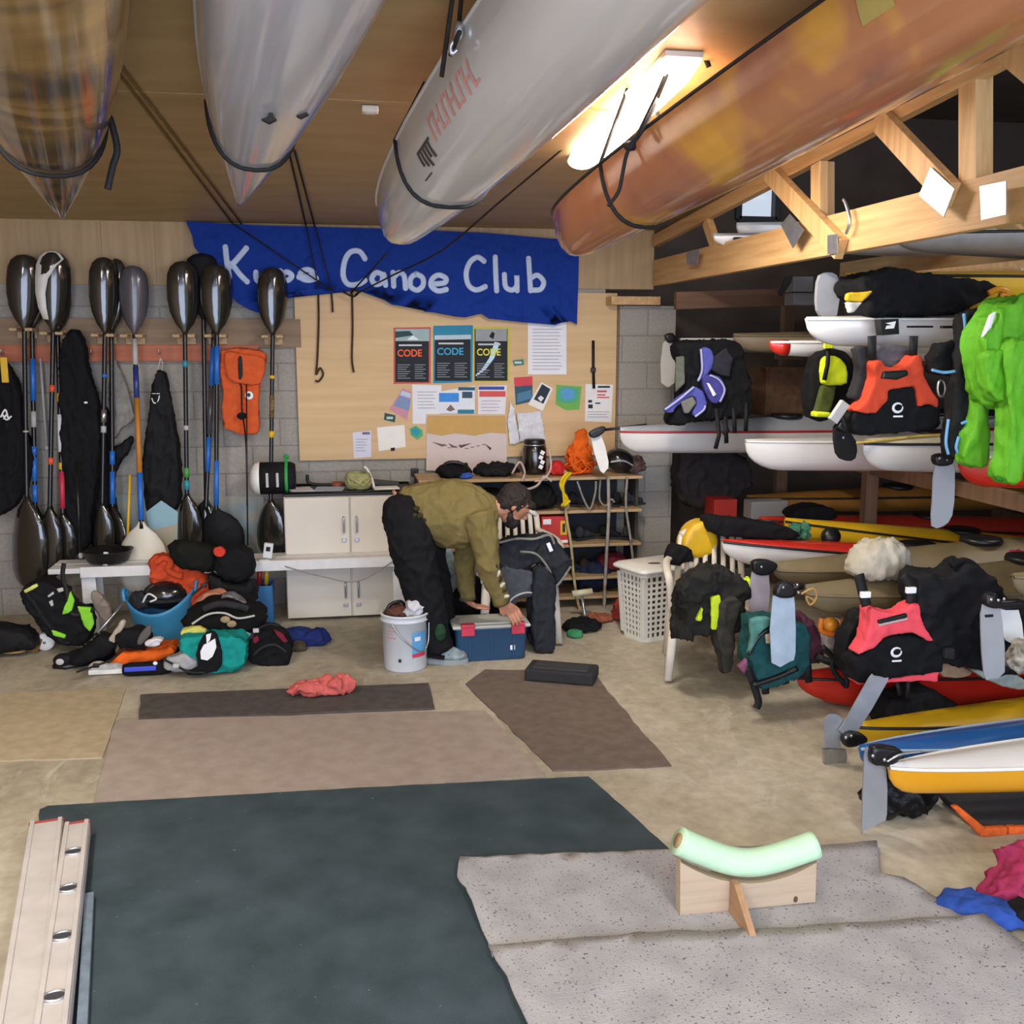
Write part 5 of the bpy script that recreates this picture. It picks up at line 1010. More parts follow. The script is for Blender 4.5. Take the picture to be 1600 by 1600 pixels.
# ================================================================== PLASTIC CHAIRS
CHW = plas('chair plastic', 'd6cdbe', .5)
def chair(loc, rz, label):
    """monobloc chair, local axes: faces -Y"""
    t = thing('plastic_chair', loc, label, 'chair', None, rz)
    seat = MB().loft([[V((sx_*.22*math.copysign(1, 1), y, z)) for sx_ in (-1, -.5, 0, .5, 1)]+[V((sx_*.22, y, z-.02)) for sx_ in (1, .5, 0, -.5, -1)] for y, z in ((-.23, .415), (-.22, .435), (-.1, .43), (.08, .42), (.2, .415))]); build('seat', seat, CHW, t, local=True)
    def bp(x, h): return V((x*(1-.12*max(0, (h-.42)/.42)), .2+.11*(h-.42)/.42+.0-.10*x*x/.05*.12, h))
    back = MB()
    for x in (-.20, .20): back.tube([bp(x, .42), bp(x, .6), bp(x*.97, .78)], .02, 8, .7)
    arc = [bp(-.2+.4*k/10, .78+.07*math.sin(math.pi*k/10)) for k in range(11)]; back.tube(arc, .028, 8, .6)
    build('back_frame', back, CHW, t, local=True)
    for k in range(6):
        x = -.145+.058*k; build('slat', MB().tube([bp(x, .43), bp(x, .6), bp(x, .79+.03*math.cos(x*6))], .017, 6, .4), CHW, t, local=True)
    for s in (-1, 1):
        build('armrest', MB().tube(spl([bp(s*.20, .68), V((s*.26, .1, .66)), V((s*.27, -.1, .655)), V((s*.26, -.21, .63)), V((s*.245, -.23, .55)), V((s*.235, -.23, .43))]), .024, 8, .6), CHW, t, local=True)
        for y, yt_ in ((-.25, -.2), (.27, .17)):
            lg = MB().tube([V((s*.215, yt_, .43)), V((s*.25, y, .02))], [.033, .024], 8, .7)
            build('leg', lg, CHW, t, local=True)
    return t
chair((1.16, 6.55, 0), -.05, 'pale plastic chair behind the man, draped with a wetsuit and jacket')
chair((2.17, 5.62, 0), -.3, 'pale plastic chair beside the hamper, draped with a dark jacket')
# wetsuit and jacket over the first chair
wj = thing('jacket', PY(830, 900, 6.25), 'dark jacket with grey edging and a white tag on the chair behind the man', 'jacket')
GJ = fab('slate cloth', '2a2c31'); GE = fab('grey edging', '807d76'); SLT = fab('grey wetsuit', '4b4d53')
build('jacket_body', puff(smo([(780, 848), (800, 840), (835, 838), (860, 838), (875, 855), (890, 875), (882, 895), (868, 915), (860, 890), (840, 878), (815, 886), (790, 892), (774, 880)], 3), 6.28, .14, .013, 5, .014, (12, 12, 8), 111), GJ, wj)
build('edging', MB().tube(spl(yline([(780, 848), (805, 842), (835, 842), (858, 836), (866, 850)], 6.19)), .014, 6, .6), GE, wj)
build('edging', MB().tube(spl(yline([(812, 862), (838, 866), (858, 890), (868, 916), (892, 885)], 6.19)), .013, 6, .6), GE, wj)
build('care_tag', MB().box(PY(859, 855, 6.19), (.025, .006, .06), Matrix.Rotation(-.4, 3, 'Y'), .002), WHI, wj)
ws = thing('wetsuit', PY(830, 960, 6.2), 'grey and black wetsuit hanging to the floor from the chair behind the man', 'wetsuit')
build('torso_panel', puff(smo([(782, 885), (812, 888), (832, 892), (846, 905), (846, 925), (830, 930), (808, 932), (796, 950), (786, 948), (780, 920)], 3), 6.24, .10, .011, 4, .01, (14, 14, 6), 112), SLT, ws)
build('leg_panel', puff(smo([(835, 888), (855, 892), (866, 915), (864, 960), (864, 1012), (838, 1016), (830, 975), (832, 930)], 3), 6.18, .10, .011, 4, .012, (16, 16, 4), 113), GJ, ws)
build('leg_panel', puff(smo([(826, 932), (838, 932), (842, 985), (840, 1004), (826, 1003), (824, 960)], 3), 6.26, .08, .011, 4, .01, (16, 16, 4), 114), CHAR, ws)
build('seam', MB().tube(spl(yline([(792, 948), (802, 934), (822, 926), (845, 928), (848, 922)], 6.17)), .006, 6), LGR, ws)
pl_ = build('garment', puff(smo([(690, 858), (706, 862), (712, 880), (722, 905), (716, 935), (700, 935), (696, 900)], 3), 6.75, .10, .012, 4, .015, (14, 14, 8), 115), fab('pale teal cloth', '8fa3a6', .4), None, 'pale cloth hanging behind the man\'s legs', 'cloth')
build('crate', MB().box((PY(735, 880, 7.0).x, 6.95, PY(735, 895, 7.0).z), (.16, .12, .16), None, .006), plas('pale blue bin', '9fb2bb', .5), None, 'pale blue box behind the man\'s arms', 'box')
build('bundle', heap(onfloor(742, 985), (.22, .14, .28), .03, 9, 106), BLK, None, 'dark heap of clothing behind the blue storage box', 'clothing')
# dark jacket over the second chair
DJ = thing('jacket', PY(1100, 940, 5.3), 'dark grey jacket with lime panels draped over the chair beside the hamper', 'jacket')
DG = fab('dark grey shell', '262522')
JP = lambda pts: zc(960, 850, 1600/360, pts)
build('jacket_body', puff(smo(JP([(430, 320), (480, 260), (560, 190), (660, 165), (760, 180), (870, 260), (900, 310), (850, 380), (820, 560), (700, 600), (560, 600), (470, 630), (415, 640), (415, 580), (450, 480), (445, 400)]), 3), 5.28, .20, .014, 5, .024, (11, 11, 8), 121), DG, DJ)
build('sleeve', puff(smo(JP([(720, 400), (800, 360), (850, 400), (830, 520), (810, 700), (800, 860), (745, 880), (730, 740), (700, 690), (690, 560)]), 3), 5.18, .11, .012, 4, .014, (14, 14, 5), 122), fab('grey sleeve', '393731'), DJ)
LIM = fab('lime yellow panel', 'c9e032', .06)
for q in ([(670, 370), (730, 345), (735, 400), (705, 595), (670, 590)], [(560, 530), (605, 440), (615, 450), (600, 535)]): build('lime_panel', puff(JP(q), 5.15 if q[0][0] > 600 else 5.16, .03, .007, 2, .003, (12, 12, 12), 5), LIM, DJ)
build('hood', puff(smo(JP([(440, 330), (540, 200), (660, 180), (700, 260), (640, 330), (500, 400)]), 3), 5.20, .12, .012, 5, .02, (13, 13, 13), 123), DG, DJ)
build('cuff_patch', puff(smo(JP([(885, 290), (905, 245), (945, 235), (940, 300), (915, 360), (890, 355)]), 2), 5.22, .06, .009, 3, .006, (14, 14, 14), 124), LIM, DJ)
# ================================================================== KAYAKS
def stern_round(x, xr): return 0 if x >= xr else 1-math.sqrt(max(0, 1-(1-x/xr)**2))
def kayak_geo(L, W, D, crown=.07, rocker=.05, vee=.75, blunt=.6, n=44, tipd=.35, sheer=0, xr=.16, tip=None):
    """hull, deck and seam; local: stern at x=0, bow at x=L, keel line at z=0"""
    H = []; K = []; S1 = []; S2 = []
    for i in range(n+1):
        t = i/n; t = .5-.5*math.cos(math.pi*t); s = min(t, 1-t)*2
        x = t*L; w = max(W/2*(1-(1-s)**2.2)**blunt, .012); zk = rocker*(1-s)**3; zs = D+sheer*(1-s)**2
        d = min(D*(tipd+(1-tipd)*min(1, s*2.2)**.6), zs-zk); d *= 1-.85*stern_round(min(x, L-x), xr); zk2 = zs-d; ring = []
        for k in range(15):
            a = math.pi*k/14; cx, sn = math.cos(a), math.sin(a)
            ring.append(V((x, -w*math.copysign(abs(cx)**vee, cx), zs-(zs-zk2)*sn**.85 if sn > 1e-6 else zs)))
        H.append(ring)
        c = crown*(.35+.65*min(1, s*2)); dk = []
        for k in range(11):
            q = -1+2*k/10; dk.append(V((x, w*q, zs+c*(1-abs(q)**1.8))))
        K.append(dk); S1.append(V((x, -w, zs))); S2.append(V((x, w, zs)))
    hull = MB().loft(H, False, False); hull.add([p.copy() for p in H[0]], [tuple(range(15))]); hull.add([p.copy() for p in H[-1]], [tuple(range(15))[::-1]])
    deck = MB().loft(K, False, False); deck.add([p.copy() for p in K[0]], [tuple(range(11))[::-1]]); deck.add([p.copy() for p in K[-1]], [tuple(range(11))])
    seam = MB().tube(S1, .008, 6).tube(S2, .008, 6)
    cap = None
    if tip:
        m_ = [i for i in range(n+1) if H[i][0].x <= tip]; cap = MB(); rg = []
        for i in m_:
            r = H[i]+K[i][::-1][1:-1][::-1] if False else H[i]+K[i][1:-1][::-1]; c0 = sum(r, V((0, 0, 0)))/len(r); rg.append([c0+(p-c0)*1.03+V((-.004, 0, 0)) for p in r])
        cap.loft(rg)
    return hull, deck, seam, K, cap
def place(mbs, org, xdir, roll=0):
    x = V(xdir).normalized(); y = V((0, 0, 1)).cross(x).normalized(); z = x.cross(y); M = Matrix((x, y, z)).transposed().to_4x4(); M = Matrix.Translation(V(org)) @ M @ Matrix.Rotation(roll, 4, 'X')
    for mb in mbs:
        for p in mb.v: p.xyz = M @ p
    return M
def kayak(stern, d, label, hm, dm, sm, L=5.2, W=.52, D=.24, cockpit=True, group=None, name='kayak', roll=0, **kw):
    h, k, s, K, cap = kayak_geo(L, W, D, **kw); M = place([h, k, s]+([cap] if cap else []), stern, d, roll)
    t = thing(name, stern, label, 'kayak', group)
    build('hull', h, hm, t, fix=True); build('deck', k, dm, t, fix=True); build('seam', s, sm, t)
    if cap: build('stern_tip', cap, KR, t, fix=True)
    if cockpit:
        ck = MB(); zc_ = D+kw.get('crown', .07)+.005
        ck.tube([M @ V((L*.5+.38*math.cos(a), .2*math.sin(a), zc_)) for a in [2*math.pi*j/28 for j in range(28)]], .016, 8, 1, True); build('cockpit_rim', ck, BPL, t)
        hc = MB().lathe([(.001, .0), (.11, .0), (.115, -.012), (.115, -.03), (.001, -.03)], M @ V((L*.24, 0, D+kw.get('crown', .07)+.012)), 22); build('hatch_cover', hc, BPL, t)
    return t, M
def rudder(par, pts, Y, m, th=.008, bracket=None, bm=BPL, extra=None):
    P = [PY(u, v, Y) for u, v in smo(pts, 2)]; r = build('rudder_blade', MB().prism(P, (0, th, 0)), m, par, fix=True)
    if bracket: build('rudder_bracket', puff(smo(bracket, 2), Y-.012, .05, .008, 3), bm, par)
    if extra:
        for u, v in extra: build('bolt', MB().ell(PY(u, v, Y-.045), (.008, .006, .008), 8, 6), STEEL, par)
    return r
KW = mat('white gelcoat', 'd9d7d3', .28, var=.04, ns=3, coat=.4); KR = mat('red gelcoat', 'c62a1c', .25, var=.06, ns=3, coat=.4); KY = mat('yellow gelcoat', 'd6aa1e', .3, var=.06, ns=3, coat=.3); KB = mat('blue gelcoat', '2560a8', .28, var=.06, ns=3, coat=.4); KA = mat('amber gelcoat', 'd6961c', .28, var=.06, ns=3, coat=.4); KG = mat('pale grey deck', 'a9aeb2', .35, var=.05, ns=4)
KO = mat('olive hull', '6e6144', .5, var=.14, ns=5); KT = mat('tan hull', '85755b', .45, var=.12, ns=4); KBK = mat('black deck', '1c1b1c', .4); KRED = plas('red stripe', 'b5202a', .35); KC = mat('cream deck', 'cfc6ad', .35, var=.05, ns=4)
XD = V((1, 0, 0))
def at(u, v, Y): return PY(u, v, Y)
def rackk(u, vk, Y, label, hm, dm, sm, yaw=0, drop=0, **kw):
    """kayak lying in the racks: stern keel corner seen at (u, vk), pointing to +X"""
    return kayak(at(u, vk, Y), (math.cos(yaw), math.sin(yaw), -drop), label, hm, dm, sm, group='kayaks in the side racks', **kw)
# --- rack posts and arms
RKW = wood('rack timber', '6b5138', '80624a', .65, 2, 2)
rk = thing('kayak_rack', (3.55, 5.6, 0), 'tall timber rack that carries the stacked kayaks in the storage bay', 'kayak rack')
for x in (3.55, 5.6):
    for y in (3.15, 6.345, 7.75): build('post', MB().box((x, y, 1.15), (.09, .075, 2.3), None, .004), RKW, rk)
    for z in (.50, 1.12, 1.86): build('arm', MB().bar((x, 3.1, z), (x, 7.9, z), .06, .09), RKW, rk)
# --- upper rack
_, M1 = rackk(968, 712, 7.0, 'white kayak with a red line along its seam, under the purple life vest', KW, KG, KRED, W=.5, D=.17, tipd=.9, crown=.10, rocker=.02); k1 = _
rudder(k1, [(923, 682), (938, 676), (951, 722), (947, 735), (938, 736)], 7.02, WPL, bracket=[(920, 676), (934, 668), (945, 666), (944, 674), (934, 682), (924, 684)])
build('rudder_arm', MB().tube(yline([(940, 672), (975, 668), (1010, 664)], 7.02), .01, 6), BPL, k1)
k2, _ = rackk(1163, 742, 6.0, 'plain white kayak with rounded stern in the middle rack before the red lined one', KW, KW, WPL, W=.52, D=.21, tipd=.85, crown=.04, rocker=.03, xr=.24)
k3, _ = rackk(1345, 748, 5.35, 'white kayak with cream deck and a black folded rudder in the middle rack', KW, KC, KBK, W=.5, D=.20, tipd=.9, crown=.08)
rudder(k3, [(1305, 668), (1318, 664), (1338, 690), (1337, 716), (1322, 720), (1308, 708)], 5.32, BPL, .03, bracket=[(1306, 668), (1316, 655), (1326, 650), (1332, 668), (1318, 676)], extra=[(1320, 672), (1318, 684)])
build('bungee', MB().tube(spl(yline([(1338, 692), (1380, 688), (1430, 682), (1500, 678)], 5.3)), .008, 6), fab('yellow bungee', 'd0b65a'), k3)
k4, _ = rackk(1493, 775, 4.6, 'red kayak with white deck in the middle rack, under the green jacket', KR, KW, WPL, W=.52, D=.20, tipd=.85, crown=.06)
rudder(k4, [(1462, 722), (1488, 720), (1492, 760), (1488, 805), (1474, 822), (1456, 822), (1457, 780)], 4.6, GRYP, bracket=[(1458, 712), (1472, 708), (1486, 712), (1486, 724), (1472, 728), (1460, 726)], extra=[(1468, 716), (1480, 718)])
# --- top rack
k5, _ = rackk(1258, 546, 4.95, 'white kayak with a black square emblem in the top rack, above the orange life vest', KW, KW, WPL, W=.5, D=.15, tipd=.85, crown=.04, rocker=.02, yaw=.02, xr=.2)
kd = MB()
def dec(u, v): return PY(u, v, 4.95-.215)
emq = MB(); emq.use(BPL); emq.prism([PY(u, v, 4.70) for u, v in ((1376, 499), (1404, 498), (1405, 522), (1379, 524))], (0, .06, 0)); emq.use(WHI)
for s in ([(1384, 505), (1400, 502), (1397, 513), (1384, 514), (1386, 509), (1394, 508)],): emq.prism([PY(u, v, 4.696) for u, v in s], (0, .004, 0))
build('emblem', emq, None, k5, fix=True)
lt_ = MB()
for i in range(9): 
    u = 1422+i*4.2; lt_.prism(yline([(u, 509), (u+2.6, 509), (u+2.6, 512), (u, 512)], 4.655), (0, .03, 0))
for i in range(4): 
    u = 1474+i*5; lt_.prism(yline([(u, 509), (u+3.6, 509), (u+3.6, 513), (u, 513)], 4.63), (0, .03, 0))
build('print_mark', lt_, BPL, k5)
k6, _ = rackk(1202, 568, 5.6, 'white kayak with a red stern tip in the top rack behind the vests', KW, KW, WPL, W=.46, D=.12, tipd=.85, crown=.03, xr=.08, tip=.15)
k7, _ = rackk(1145, 560, 6.66, 'tan kayak in the top rack, behind the red tipped one', KT, KT, KO, W=.52, D=.15, tipd=.8, crown=.05)
k8, _ = rackk(1062, 556, 7.2, 'pale kayak with a hanging rudder at the back of the top rack', KG, KBK, WPL, W=.5, D=.12, tipd=.8, crown=.03)
rudder(k8, [(1036, 536), (1052, 538), (1054, 598), (1033, 598)], 7.08, plas('pale grey blade', 'c2c0ba', .4), bracket=[(1038, 524), (1050, 520), (1056, 532), (1044, 536)])
k9, _ = rackk(1370, 562, 5.25, 'white kayak sliver with a rounded stern directly under the emblem kayak', KW, KW, WPL, W=.24, D=.11, tipd=.8, crown=.03, cockpit=False)
k9.location.x -= 0
# yellow kayak under a black cover on top
k10, _ = rackk(1318, 492, 5.15, 'yellow kayak under a black cover at the very top of the rack', KY, KY, KBK, W=.5, D=.20, tipd=.6, crown=.05, yaw=.02)
rudder(k10, [(1282, 430), (1300, 426), (1312, 440), (1308, 492), (1290, 497), (1278, 485), (1277, 455)], 5.1, GRYP, .03)
build('kayak_cover', puff(smo([(1322, 445), (1345, 428), (1370, 422), (1430, 432), (1500, 442), (1535, 452), (1520, 465), (1490, 482), (1460, 492), (1400, 492), (1340, 494), (1345, 470), (1330, 462)], 3), 4.95, .30, .016, 5, .016, (8, 8, 8), 131), BLK, None, 'black fabric cover draped over the yellow kayak on the top rack', 'cover')
build('yellow_flap', puff([(1322, 458), (1362, 455), (1345, 472), (1320, 470)], 4.78, .03, .007, 2, .003), fab('yellow flap', 'e0b62a'), k10); build('white_flap', puff([(1321, 472), (1346, 472), (1332, 488), (1326, 490)], 4.78, .03, .007, 2, .003), fab('white flap', 'd9d6cc'), k10)
hd = MB().tube(spl(yline([(1545, 458), (1560, 452), (1572, 455), (1575, 462), (1562, 462)], 4.75)), .016, 8); build('carry_handle', hd, plas('amber handle', 'd08a1e'), k10)
# --- loft kayaks seen through the truss
kl1 = thing('surf_ski', PY(1155, 378, 6.6), 'white ski with rounded tail on the loft seen through the truss', 'kayak', 'boats on the loft')
h, k, s, K, _c = kayak_geo(5, .42, .12, crown=.06, tipd=.8, rocker=.0); place([h, k, s], PY(1150, 382, 6.6), XD); build('hull', h, KW, kl1, fix=True); build('deck', k, KW, kl1, fix=True)
kl2 = thing('surf_ski', PY(1115, 395, 6.9), 'white ski with a small rudder on the loft, lower and further left behind the truss', 'kayak', 'boats on the loft')
h, k, s, K, _c = kayak_geo(5, .4, .10, crown=.05, tipd=.6, rocker=.0); place([h, k, s], PY(1114, 395, 6.2), XD); build('hull', h, KW, kl2, fix=True); build('deck', k, KG, kl2, fix=True); build('rudder_bracket', MB().box(PY(1155, 376, 6.15), (.08, .03, .04), None, .006), BPL, kl2)
kl3, _ = kayak(PY(1395, 405, 5.4), (1, -.12, 0), 'grey hull lying on the loft above the top rack', mat('grey hull', '8d8d8c', .4), KG, KBK, L=4, W=.7, D=.13, crown=.02, tipd=.5, cockpit=False, group='boats on the loft')
build('strap', MB().tube(spl([PX(1322, 365, 2.36), PX(1328, 345, 2.36), PX(1322, 320, 2.36), PX(1318, 312, 2.36)]), .008, 6), STEEL, None, 'thin bent steel strap on the bottom chord of the truss', 'strap')
# --- middle level kayaks near the wall
k11, _ = rackk(1124, 890, 5.68, 'white kayak with a red deck and black seam, behind the dark jacket chair', KW, KR, KBK, W=.5, D=.17, tipd=.85, crown=.05, yaw=-.02, drop=.085, xr=.22)
k12, _ = rackk(1220, 850, 6.12, 'yellow kayak in the rack behind the red decked one', KY, KY, KBK, W=.40, D=.15, tipd=.8, crown=.07, yaw=-.02, drop=.13)
build('deck_fitting', MB().lathe([(.001, .02), (.05, .02), (.055, 0), (.06, -.03)], PY(1300, 838, 5.85), 18, True, Matrix.Rotation(1.2, 3, 'X')), BPL, k12)
build('rope_tuft', heap(PY(1250, 842, 5.85), (.05, .04, .05), .03, 18, 132), fab('teal green rope', '3c6e55'), None, 'green tangle of rope at the tail of the yellow kayak', 'rope')
k13, _ = rackk(1185, 834, 6.65, 'red kayak with a black tail cover behind the yellow kayak', KR, KR, KBK, W=.52, D=.10, tipd=.8, crown=.07, yaw=-.06, drop=.05)
build('cover', puff(smo([(1233, 796), (1260, 788), (1292, 792), (1300, 804), (1286, 810), (1235, 810)], 2), 6.35, .2, .014, 4, .006), BLK, None, 'black cover over the middle of the red kayak', 'cover')
build('cover', puff(smo([(1102, 812), (1112, 806), (1180, 814), (1232, 824), (1236, 838), (1150, 836), (1106, 830)], 2), 5.85, .2, .014, 4, .006), BLK, None, 'black cover wrapped round a kayak tail above the white chair', 'cover')
k14, _ = rackk(1165, 806, 7.3, 'orange topped kayak low at the back wall of the storage bay', mat('orange brown hull', '9a6a2c', .45), mat('orange brown hull', ''), KBK, W=.5, D=.14, tipd=.7, crown=.06)
build('box', MB().box(PY(1126, 795, 7.2), (.18, .2, .17), None, .005), plas('red box', 'a8281e', .6), None, 'red box at the back of the storage bay above the yellow chair', 'box')
build('box', MB().box(PY(1196, 795, 7.0), (.28, .15, .13), None, .005), plas('grey box', '8a8a8c', .6), None, 'grey box beside the red box in the storage bay', 'box')
ys = thing('plastic_shell', PY(1085, 860, 5.9), 'yellow moulded seat shell left of the red decked kayak', 'seat')
build('shell', puff(smo([(1062, 862), (1064, 838), (1078, 818), (1100, 812), (1112, 828), (1116, 850), (1100, 866), (1080, 868)], 3), 5.95, .16, .014, 5), mat('yellow shell', 'd9ab1a', .4), ys); build('black_edge', puff(smo([(1042, 862), (1052, 852), (1076, 856), (1080, 872), (1060, 880), (1042, 876)], 3), 5.85, .10, .012, 4, .012), BLK, ys)
# olive kayaks
k15, _ = rackk(1208, 926, 5.2, 'olive kayak with a pale rudder in the lower rack, behind the front olive one', KO, KO, KO, W=.44, D=.13, tipd=.7, crown=.13, blunt=.5, vee=1)
rudder(k15, [(1175, 894), (1201, 896), (1201, 948), (1194, 963), (1172, 962)], 5.18, plas('lilac grey blade', 'b3aab0', .4), bracket=[(1174, 878), (1190, 873), (1210, 878), (1212, 886), (1198, 898), (1178, 896)], extra=[(1190, 886)])
k16, _ = rackk(1256, 972, 4.75, 'olive kayak with a pale blue rudder, pink life vest hung over it', KO, KO, KO, W=.5, D=.15, tipd=.7, crown=.14, blunt=.5, vee=1)
rudder(k16, [(1208, 932), (1236, 930), (1242, 945), (1243, 1020), (1234, 1034), (1206, 1036)], 4.72, mat('pale blue blade', 'a8bccb', .4), bracket=[(1209, 930), (1214, 914), (1228, 907), (1240, 914), (1242, 928), (1228, 934)], extra=[(1224, 918), (1246, 914), (1248, 926)])
build('tail_fitting', MB().tube(yline([(1236, 918), (1254, 916)], 4.7), .018, 8), BPL, k16)
build('tail_cord', MB().tube(spl(yline([(1252, 928), (1270, 920), (1276, 932), (1266, 945), (1260, 932), (1272, 938)], 4.6)), .006, 6), fab('tan cord', 'b08a52'), k16)
# right side rudders at the frame edge
k18, _ = rackk(1578, 955, 4.05, 'olive kayak at the right edge with a pair of hanging rudders', KO, KO, KO, W=.46, D=.16, tipd=.75, crown=.05)
rudder(k18, [(1536, 944), (1558, 946), (1566, 968), (1570, 1050), (1548, 1060), (1538, 1056), (1533, 985)], 4.03, GRYP, bracket=[(1536, 942), (1542, 928), (1554, 926), (1560, 938), (1596, 936), (1598, 946), (1550, 950)], extra=[(1549, 937), (1560, 938), (1569, 936)])
build('blade_mark', MB().prism(yline([(1539, 961), (1552, 960), (1552, 964), (1540, 965)], 4.026), (0, .004, 0)), BPL, k18)
rudder(k18, [(1564, 948), (1590, 947), (1600, 1000), (1596, 1008), (1578, 1004), (1567, 992)], 4.2, WPL, bracket=[(1562, 946), (1596, 940), (1598, 950), (1566, 952)])
# --- kayaks on the floor
fl1, _ = kayak(at(1243, 1128, 4.95), (1, .02, 0), 'red kayak on the floor behind the raised silver rudder', KR, KR, KBK, W=.56, D=.25, tipd=.5, crown=.10, xr=.35, blunt=.7, group='kayaks on the floor')
build('skid_pad', MB().box(at(1288, 1128, 4.95), (.16, .05, .02), None, .006), BPL, fl1)
fl2, _ = kayak(at(1336, 1202, 4.4), (1, .03, .01), 'yellow kayak on the floor behind the blue one', KY, KY, KBK, W=.44, D=.22, tipd=.9, crown=.07, xr=.12, group='kayaks on the floor')
rudder(fl2, [(1312, 1142), (1318, 1132), (1358, 1060), (1366, 1056), (1384, 1060), (1385, 1068), (1336, 1148)], 4.2, mat('silver blade', 'a4a8ae', .38, metal=.35), bracket=[(1316, 1150), (1330, 1142), (1350, 1148), (1352, 1158), (1330, 1166), (1318, 1164)], extra=[(1322, 1153), (1330, 1150)])
ad = MB(); ad.prism([PY(1303+16*math.cos(a), 1134+18*math.sin(a), 4.22) for a in [2*math.pi*j/24 for j in range(24)]], (0, .01, 0)); ad.prism(yline([(1288, 1140), (1312, 1142), (1314, 1170), (1290, 1168)], 4.225), (0, .01, 0)); build('rudder_disc', ad, mat('silver blade', ''), fl2, fix=True)
build('rudder_plate', MB().prism(yline([(1287, 1172), (1298, 1170), (1322, 1172), (1324, 1184), (1320, 1200), (1288, 1194)], 4.22), (0, .02, 0)), STEEL, fl2, fix=True)
fl3, _ = kayak(at(1340, 1226, 3.96), (1, .03, 0), 'blue kayak on the floor between the yellow and the amber one', KB, KB, plas('pale blue line', 'a9c4de'), W=.43, D=.17, tipd=.85, crown=.05, group='kayaks on the floor')
fl4, _ = kayak(at(1385, 1258, 3.52), (1, .03, 0), 'amber kayak with a white deck, nearest on the floor', KA, KW, WPL, W=.44, D=.16, tipd=.85, crown=.05, xr=.1, group='kayaks on the floor')
rudder(fl4, [(1351, 1180), (1358, 1168), (1366, 1170), (1384, 1192), (1386, 1272), (1378, 1284), (1350, 1298), (1347, 1294)], 3.55, ALU, bracket=[(1358, 1174), (1366, 1164), (1392, 1166), (1408, 1172), (1402, 1184), (1390, 1196), (1372, 1194), (1360, 1192)], extra=[(1364, 1181), (1382, 1187)])
build('rudder_cable', MB().tube(spl(yline([(1386, 1190), (1396, 1184), (1410, 1178), (1440, 1174)], 3.5)), .005, 6), STEEL, fl4)
bgp = onfloor(1440, 1298); build('dry_bag', fuse(MB().join(heap(V((bgp.x, 3.72, 0)), (.15, .12, .14), .03, 11, 141)).join(heap(V((bgp.x-.09, 3.72, 0)), (.07, .08, .07), .014, 12, 142)), .009, 3), fab('shiny black nylon', '101012', rough=.4), None, 'shiny black bag on the floor under the amber kayak, behind its rudder', 'bag')
pf = thing('foam_paddle_float', onfloor(1560, 1300), 'black foam pad with an orange edge on the floor under the amber kayak', 'foam pad')
pp = [(1484, 1258), (1500, 1262), (1600, 1258), (1680, 1258), (1680, 1312), (1528, 1312)]
build('pad', puff([(1488, 1256), (1650, 1256), (1650, 1310), (1530, 1310)], 3.62, .3, .014, 3), mat('black foam', ''), pf)
oe = MB()
for q in ([(1484, 1258), (1496, 1258), (1538, 1292), (1528, 1304)], [(1528, 1292), (1572, 1290), (1572, 1304), (1528, 1306)], [(1573, 1290), (1660, 1288), (1660, 1306), (1573, 1304)]): oe.join(puff(q, 3.46, .03, .008, 2))
build('orange_edge', oe, fab('orange edging', 'd9642c'), pf)
bgq = thing('cockpit_cover', at(1440, 1130, 4.6), 'black bag sitting in the cockpit of the red floor kayak', 'bag')
build('bag_body', puff(smo([(1362, 1112), (1376, 1084), (1400, 1086), (1425, 1076), (1450, 1074), (1470, 1090), (1514, 1112), (1516, 1126), (1480, 1130), (1380, 1128)], 2), 4.6, .24, .014, 4, .012), BLK, bgq); build('grey_panel', MB().prism(yline([(1372, 1126), (1455, 1124), (1464, 1134), (1366, 1134)], 4.45), (0, .02, 0)), GRYP, bgq)
# ================================================================== GEAR HUNG ON THE RACKS
# pink and black life vest
def ring_logo(par, u, v, r, Y, under=True):
    mb = MB(); k = mpp(PY(u, v, Y))
    mb.tube([PY(u, v, Y)+V((r*k*math.cos(a), 0, r*k*math.sin(a)*.85)) for a in [.6+6.0*j/22 for j in range(23)]], [r*k*(.12+.2*math.sin(math.pi*j/22)) for j in range(23)], 6, .4, up=(0, 1, 0))
    if under: mb.box(PY(u, v+r*1.7, Y), (r*k*2, .004, r*k*.35))
    build('emblem', mb, WHI, par)
PV = thing('life_vest', PY(1388, 1060, 4.4), 'pink and black life vest hanging over the front olive kayak', 'life vest')
VP = lambda pts: zc(1280, 860, 5, pts)
PVY = 4.38
build('lower_panel', puff(smo(VP([(220, 830), (330, 770), (470, 660), (580, 640), (700, 650), (860, 710), (910, 770), (915, 900), (880, 930), (600, 960), (270, 1010), (240, 940)]), 2), PVY, .13, .011, 4, .006, (9, 9, 9), 151), BLK, PV)
PNK = fab('coral pink', 'ef5560', .06)
build('chest_panel', puff(VP([(355, 450), (380, 432), (470, 465), (540, 478), (600, 470), (690, 405), (735, 402), (760, 520), (800, 610), (858, 695), (820, 690), (690, 625), (590, 630), (470, 655), (400, 730), (250, 800), (320, 700), (355, 560)]), PVY-.03, .11, .010, 3, .004, (9, 9, 9), 152), PNK, PV)
build('pocket', puff(VP([(455, 545), (680, 488), (685, 520), (460, 572)]), PVY-.09, .02, .006, 1), BPL, PV); build('reflective_strip', puff(VP([(458, 576), (690, 524), (690, 540), (460, 592)]), PVY-.09, .02, .006, 1), LGR, PV)
build('hem', puff(VP([(240, 990), (600, 965), (900, 915), (880, 1000), (750, 1000), (270, 1030)]), PVY+.01, .10, .010, 3, .004), PNK, PV)
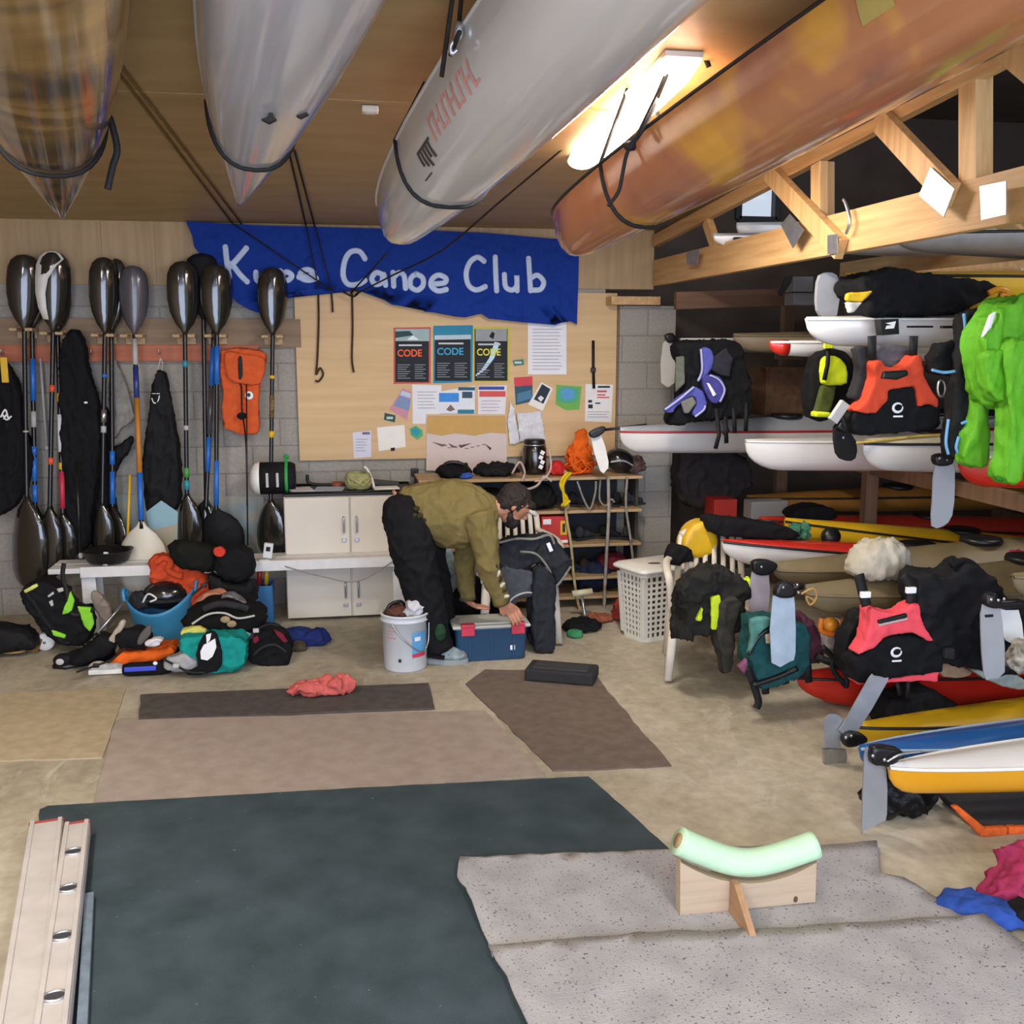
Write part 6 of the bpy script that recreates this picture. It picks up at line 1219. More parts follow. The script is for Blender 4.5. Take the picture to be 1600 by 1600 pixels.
for q in ([(310, 190), (340, 320), (370, 430)], [(660, 190), (720, 300), (715, 410)]): build('shoulder_strap', MB().tube(spl(yline(VP(q), PVY-.05)+[]), .028, 6, .3, up=(0, 1, 0)), STR, PV)
for q in ((360, 345), (715, 310)): build('buckle', MB().box(PY(*VP([q])[0], PVY-.07), (.05, .02, .03), None, .004), WHI, PV)
for q in ([(610, 1030), (630, 1130)], [(700, 1010), (690, 1150)]): build('crotch_strap', MB().tube(yline(VP(q), PVY), .012, 6, .3, up=(0, 1, 0)), STR, PV)
ring_logo(PV, 1401, 1019, 8, PVY-.075)
# orange and black life vest
OV = thing('life_vest', PY(1395, 680, 4.7), 'orange and black life vest hanging below the emblem kayak', 'life vest')
VO = lambda pts: zc(1220, 520, 4.2105, pts); OVY = 4.62
build('lower_panel', puff(smo(VO([(450, 520), (600, 510), (660, 370), (860, 350), (880, 470), (1000, 470), (1000, 560), (980, 620), (700, 655), (480, 670), (440, 600)]), 2), OVY, .13, .011, 4, .006, (9, 9, 9), 161), BLK, OV)
OVM = fab('orange red shell', 'cf4a30', .06)
build('chest_panel', puff(VO([(580, 185), (615, 175), (650, 215), (730, 235), (800, 205), (850, 145), (885, 145), (910, 290), (960, 380), (1005, 435), (998, 495), (960, 470), (865, 478), (850, 350), (670, 372), (665, 440), (590, 530), (455, 515), (540, 430), (580, 300)]), OVY-.03, .11, .010, 3, .004, (9, 9, 9), 162), OVM, OV)
build('pocket', puff(VO([(670, 255), (830, 245), (835, 280), (760, 310), (660, 300)]), OVY-.09, .02, .006, 1), BPL, OV)
build('collar', puff(smo(VO([(480, 100), (590, 90), (600, 170), (560, 300), (520, 410), (480, 440), (450, 420), (490, 300), (500, 200)]), 2), OVY+.03, .08, .010, 3), CHAR, OV)
build('back_lining', puff(smo(VO([(620, 90), (850, 90), (840, 150), (760, 220), (680, 220), (620, 180)]), 2), OVY+.06, .05, .009, 3, .008, (4, 4, 30), 9), fab('grey lining', '5a5a5e'), OV)
for q in ([(600, 20), (600, 170)], [(875, 20), (868, 150)]): build('shoulder_strap', MB().tube(yline(VO(q), OVY-.05), .024, 6, .35, up=(0, 1, 0)), STR, OV)
build('clip', MB().box(PY(*VO([(380, 520)])[0], OVY-.02), (.05, .03, .11), Matrix.Rotation(.6, 3, 'Y'), .006), LGR, OV); build('crotch_strap', MB().tube(yline(VO([(380, 480), (420, 600), (440, 660)]), OVY-.02), .014, 6, .4, up=(0, 1, 0)), STR, OV)
ring_logo(OV, 1403, 637, 8, OVY-.075)
# yellow black vest behind
YV = thing('life_vest', PY(1285, 655, 5.4), 'yellow and black life vest hanging behind the orange one', 'life vest')
build('back_panel', puff(smo([(1268, 560), (1300, 545), (1322, 560), (1328, 600), (1318, 640), (1290, 655), (1262, 652), (1258, 610)], 2), 5.42, .12, .012, 4, .008), BLK, YV)
YVM = fab('fluorescent yellow', 'd8ea2a', .05)
build('shoulder_panel', puff(smo([(1284, 562), (1300, 556), (1318, 570), (1320, 598), (1300, 602), (1284, 598)], 2), 5.34, .07, .009, 3, .004), YVM, YV); build('lower_panel', puff([(1282, 602), (1304, 602), (1302, 620), (1294, 645), (1270, 646)], 5.35, .06, .009, 3), fab('olive mesh', '4c5428'), YV); build('hem', puff([(1270, 642), (1296, 644), (1292, 652), (1270, 651)], 5.34, .07, .008, 2), YVM, YV)
build('strap', MB().tube(yline([(1295, 536), (1293, 570), (1288, 594)], 5.29), .014, 6, .4, up=(0, 1, 0)), STR, YV); build('strap_loop', MB().box(PY(1294, 540, 5.28), (.05, .02, .03), None, .004), YVM, YV)
# purple vest
UV_ = thing('life_vest', PY(1105, 680, 6.55), 'purple and black life vest hanging at the left end of the racks', 'life vest')
UP_ = lambda pts: zc(1010, 500, 6.9565, pts); UY = 6.5
build('back_panel', puff(smo(UP_([(310, 250), (600, 230), (950, 230), (1010, 400), (1090, 700), (1100, 1000), (950, 1040), (600, 1080), (270, 1130), (240, 1060), (400, 700), (330, 400)]), 3), UY+.04, .16, .013, 5, .016, (10, 10, 6), 171), BLK, UV_)
PUR = fab('violet blue panel', '5559a8', .1)
build('shoulder_panel', puff(smo(UP_([(590, 310), (680, 310), (720, 400), (700, 530), (620, 620), (560, 660), (600, 540)]), 2), UY-.06, .06, .009, 3), PUR, UV_); build('side_panel', puff(smo(UP_([(190, 970), (520, 720), (640, 860), (630, 950), (530, 1050), (490, 1000), (540, 900), (480, 820), (300, 960), (280, 1010)]), 2), UY-.06, .05, .009, 3), PUR, UV_); build('pocket_panel', puff(smo(UP_([(600, 600), (780, 610), (850, 740), (800, 880), (700, 900), (620, 760)]), 2), UY-.06, .06, .009, 3), fab('dark violet panel', '47458c'), UV_)
for q in ([(592, 315), (606, 540), (560, 665)], [(200, 975), (360, 860), (515, 728)], [(690, 600), (790, 650), (850, 760), (800, 890)], [(530, 1050), (620, 980), (640, 930)]): build('piping', MB().tube(spl(yline(UP_(q), UY-.10)), .008, 6), plas('lilac piping', 'a9abd8', .6), UV_)
build('mesh_panel', puff(UP_([(720, 400), (860, 300), (940, 420), (900, 620), (800, 600), (700, 540)]), UY-.06, .03, .008, 2), fab('dark grey mesh', '2f2e36'), UV_)
build('reflective_strip', puff(UP_([(650, 680), (685, 690), (760, 810), (725, 835)]), UY-.10, .015, .005, 1), WHI, UV_); build('mesh_pocket', puff(UP_([(370, 890), (500, 830), (540, 900), (460, 1010), (410, 1020)]), UY-.08, .03, .008, 2), fab('grey mesh', '77766f'), UV_)
for q in ([(760, 960), (790, 1250), (750, 1400)], [(860, 1050), (870, 1340)], [(950, 960), (960, 1230)], [(1090, 900), (1080, 1210)], [(840, 1100), (880, 1200), (840, 1250)]): build('strap', MB().tube(yline(UP_(q), UY-.05), .016, 6, .4, up=(0, 1, 0)), STR, UV_)
build('grey_strap', puff(UP_([(320, 400), (410, 390), (415, 690), (310, 790)]), UY-.05, .03, .008, 2), fab('olive grey strap', '62665a'), UV_)
# dark spray top with blue piping
BT = thing('paddling_jacket', PY(1500, 740, 4.5), 'black paddling jacket with pale blue piping beside the green jacket', 'jacket')
build('jacket_body', puff(smo([(1505, 488), (1545, 488), (1530, 520), (1522, 560), (1520, 600), (1524, 650), (1520, 690), (1508, 695), (1505, 715), (1478, 712), (1480, 660), (1488, 600), (1495, 540)], 3), 4.42, .10, .011, 4, .012, (14, 14, 5), 181), BLK2, BT); build('sleeve', puff(smo([(1462, 540), (1500, 535), (1512, 560), (1498, 585), (1456, 580)], 2), 4.5, .1, .011, 4, .012), BLK, BT)
for q in ([(1506, 490), (1508, 515), (1504, 540)], [(1456, 578), (1475, 582), (1492, 580)], [(1482, 655), (1478, 690), (1482, 710)], [(1502, 662), (1515, 657), (1524, 660)], [(1498, 682), (1494, 700), (1500, 712)], [(1540, 505), (1548, 493), (1556, 485)]): build('piping', MB().tube(spl(yline(q, 4.355)), .007, 6), plas('pale blue piping', '6fa8d8', .5), BT)
# green jacket
GN = thing('rain_jacket', PY(1560, 745, 4.2), 'bright green rain jacket hanging at the right edge of the top rack', 'jacket')
GRJ = fab('bright green shell', '62ae28', .10, .6); GVP = lambda pts: zc(1220, 520, 4.2105, pts)
build('jacket_body', puff(smo([(1545, 490), (1562, 474), (1590, 468), (1640, 480), (1660, 560), (1650, 640), (1600, 640), (1555, 632), (1535, 620), (1528, 590), (1520, 560), (1520, 530)], 3), 4.22, .2, .013, 4, .026, (10, 10, 2.2), 191), GRJ, GN)
build('sleeve', puff(smo([(1568, 540), (1600, 540), (1608, 600), (1596, 660), (1590, 720), (1582, 750), (1558, 746), (1564, 700), (1568, 640)], 3), 4.08, .11, .011, 4, .014, (14, 14, 2), 192), GRJ, GN)
build('sleeve', puff(smo([(1522, 600), (1540, 610), (1536, 660), (1538, 722), (1502, 724), (1504, 690), (1520, 650)], 3), 4.33, .09, .012, 4, .012, (14, 14, 2), 193), GRJ, GN)
build('hood', puff(smo([(1532, 560), (1555, 545), (1575, 570), (1572, 610), (1555, 625), (1540, 612)], 3), 4.12, .08, .011, 4, .012, (12, 12, 4), 194), GRJ, GN)
build('cuff', MB().tube([PY(1558+25*k/6, 747+1.5*math.sin(k), 4.06) for k in range(7)], .012, 8), fab('dark green cuff', '2f7a1a'), GN)
build('lining', puff([(1546, 492), (1556, 486), (1548, 512), (1532, 530)], 4.14, .02, .006, 1), WHI, GN)
build('carabiner', MB().tube([PY(1471+6*math.cos(a), 607+13*math.sin(a), 4.5) for a in [2*math.pi*j/16 for j in range(16)]], .006, 6, 1, True), STEEL, None, 'steel carabiner hanging beside the orange life vest', 'carabiner')
# spray skirt
SS = thing('spray_skirt', PY(1490, 1050, 4.45), 'large black neoprene spray skirt draped over the lower rack, right of the pink vest', 'spray skirt')
build('skirt', puff(smo([(1420, 896), (1470, 896), (1490, 880), (1505, 876), (1522, 884), (1540, 905), (1560, 930), (1600, 960), (1600, 1030), (1570, 1048), (1520, 1044), (1484, 1034), (1440, 1025), (1425, 980)], 3), 4.42, .18, .016, 6, .016, (6, 6, 6), 201), BLK2, SS); build('tab', puff([(1475, 1013), (1490, 1012), (1490, 1030), (1474, 1028)], 4.3, .03, .006, 1), CHAR, SS)
build('tunnel_edge', MB().tube(spl(yline([(1486, 884), (1505, 876), (1525, 886), (1548, 915), (1560, 932)], 4.36)), .016, 8), BLK, SS)
build('skirt_lining', puff(smo([(1515, 1046), (1560, 1040), (1596, 1060), (1598, 1075), (1560, 1070)], 2), 4.4, .06, .01, 3), fab('pale sage lining', '9aa39a'), SS)
build('tan_panel', puff(smo([(1462, 1030), (1480, 1032), (1515, 1046), (1508, 1056), (1470, 1056)], 2), 4.5, .05, .01, 3), fab('tan panel', 'a08468'), SS)
# striped webbing at the edge
build('webbing', fuse(MB().join(heap(PY(1592, 1050, 4.05), (.05, .05, .11), .02, 16, 202)), .008, 2), fab('striped webbing', '8c877c', .9), None, 'striped webbing bundle at the right edge beside the pair of rudders', 'straps')
build('cloth', heap(PY(1590, 882, 4.9), (.06, .06, .05), .015, 15, 203), fab('magenta cloth', 'a0264a'), None, 'magenta cloth on the olive hull at the right edge', 'cloth')
# white cloth
WC = MB().join(heap(PY(1370, 902, 4.75), (.165, .13, .15), .012, 7, 204)); wrinkle(WC, .012, (22, 6, 5), 7); build('towel', WC, fab('cream towel', 'b5ae9c', .1), None, 'cream crumpled towel lying on the olive kayak above the pink vest', 'towel')
# teal backpack
TB = thing('backpack', PY(1215, 1100, 4.85), 'teal and maroon backpack with black straps hanging under the pale blue rudder', 'backpack')
TP = lambda pts: zc(960, 850, 1600/360, pts)
build('bag_body', puff(smo(TP([(930, 520), (1080, 500), (1280, 540), (1300, 700), (1270, 860), (1130, 920), (970, 970), (930, 880), (900, 780), (930, 640)]), 2), 4.92, .22, .013, 5, .01, (9, 9, 9), 211), fab('dark teal nylon', '1d4c4e'), TB)
build('top_flap', puff(smo(TP([(940, 520), (1070, 505), (1080, 560), (1000, 620), (950, 740), (920, 770), (945, 640)]), 2), 4.80, .04, .009, 3), fab('sage teal nylon', '53847a'), TB)
build('side_panel', puff(smo(TP([(1270, 480), (1340, 510), (1400, 620), (1410, 780), (1280, 800), (1290, 680)]), 2), 4.95, .14, .012, 4, .01), fab('maroon nylon', '4e2b38'), TB); build('lower_trim', puff(TP([(850, 850), (915, 790), (925, 830), (900, 900)]), 4.8, .04, .009, 2), fab('mauve nylon', '7a4a66'), TB)
for q in ([(925, 860), (960, 960), (1000, 1090), (985, 1140)], [(1050, 960), (1050, 1040)], [(1340, 800), (1350, 960)], [(1180, 920), (1190, 970)], [(1400, 780), (1590, 860)], [(1290, 860), (1290, 930)]): build('strap', MB().tube(spl(yline(TP(q), 4.83)), .022, 6, .4, up=(0, 1, 0)), STR, TB)
build('label_patch', puff(TP([(1045, 625), (1090, 620), (1090, 690), (1050, 690)]), 4.79, .02, .006, 1), fab('beige patch', 'b5a48c'), TB)
build('piping', MB().tube(spl(yline(TP([(930, 770), (1000, 650), (1060, 600), (1100, 590)]), 4.79)), .01, 6), BPL, TB); build('hem', MB().tube(spl(yline(TP([(960, 980), (1130, 925), (1270, 865)]), 4.8)), .016, 6), BPL, TB)
# orange black kit between backpack and pink vest
TH = thing('tow_bag', PY(1310, 1020, 4.85), 'orange and grey tow bag with black straps left of the pink vest', 'bag')
build('bag_body', puff([(1282, 990), (1315, 968), (1318, 1000), (1305, 1015), (1284, 1010)], 4.88, .12, .011, 4, .008), fab('pale mauve cloth', '9a8a86'), TH); build('orange_frame', MB().tube(spl(yline([(1284, 966), (1284, 986), (1312, 990), (1318, 966)], 4.8)), .014, 8), plas('orange frame', 'd8752a'), TH); build('float', MB().ell(PY(1298, 976, 4.82), (.045, .04, .04), 14, 10), plas('amber float', 'd98a26'), TH)
for q in ([(1285, 1010), (1320, 1050), (1322, 1075)], [(1318, 1000), (1300, 1040), (1320, 1070)], [(1288, 1030), (1330, 1040)]): build('strap', MB().tube(spl(yline(q, 4.78)), .016, 6, .4, up=(0, 1, 0)), STR, TH)
bkd = build('vest_back', puff(smo([(1316, 985), (1345, 950), (1355, 985), (1350, 1050), (1322, 1050), (1310, 1020)], 2), 4.58, .12, .012, 4, .01), BLK2, PV)
# posts, dark things under the middle rack
build('bundle', puff(smo([(1060, 700), (1120, 705), (1160, 715), (1165, 760), (1110, 790), (1060, 780)], 2), 7.4, .2, .016, 4, .02), fab('dim grey cloth', '302c2c'), None, 'dark jacket hanging at the back of the storage bay under the red lined kayak', 'jacket')
build('cardboard_box', MB().box(PY(1225, 610, 7.3), (.42, .3, .36), None, .006), fab('dim cardboard', '5f4632'), None, 'brown cardboard box at the back of the storage bay behind the vests', 'box')
# pale boxes under the loft at the back
for u, v, w, h, lab in ((1248, 445, .14, .10, 'upper pale box on the back shelf of the bay'), (1250, 468, .16, .08, 'lower grey box on the back shelf of the bay')): build('box', MB().box(PY(u, v, 6.6), (w, .15, h), None, .006), plas('dim grey box', '77787c', .5), None, lab, 'box')
bl2 = PY(1228, 445, 6.2); build('rudder', MB().prism(yline([(1216, 460), (1228, 432), (1240, 428), (1236, 442), (1222, 463)], 6.2), (0, .012, 0)), BPL, None, 'black rudder blade hanging below the bottom chord of the truss', 'rudder')
# ================================================================== KAYAKS HUNG FROM THE CEILING
AMB = patchy('bronze translucent hull with painted reflections', ['4d4437', '6b583c', '8f7245', 'a98a58'], 1.5, .14, .6, (1, 2, 1), 1.2, 3); CHH = mat('pearl white hull', 'aeafb6', .16, var=.05, ns=2, coat=.6); WH3 = mat('warm white hull', 'c4c1bd', .16, var=.04, ns=2, coat=.6)  # bronze patches paint reflections into the hull colour
COP = patchy('copper translucent hull with painted reflections', ['5e4748', '9c654c', 'aa724c', 'c89440'], 1.2, .18, .5, (1, 1.3, 1), 1.6, 1); COD = mat('copper deck', '8a5836', .3, var=.12, ns=4)  # orange and purple-grey patches imitate reflections on the copper hull
def hung(label, kt, yt, kn, yn, hm, dm, sm, **kw):
    """keel line runs from the tail at pixel kt (distance yt) to a nearer point kn (distance yn)"""
    A = PY(*kt, yt); B = PY(*kn, yn); d = (B-A).normalized()
    t, M = kayak(A, d, label, hm, dm, sm, group='kayaks hung from the ceiling', cockpit=True, **kw); return t, M, d
def straps(label, M, x, L, W, D, extra=.0, **kw):
    t_ = x/L; s = min(t_, 1-t_)*2; bl = kw.get('blunt', .6); vee = kw.get('vee', .75); w = W/2*(1-(1-s)**2.2)**bl
    ring = []
    zk = kw.get('rocker', .05)*(1-s)**3; tipd = kw.get('tipd', .35); dd = D*(tipd+(1-tipd)*min(1, s*2.2)**.6); zk = D-min(dd, D-zk) if tipd < 1 else zk
    for k in range(21):
        a = math.pi*k/20; cx, sn = math.cos(a), max(math.sin(a), 0); ring.append(M @ V((x, -(w+.004)*math.copysign(abs(cx)**vee, cx), D-(D-zk+.005)*sn**.85)))
    st = thing('sling_strap', ring[10], label, 'strap', 'slings of the hung kayaks')
    a, b = ring[0], ring[-1]; za = ceil_z(a.y)-.005; zb_ = ceil_z(b.y)-.005
    top = [V((a.x, a.y, za)), a]+ring[1:-1]+[b, V((b.x, b.y, zb_))]
    build('webbing', MB().tube(ring, .012, 6, .35), STR, st)
    build('hanger', MB().tube([a, V((a.x*.7+b.x*.3, a.y, za))], .008, 6), STR, st); build('hanger', MB().tube([b, V((a.x*.3+b.x*.7, b.y, zb_))], .008, 6), STR, st)
    return st, ring
k1, M_, d_ = hung('bronze translucent kayak hung at the left of the ceiling', (100, 366), 5.5, (22, -20), 2.7, AMB, AMB, AMB, W=.56, D=.26, tipd=.75, rocker=.02, blunt=.95, vee=.8, xr=.12)
s1, r1 = straps('black sling under the bronze kayak', M_, 1.15, 5.2, .56, .26, tipd=.75, rocker=.02, blunt=.95, vee=.8, xr=.12)
build('loose_end', MB().tube(spl(yline([(162, 160), (172, 185), (183, 232), (176, 260), (168, 296)], 4.2)), [.010]*6+[.014]*19, 6, .4, up=(0, 1, 0)), STR, s1)
k2, M_, d_ = hung('pearl white kayak with two small dark fins, second from the left on the ceiling', (372, 344), 5.2, (492, 0), 2.75, CHH, CHH, CHH, W=.53, D=.26, tipd=.8, rocker=.02, blunt=.92, vee=.8, xr=.12)
straps('black sling under the pearl white kayak', M_, .9, 5.2, .53, .26, tipd=.8, rocker=.02, blunt=.92, vee=.8, xr=.12)
for u, v in ((420, 184), (470, 176)):
    y0 = 3.62 if u < 450 else 3.66
    P = [PY(u+a, v+b, y0) for a, b in ((-12, 2), (-2, -2), (3, -13), (8, -2), (12, 2), (0, 8))]; build('fin_mark', MB().prism(P, (0, .03, 0)), STR, k2, fix=True)
k3, M3_, d_ = hung('white kayak with faded pink lettering, third on the ceiling above the banner', (610, 414), 5.3, (1032, 0), 2.7, WH3, WH3, WH3, W=.52, D=.27, tipd=.8, rocker=.03, blunt=.5, vee=.7, xr=.3)
straps('black sling under the white lettered kayak', M3_, .95, 5.2, .52, .27, tipd=.8, rocker=.03, blunt=.5, vee=.7, xr=.3)
K3 = k3; K3M = M3_
k4, M4_, d_ = hung('copper brown kayak with a square stern, hung at the right of the ceiling', (882, 424), 5.0, (1450, 122), 3.0, COP, COD, KBK, W=.52, D=.27, tipd=.85, rocker=.02, blunt=.42, vee=.75)
s4, r4 = straps('black sling under the copper kayak', M4_, .68, 5.2, .52, .27, tipd=.85, rocker=.02, blunt=.42, vee=.75)
build('loose_end', MB().tube(spl(yline([(985, 228), (978, 245), (972, 275), (966, 300), (950, 322)], 4.1)), .008, 6), STR, s4)
build('knot', MB().ell(PY(985, 228, 4.1), (.03, .02, .02), 10, 8), STR, s4)
# patch of tape on the copper hull
# lettering on the white hull: painted bars that follow the hull
def hullmark(par, M, L, W, D, marks, m, name, **kw):
    mb = MB(); bl = kw['blunt']; vee = kw['vee']
    def P(x, a, off):
        t_ = x/L; s = min(t_, 1-t_)*2; w = W/2*(1-(1-s)**2.2)**bl; zk = kw['rocker']*(1-s)**3; dd = D*(kw['tipd']+(1-kw['tipd'])*min(1, s*2.2)**.6); zk = D-min(dd, D-zk)
        cx, sn = math.cos(a), math.sin(a); return M @ V((x, -(w+off)*math.copysign(abs(cx)**vee, cx), D-(D-zk+off)*sn**.85))
    for x0, x1, a0, a1 in marks:
        n = 5; vs = []
        for j in range(n+1):
            a = a0+(a1-a0)*j/n; vs += [P(x0, a, .002), P(x1, a, .002)]
        mb.add(vs, [(2*j, 2*j+1, 2*j+3, 2*j+2) for j in range(n)])
    build(name, mb, m, par)
kw3 = dict(blunt=.5, vee=.7, rocker=.03, tipd=.8)
HS = math.pi
pink = [(1.42+.06*i, 1.44+.06*i, HS*.10, HS*.22) for i in range(9)]+[(1.42+.06*i, 1.475+.06*i, HS*(.10+.05*(i % 3)), HS*(.115+.05*(i % 3))) for i in range(9)]
dark = [(1.20+.035*i, 1.222+.035*i, HS*.17, HS*(.25+.02*(i % 3))) for i in range(5)]+[(1.20, 1.38, HS*.165, HS*.18), (1.12, 1.22, HS*.30, HS*.31)]
hullmark(k3, M3_, 5.2, .52, .27, pink, mat('faded pink print', 'd39a8f', .5), 'lettering', **kw3)
hullmark(k3, M3_, 5.2, .52, .27, dark, mat('dark print', '4a4038', .5), 'lettering', **kw3)
hullmark(k4, M4_, 5.2, .52, .27, [(2.14, 2.26, HS*.04, HS*.15)], mat('old yellow tape', 'a3904f', .6), 'tape_patch', blunt=.42, vee=.75, rocker=.02, tipd=.85)
# ropes and pulleys
CD = fab('dark cord', '2a2420'); CT = fab('tan cord line', '6d5530')
def cei(u, v):
    d = ray(u, v); return CAM+d*((ceil_z(0)-CAMZ)/(d.z+.066*d.y))
def line(a, b, r, m, label, ya=None, yb=None, sag=0):
    A = cei(*a)-V((0, 0, .012)) if ya is None else PY(*a, ya); B = cei(*b)-V((0, 0, .012)) if yb is None else PY(*b, yb)
    mid = (A+B)/2-V((0, 0, sag)); return cord('rope', [A, A.lerp(mid, .5), mid, mid.lerp(B, .5), B] if sag else [A, B], r, m, label, 'rope', 'hoist cords under the ceiling', k=3)
line((172, 92), (362, 345), .006, CT, 'left of the two tan cords running under the ceiling to the banner')
line((184, 92), (378, 348), .006, CT, 'right of the two tan cords running under the ceiling to the banner')
line((452, 236), (478, 350), .006, CD, 'left of the two dark cords behind the pearl white kayak tail')
line((460, 232), (492, 352), .006, CD, 'right of the two dark cords behind the pearl white kayak tail')
line((362, 348), (520, 455), .005, CD, 'thin dark cord slanting across the left half of the banner', 7.56, 7.56)
line((478, 350), (498, 452), .005, CD, 'left thin cord hanging in front of the banner towards the pinboard', 7.56, 7.56)
line((492, 352), (518, 452), .005, CD, 'right thin cord hanging in front of the banner towards the pinboard', 7.56, 7.56)
line((880, 232), (555, 460), .006, CD, 'long black cord slanting down across the banner from the light', 5.4, 7.5, .10)
line((605, 395), (548, 458), .006, CD, 'short black cord below the tip of the lettered kayak', 6.8, 7.55)
cord('rope', yline([(536, 456), (552, 463), (560, 456), (548, 452)], 7.56), .007, CD, 'knot of dark cord at the top of the pinboard', 'rope')
pu = thing('pulley', PY(716, 40, 3.4), 'rope pulley with two lines beside the lettered kayak', 'pulley')
for i, (a, b) in enumerate((((712, -40), (690, 120)), ((724, -40), (716, 50)), ((718, 50), (704, 85)))): build('line', MB().tube([PY(*a, 3.35), PY(*b, 3.5)], .008, 6), CD, pu)
build('pulley_block', MB().ell(PY(717, 48, 3.42), (.018, .012, .03), 12, 8), STEEL, pu); build('hook', MB().tube(spl(yline([(712, 60), (704, 72), (706, 84), (714, 78)], 3.42)), .007, 6), STEEL, pu)
hg = thing('strap_hanger', PY(1080, 60, 3.9), 'pair of black straps from the ceiling to the copper kayak', 'strap', None)
for pts in ([(1074, 40), (1066, 65), (1040, 120), (1010, 190), (985, 228)], [(1088, 38), (1090, 65), (1100, 85), (1108, 105)], [(1090, 65), (1098, 75), (1104, 70)]): build('webbing', MB().tube(spl(yline(pts, 4.0)), .012, 6, .4, up=(0, 1, 0)), STR, hg)
build('cord', MB().tube(yline([(1066, 75), (1025, 150), (990, 222)], 3.98), .006, 6), STR, hg)
build('buckle', MB().box(PY(1078, 60, 4.0), (.06, .02, .02), None, .003), STEEL, hg)
# ================================================================== THE MAN
SKIN = mat('skin', 'bb8266', .55, var=.06, ns=12); OLV = fab('olive sweatshirt', '7b6d42', .08, .9, .15); TRS = fab('black trousers cloth', '171719'); HAIR = mat('dark brown hair', '231a15', .75, var=.3, ns=60, bump=.5, bs=150); BEARD = mat('dark brown hair', '')
MY = 6.16
def J(u, v, dy=0): return PY(u, v, MY+dy)
man = thing('person', (J(690, 1040).x, MY, 0), 'man in olive sweatshirt and black trousers bending over the blue storage box', 'person')
bx_top = Hb+.012
# arms, shared by body and sleeves
nS, nE, nW = J(752, 800, -.17), J(762, 885, -.22), J(785, 944, -.16)
fS, fE, fW = J(735, 812, .19), J(726, 885, .22), J(731, 940, .20)
fc = V((.76, 0, -.65)).normalized(); cr_ = V((.65, 0, .76)).normalized(); HC = J(803, 789, 0)
body = MB()
body.tube([J(630, 800), J(660, 800), J(700, 798), J(745, 800)], [.11, .12, .14, .13], 14, 1.15, up=(0, 1, 0))
body.tube([J(750, 796), J(775, 794), J(796, 792)], [.075, .062, .06], 12)
Rh = Matrix((V((0, 1, 0)).cross(cr_)*1, V((0, 1, 0)), cr_)).transposed()
Rh = Matrix((fc, V((0, -1, 0)), cr_)).transposed()
body.ell(HC+cr_*.012, (.098, .076, .105), 20, 14, Rh); body.ell(HC-cr_*.055+fc*.025, (.066, .058, .07), 18, 12, Rh)
body.tube([HC+fc*.088+cr_*.02, HC+fc*.112-cr_*.02, HC+fc*.09-cr_*.03], [.010, .015, .012], 8)       # nose
body.ell(HC+fc*.087+cr_*.028, (.012, .05, .010), 10, 8, Rh)                                           # brow
body.ell(HC+fc*.085-cr_*.058, (.010, .024, .007), 10, 8, Rh); body.ell(HC+fc*.07-cr_*.10, (.022, .024, .02), 10, 8, Rh)
for s in (-1, 1):
    e = HC-fc*.008+V((0, s*.078, 0))-cr_*.006; body.ell(e, (.016, .008, .030), 12, 8, Rh)
    body.tube([e+fc*.006+cr_*.02, e-fc*.012+cr_*.012, e-fc*.012-cr_*.015], .006, 6)
for S, E, W_ in ((nS, nE, nW), (fS, fE, fW)): body.tube([S, S.lerp(E, .5), E, E.lerp(W_, .35), W_], [.055, .048, .042, .04, .028], 12)
for hx_, kx, ax, dy in (((634, 815), (658, 915), (684, 1010), -.08), ((636, 815), (674, 912), (690, 1008), .11)): body.tube([J(*hx_, dy), J(*kx, dy), J(*ax, dy)], [.075, .058, .04], 12); body.ell(J(ax[0]+10, 1030, dy), (.10, .04, .03), 14, 8)
def hand(W_, pd, fd, side, curl, L=.075):
    """palm from the wrist along pd; four unequal fingers leave along fd and curl; thumb leaves the side"""
    pd = V(pd).normalized(); sd = V(side).normalized(); K = W_+pd*L
    nr = pd.cross(sd)
    for i in range(4):
        o = sd*(-.036+.024*i); body.tube([W_+o*.55, W_+pd*L*.5+o*.85, K+o], [.017, .016, .0115], 8)
    for i, ln in enumerate((.076, .088, .084, .066)):
        p = K+sd*(-.036+.024*i); f = V(fd).normalized(); pts = [p-pd*.015, p]
        for j, seg in enumerate((.45, .32, .23)): q = pts[-1]+f*(ln*seg); pts.append(q); f = (f+V(curl)*.55).normalized()
        body.tube(pts, [.0112, .0108, .0100, .0092, .0075], 8)
    b = W_+pd*.02-sd*.03; t1 = b-sd*.022+pd*.028; t2 = t1+pd*.03-sd*.004+V(curl)*.006; body.tube([W_+pd*.012-sd*.012, b, t1, t2], [.015, .014, .0115, .009], 8)
nW2 = V((PY(805, 974, BXF).x, BXF-.02, bx_top+.045))
hand(nW, (nW2-nW), (.45, -.35, -.8), (.80, .35, .35), (0, .5, -.75), .095)
fK = V((PY(752, 964, BXF+.2).x, BXF+.2, bx_top+.028)); hand(fW, fK-fW, (.97, .0, -.15), (.1, -1, 0), (.15, 0, -.12), .09)
build('body', fuse(body, .0045, 3), SKIN, man)
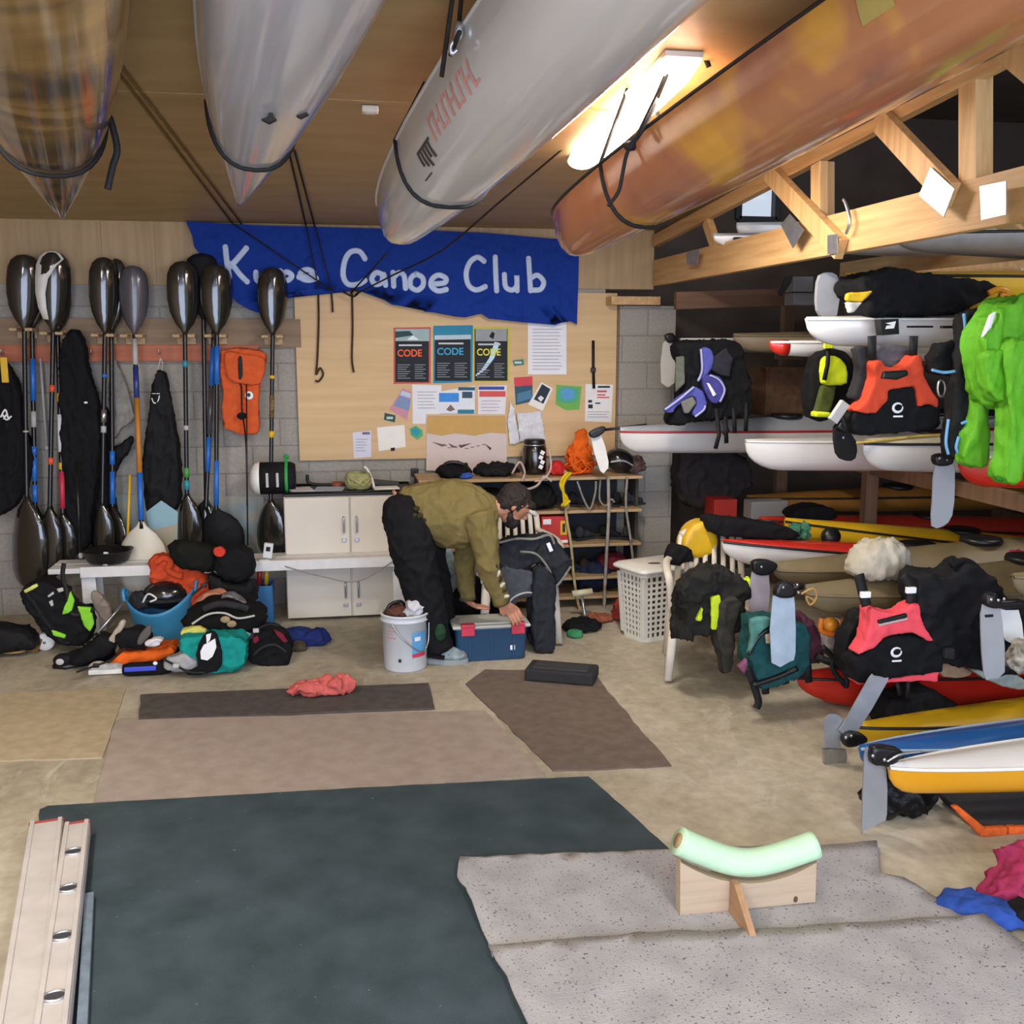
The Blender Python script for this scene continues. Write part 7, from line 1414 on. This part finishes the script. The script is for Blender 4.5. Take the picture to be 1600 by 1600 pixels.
# head details
hr = MB().ell(HC+cr_*.028-fc*.022, (.102, .086, .104), 26, 16, Rh); hr.tube([HC+cr_*.04+fc*.07, HC+cr_*.08+fc*.06], [.05, .05], 12)
hr.ell(HC-fc*.06-cr_*.02, (.055, .078, .07), 16, 10, Rh); hr = fuse(hr, .009, 4); wrinkle(hr, .008, (30, 30, 30), 5); build('hair', hr, HAIR, man)
br_ = MB().ell(HC+fc*.055-cr_*.085, (.05, .062, .05), 18, 12, Rh); br_.tube([HC+fc*.0-cr_*.05+V((0, -.066, 0)), HC+fc*.03-cr_*.09+V((0, -.05, 0))], [.016, .024], 8); br_.tube([HC+fc*.0-cr_*.05+V((0, .066, 0)), HC+fc*.03-cr_*.09+V((0, .05, 0))], [.016, .024], 8)
br_ = fuse(br_, .008, 4); wrinkle(br_, .004, (40, 40, 40), 6); build('beard', br_, HAIR, man)
for s in (-1, 1):
    ec = HC+fc*.074+V((0, s*.032, 0))+cr_*.008; ey = build('eye', MB().ell(ec, (.009, .010, .007), 12, 8, Rh), WHI, man); build('iris', MB().ell(ec+fc*.006, (.004, .006, .005), 10, 6, Rh), plas('brown iris', '2a1a12'), ey)
# sweatshirt
sw = MB()
sw.tube([J(621, 783), J(640, 790), J(668, 796), J(700, 802), J(735, 802), J(758, 797), J(776, 795)], [.085, .13, .175, .215, .195, .135, .078], 18, 1.0, up=(0, 1, 0))
sw.ell(J(715, 825), (.13, .19, .12), 16, 10)
for S, E, W_ in ((nS, nE, nW), (fS, fE, fW)): sw.tube([S+V((-.02, 0, .0)), S.lerp(E, .5), E, E.lerp(W_, .5), E.lerp(W_, .93)], [.105, .085, .07, .058, .050], 14)
sw = fuse(sw, .011, 6); wrinkle(sw, .010, (9, 9, 6), 12); sws = build('sweatshirt', sw, OLV, man)
cu_ = MB(); 
for E, W_ in ((nE, nW), (fE, fW)): cu_.tube([E.lerp(W_, .86), E.lerp(W_, .96)], .053, 14)
build('cuff', cu_, fab('dark olive rib', '5c5232'), sws)
pm_ = MB(); PRD = fab('print dark olive', '3a3620'); PRW = fab('print cream', 'c9c2a8')
for i, f in enumerate((.0, .15, .3, .45, .6, .75)):
    c = nE.lerp(nW, f)+V((.045-.012*f, -.05+.01*f, 0)); pm_.use(PRD if i % 2 == 0 else PRW); pm_.ell(c, (.013, .008, .024), 10, 6, Matrix.Rotation(.3*i, 3, 'Y'))
pm_.use(PRD); 
for u, v in ((650, 795), (656, 806), (664, 812), (647, 805), (670, 818)): pm_.ell(J(u, v, -.165+.0006*(u-650)), (.022, .02, .018), 10, 6, Matrix.Rotation(u, 3, 'Y'))
build('sleeve_print', pm_, None, sws)
# trousers
tr_ = MB()
tr_.tube([J(621, 782), J(626, 796), J(636, 815)], [.075, .10, .12], 16, 1.5, up=(0, 1, 0))
for dy in (-.08, .08): tr_.ell(J(628, 806, dy), (.118, .12, .135), 18, 12); tr_.ell(J(634, 818, dy), (.128, .12, .145), 18, 12); tr_.ell(J(642, 832, dy), (.14, .12, .15), 18, 12)
for hx_, kx, kx2, ax, dy in (((637, 826), (648, 868), (658, 915), (684, 1008), -.08), ((650, 826), (664, 868), (674, 912), (690, 1008), .11)):
    tr_.tube([J(*hx_, dy), J(*kx, dy), J(*kx2, dy), J((kx2[0]+ax[0])/2, (kx2[1]+ax[1])/2, dy), J(*ax, dy), J(ax[0]+2, ax[1]+8, dy)], [.14, .138, .125, .108, .090, .086], 16)
tr_ = fuse(tr_, .011, 26); wrinkle(tr_, .012, (7, 7, 7), 14); tro = build('trousers', tr_, TRS, man)
build('green_print', MB().ell(J(688, 988, -.19), (.035, .02, .055), 16, 10), fab('dark green print', '24402a'), tro)
build('waist_gap', MB().tube(spl([J(617, 771, -.1), J(615, 768, 0), J(617, 771, .1)]), .011, 8), SKIN, man)
for ax, dy, rz_ in (((684, 1012), -.08, -.25), ((690, 1012), .11, -.1)):
    a = J(*ax, dy); a.z = 0; R = Matrix.Rotation(rz_, 3, 'Z')
    up_ = MB().ell(a+R @ V((-.03, 0, .085)), (.065, .048, .065), 16, 10).ell(a+R @ V((.06, 0, .06)), (.085, .05, .045), 16, 10).ell(a+R @ V((.125, 0, .045)), (.06, .05, .035), 16, 10)
    up_ = fuse(up_, .008, 4)
    for p in up_.v: p.z = max(p.z, .018)
    sh = build('shoe', up_, fab('shoe pale grey', '8c9a9f', .3), man)
    so = MB()
    for z in (0, .026): so.tube([a+R @ V((-.09+.012*math.cos(0), 0, z))], .01) if False else None
    ring = [a+R @ V((.045+.145*math.cos(q), .052*math.sin(q)*(1 if math.cos(q) > -.2 else .85), 0)) for q in [2*math.pi*j/28 for j in range(28)]]
    so.prism(ring, (0, 0, .03)); build('sole', so, plas('shoe sole grey', '8d979a', .6), sh, fix=True)
    build('black_overlay', MB().tube(spl([a+R @ V((-.085, -.03, .07)), a+R @ V((-.03, -.058, .06)), a+R @ V((.05, -.056, .05))]), .024, 8, .5), BLK, sh)
    for i in range(3): build('lace', MB().tube(spl([a+R @ V((.02+.025*i, -.045, .075-.008*i)), a+R @ V((.025+.025*i, 0, .108-.012*i)), a+R @ V((.02+.025*i, .045, .075-.008*i))]), .006, 6), BLK if i != 1 else WHI, sh)
# ================================================================== LIGHT AND CAMERA
w = bpy.data.worlds.new('sky'); SC.world = w; w.use_nodes = True; bg = w.node_tree.nodes['Background']; bg.inputs['Color'].default_value = (*rgb('cfdcec'), 1); bg.inputs['Strength'].default_value = 1.0
def area(name, loc, rot, sx, sy, e, col):
    l = bpy.data.lights.new(name, 'AREA'); l.shape = 'RECTANGLE'; l.size = sx; l.size_y = sy; l.energy = e; l.color = rgb(col); o = bpy.data.objects.new(name, l); COL.objects.link(o); o.location = loc; o.rotation_euler = rot; return o
area('door_daylight', (.6, -2.4, 1.7), (math.radians(82), 0, 0), 6.0, 2.6, 330, 'd3e1ff')
area('batten_light', (LX, (LY0+LY1)/2, ceil_z(4.7)-.10), (0, 0, math.pi/2), 1.5, .16, 105, 'fff8ee')
# the other battens of the shed, behind and beside the view
for x, y, e in ((-1.6, 3.2, 32), (-1.4, .2, 40), (1.3, .2, 40)):
    area('batten_light', (x, y, ceil_z(y)-.09), (0, 0, math.pi/2), 1.5, .16, e*2.0, 'fff8ee')
    build('light_body', MB().box((x, y, ceil_z(y)-.035), (.12, 1.5, .06), Matrix.Rotation(-.066, 3, 'X'), .005), WPL, None, 'ceiling batten over the shed behind the view' if y < 1 else 'ceiling batten above the bronze kayak', 'ceiling light', 'battens outside the view')
area('bay_fill_light', (5.4, 4.2, 3.72), (0, 0, 0), 1.5, .16, 45, 'fff8ee')  # unseen fill lamp, added to brighten the dark bay
build('light_body', MB().box((5.4, 4.2, 3.77), (1.5, .12, .06), None, .005), WPL, None, 'added batten body of the fill light in the storage bay', 'ceiling light', 'battens outside the view')  # batten body added to go with the bay fill lamp
cd = bpy.data.cameras.new('camera'); co = bpy.data.objects.new('camera', cd); COL.objects.link(co); cd.sensor_width = 36; cd.lens = 36*FPX/1600; cd.clip_start = .05
co.location = CAM; co.matrix_world = Matrix.Translation(CAM) @ Matrix((RT, UP, -FW)).transposed().to_4x4()
SC.camera = co
vs_ = SC.view_settings; vs_.view_transform = 'Standard'; vs_.look = 'None'; vs_.gamma = 1; vs_.exposure = 0.24; vs_.use_curve_mapping = False
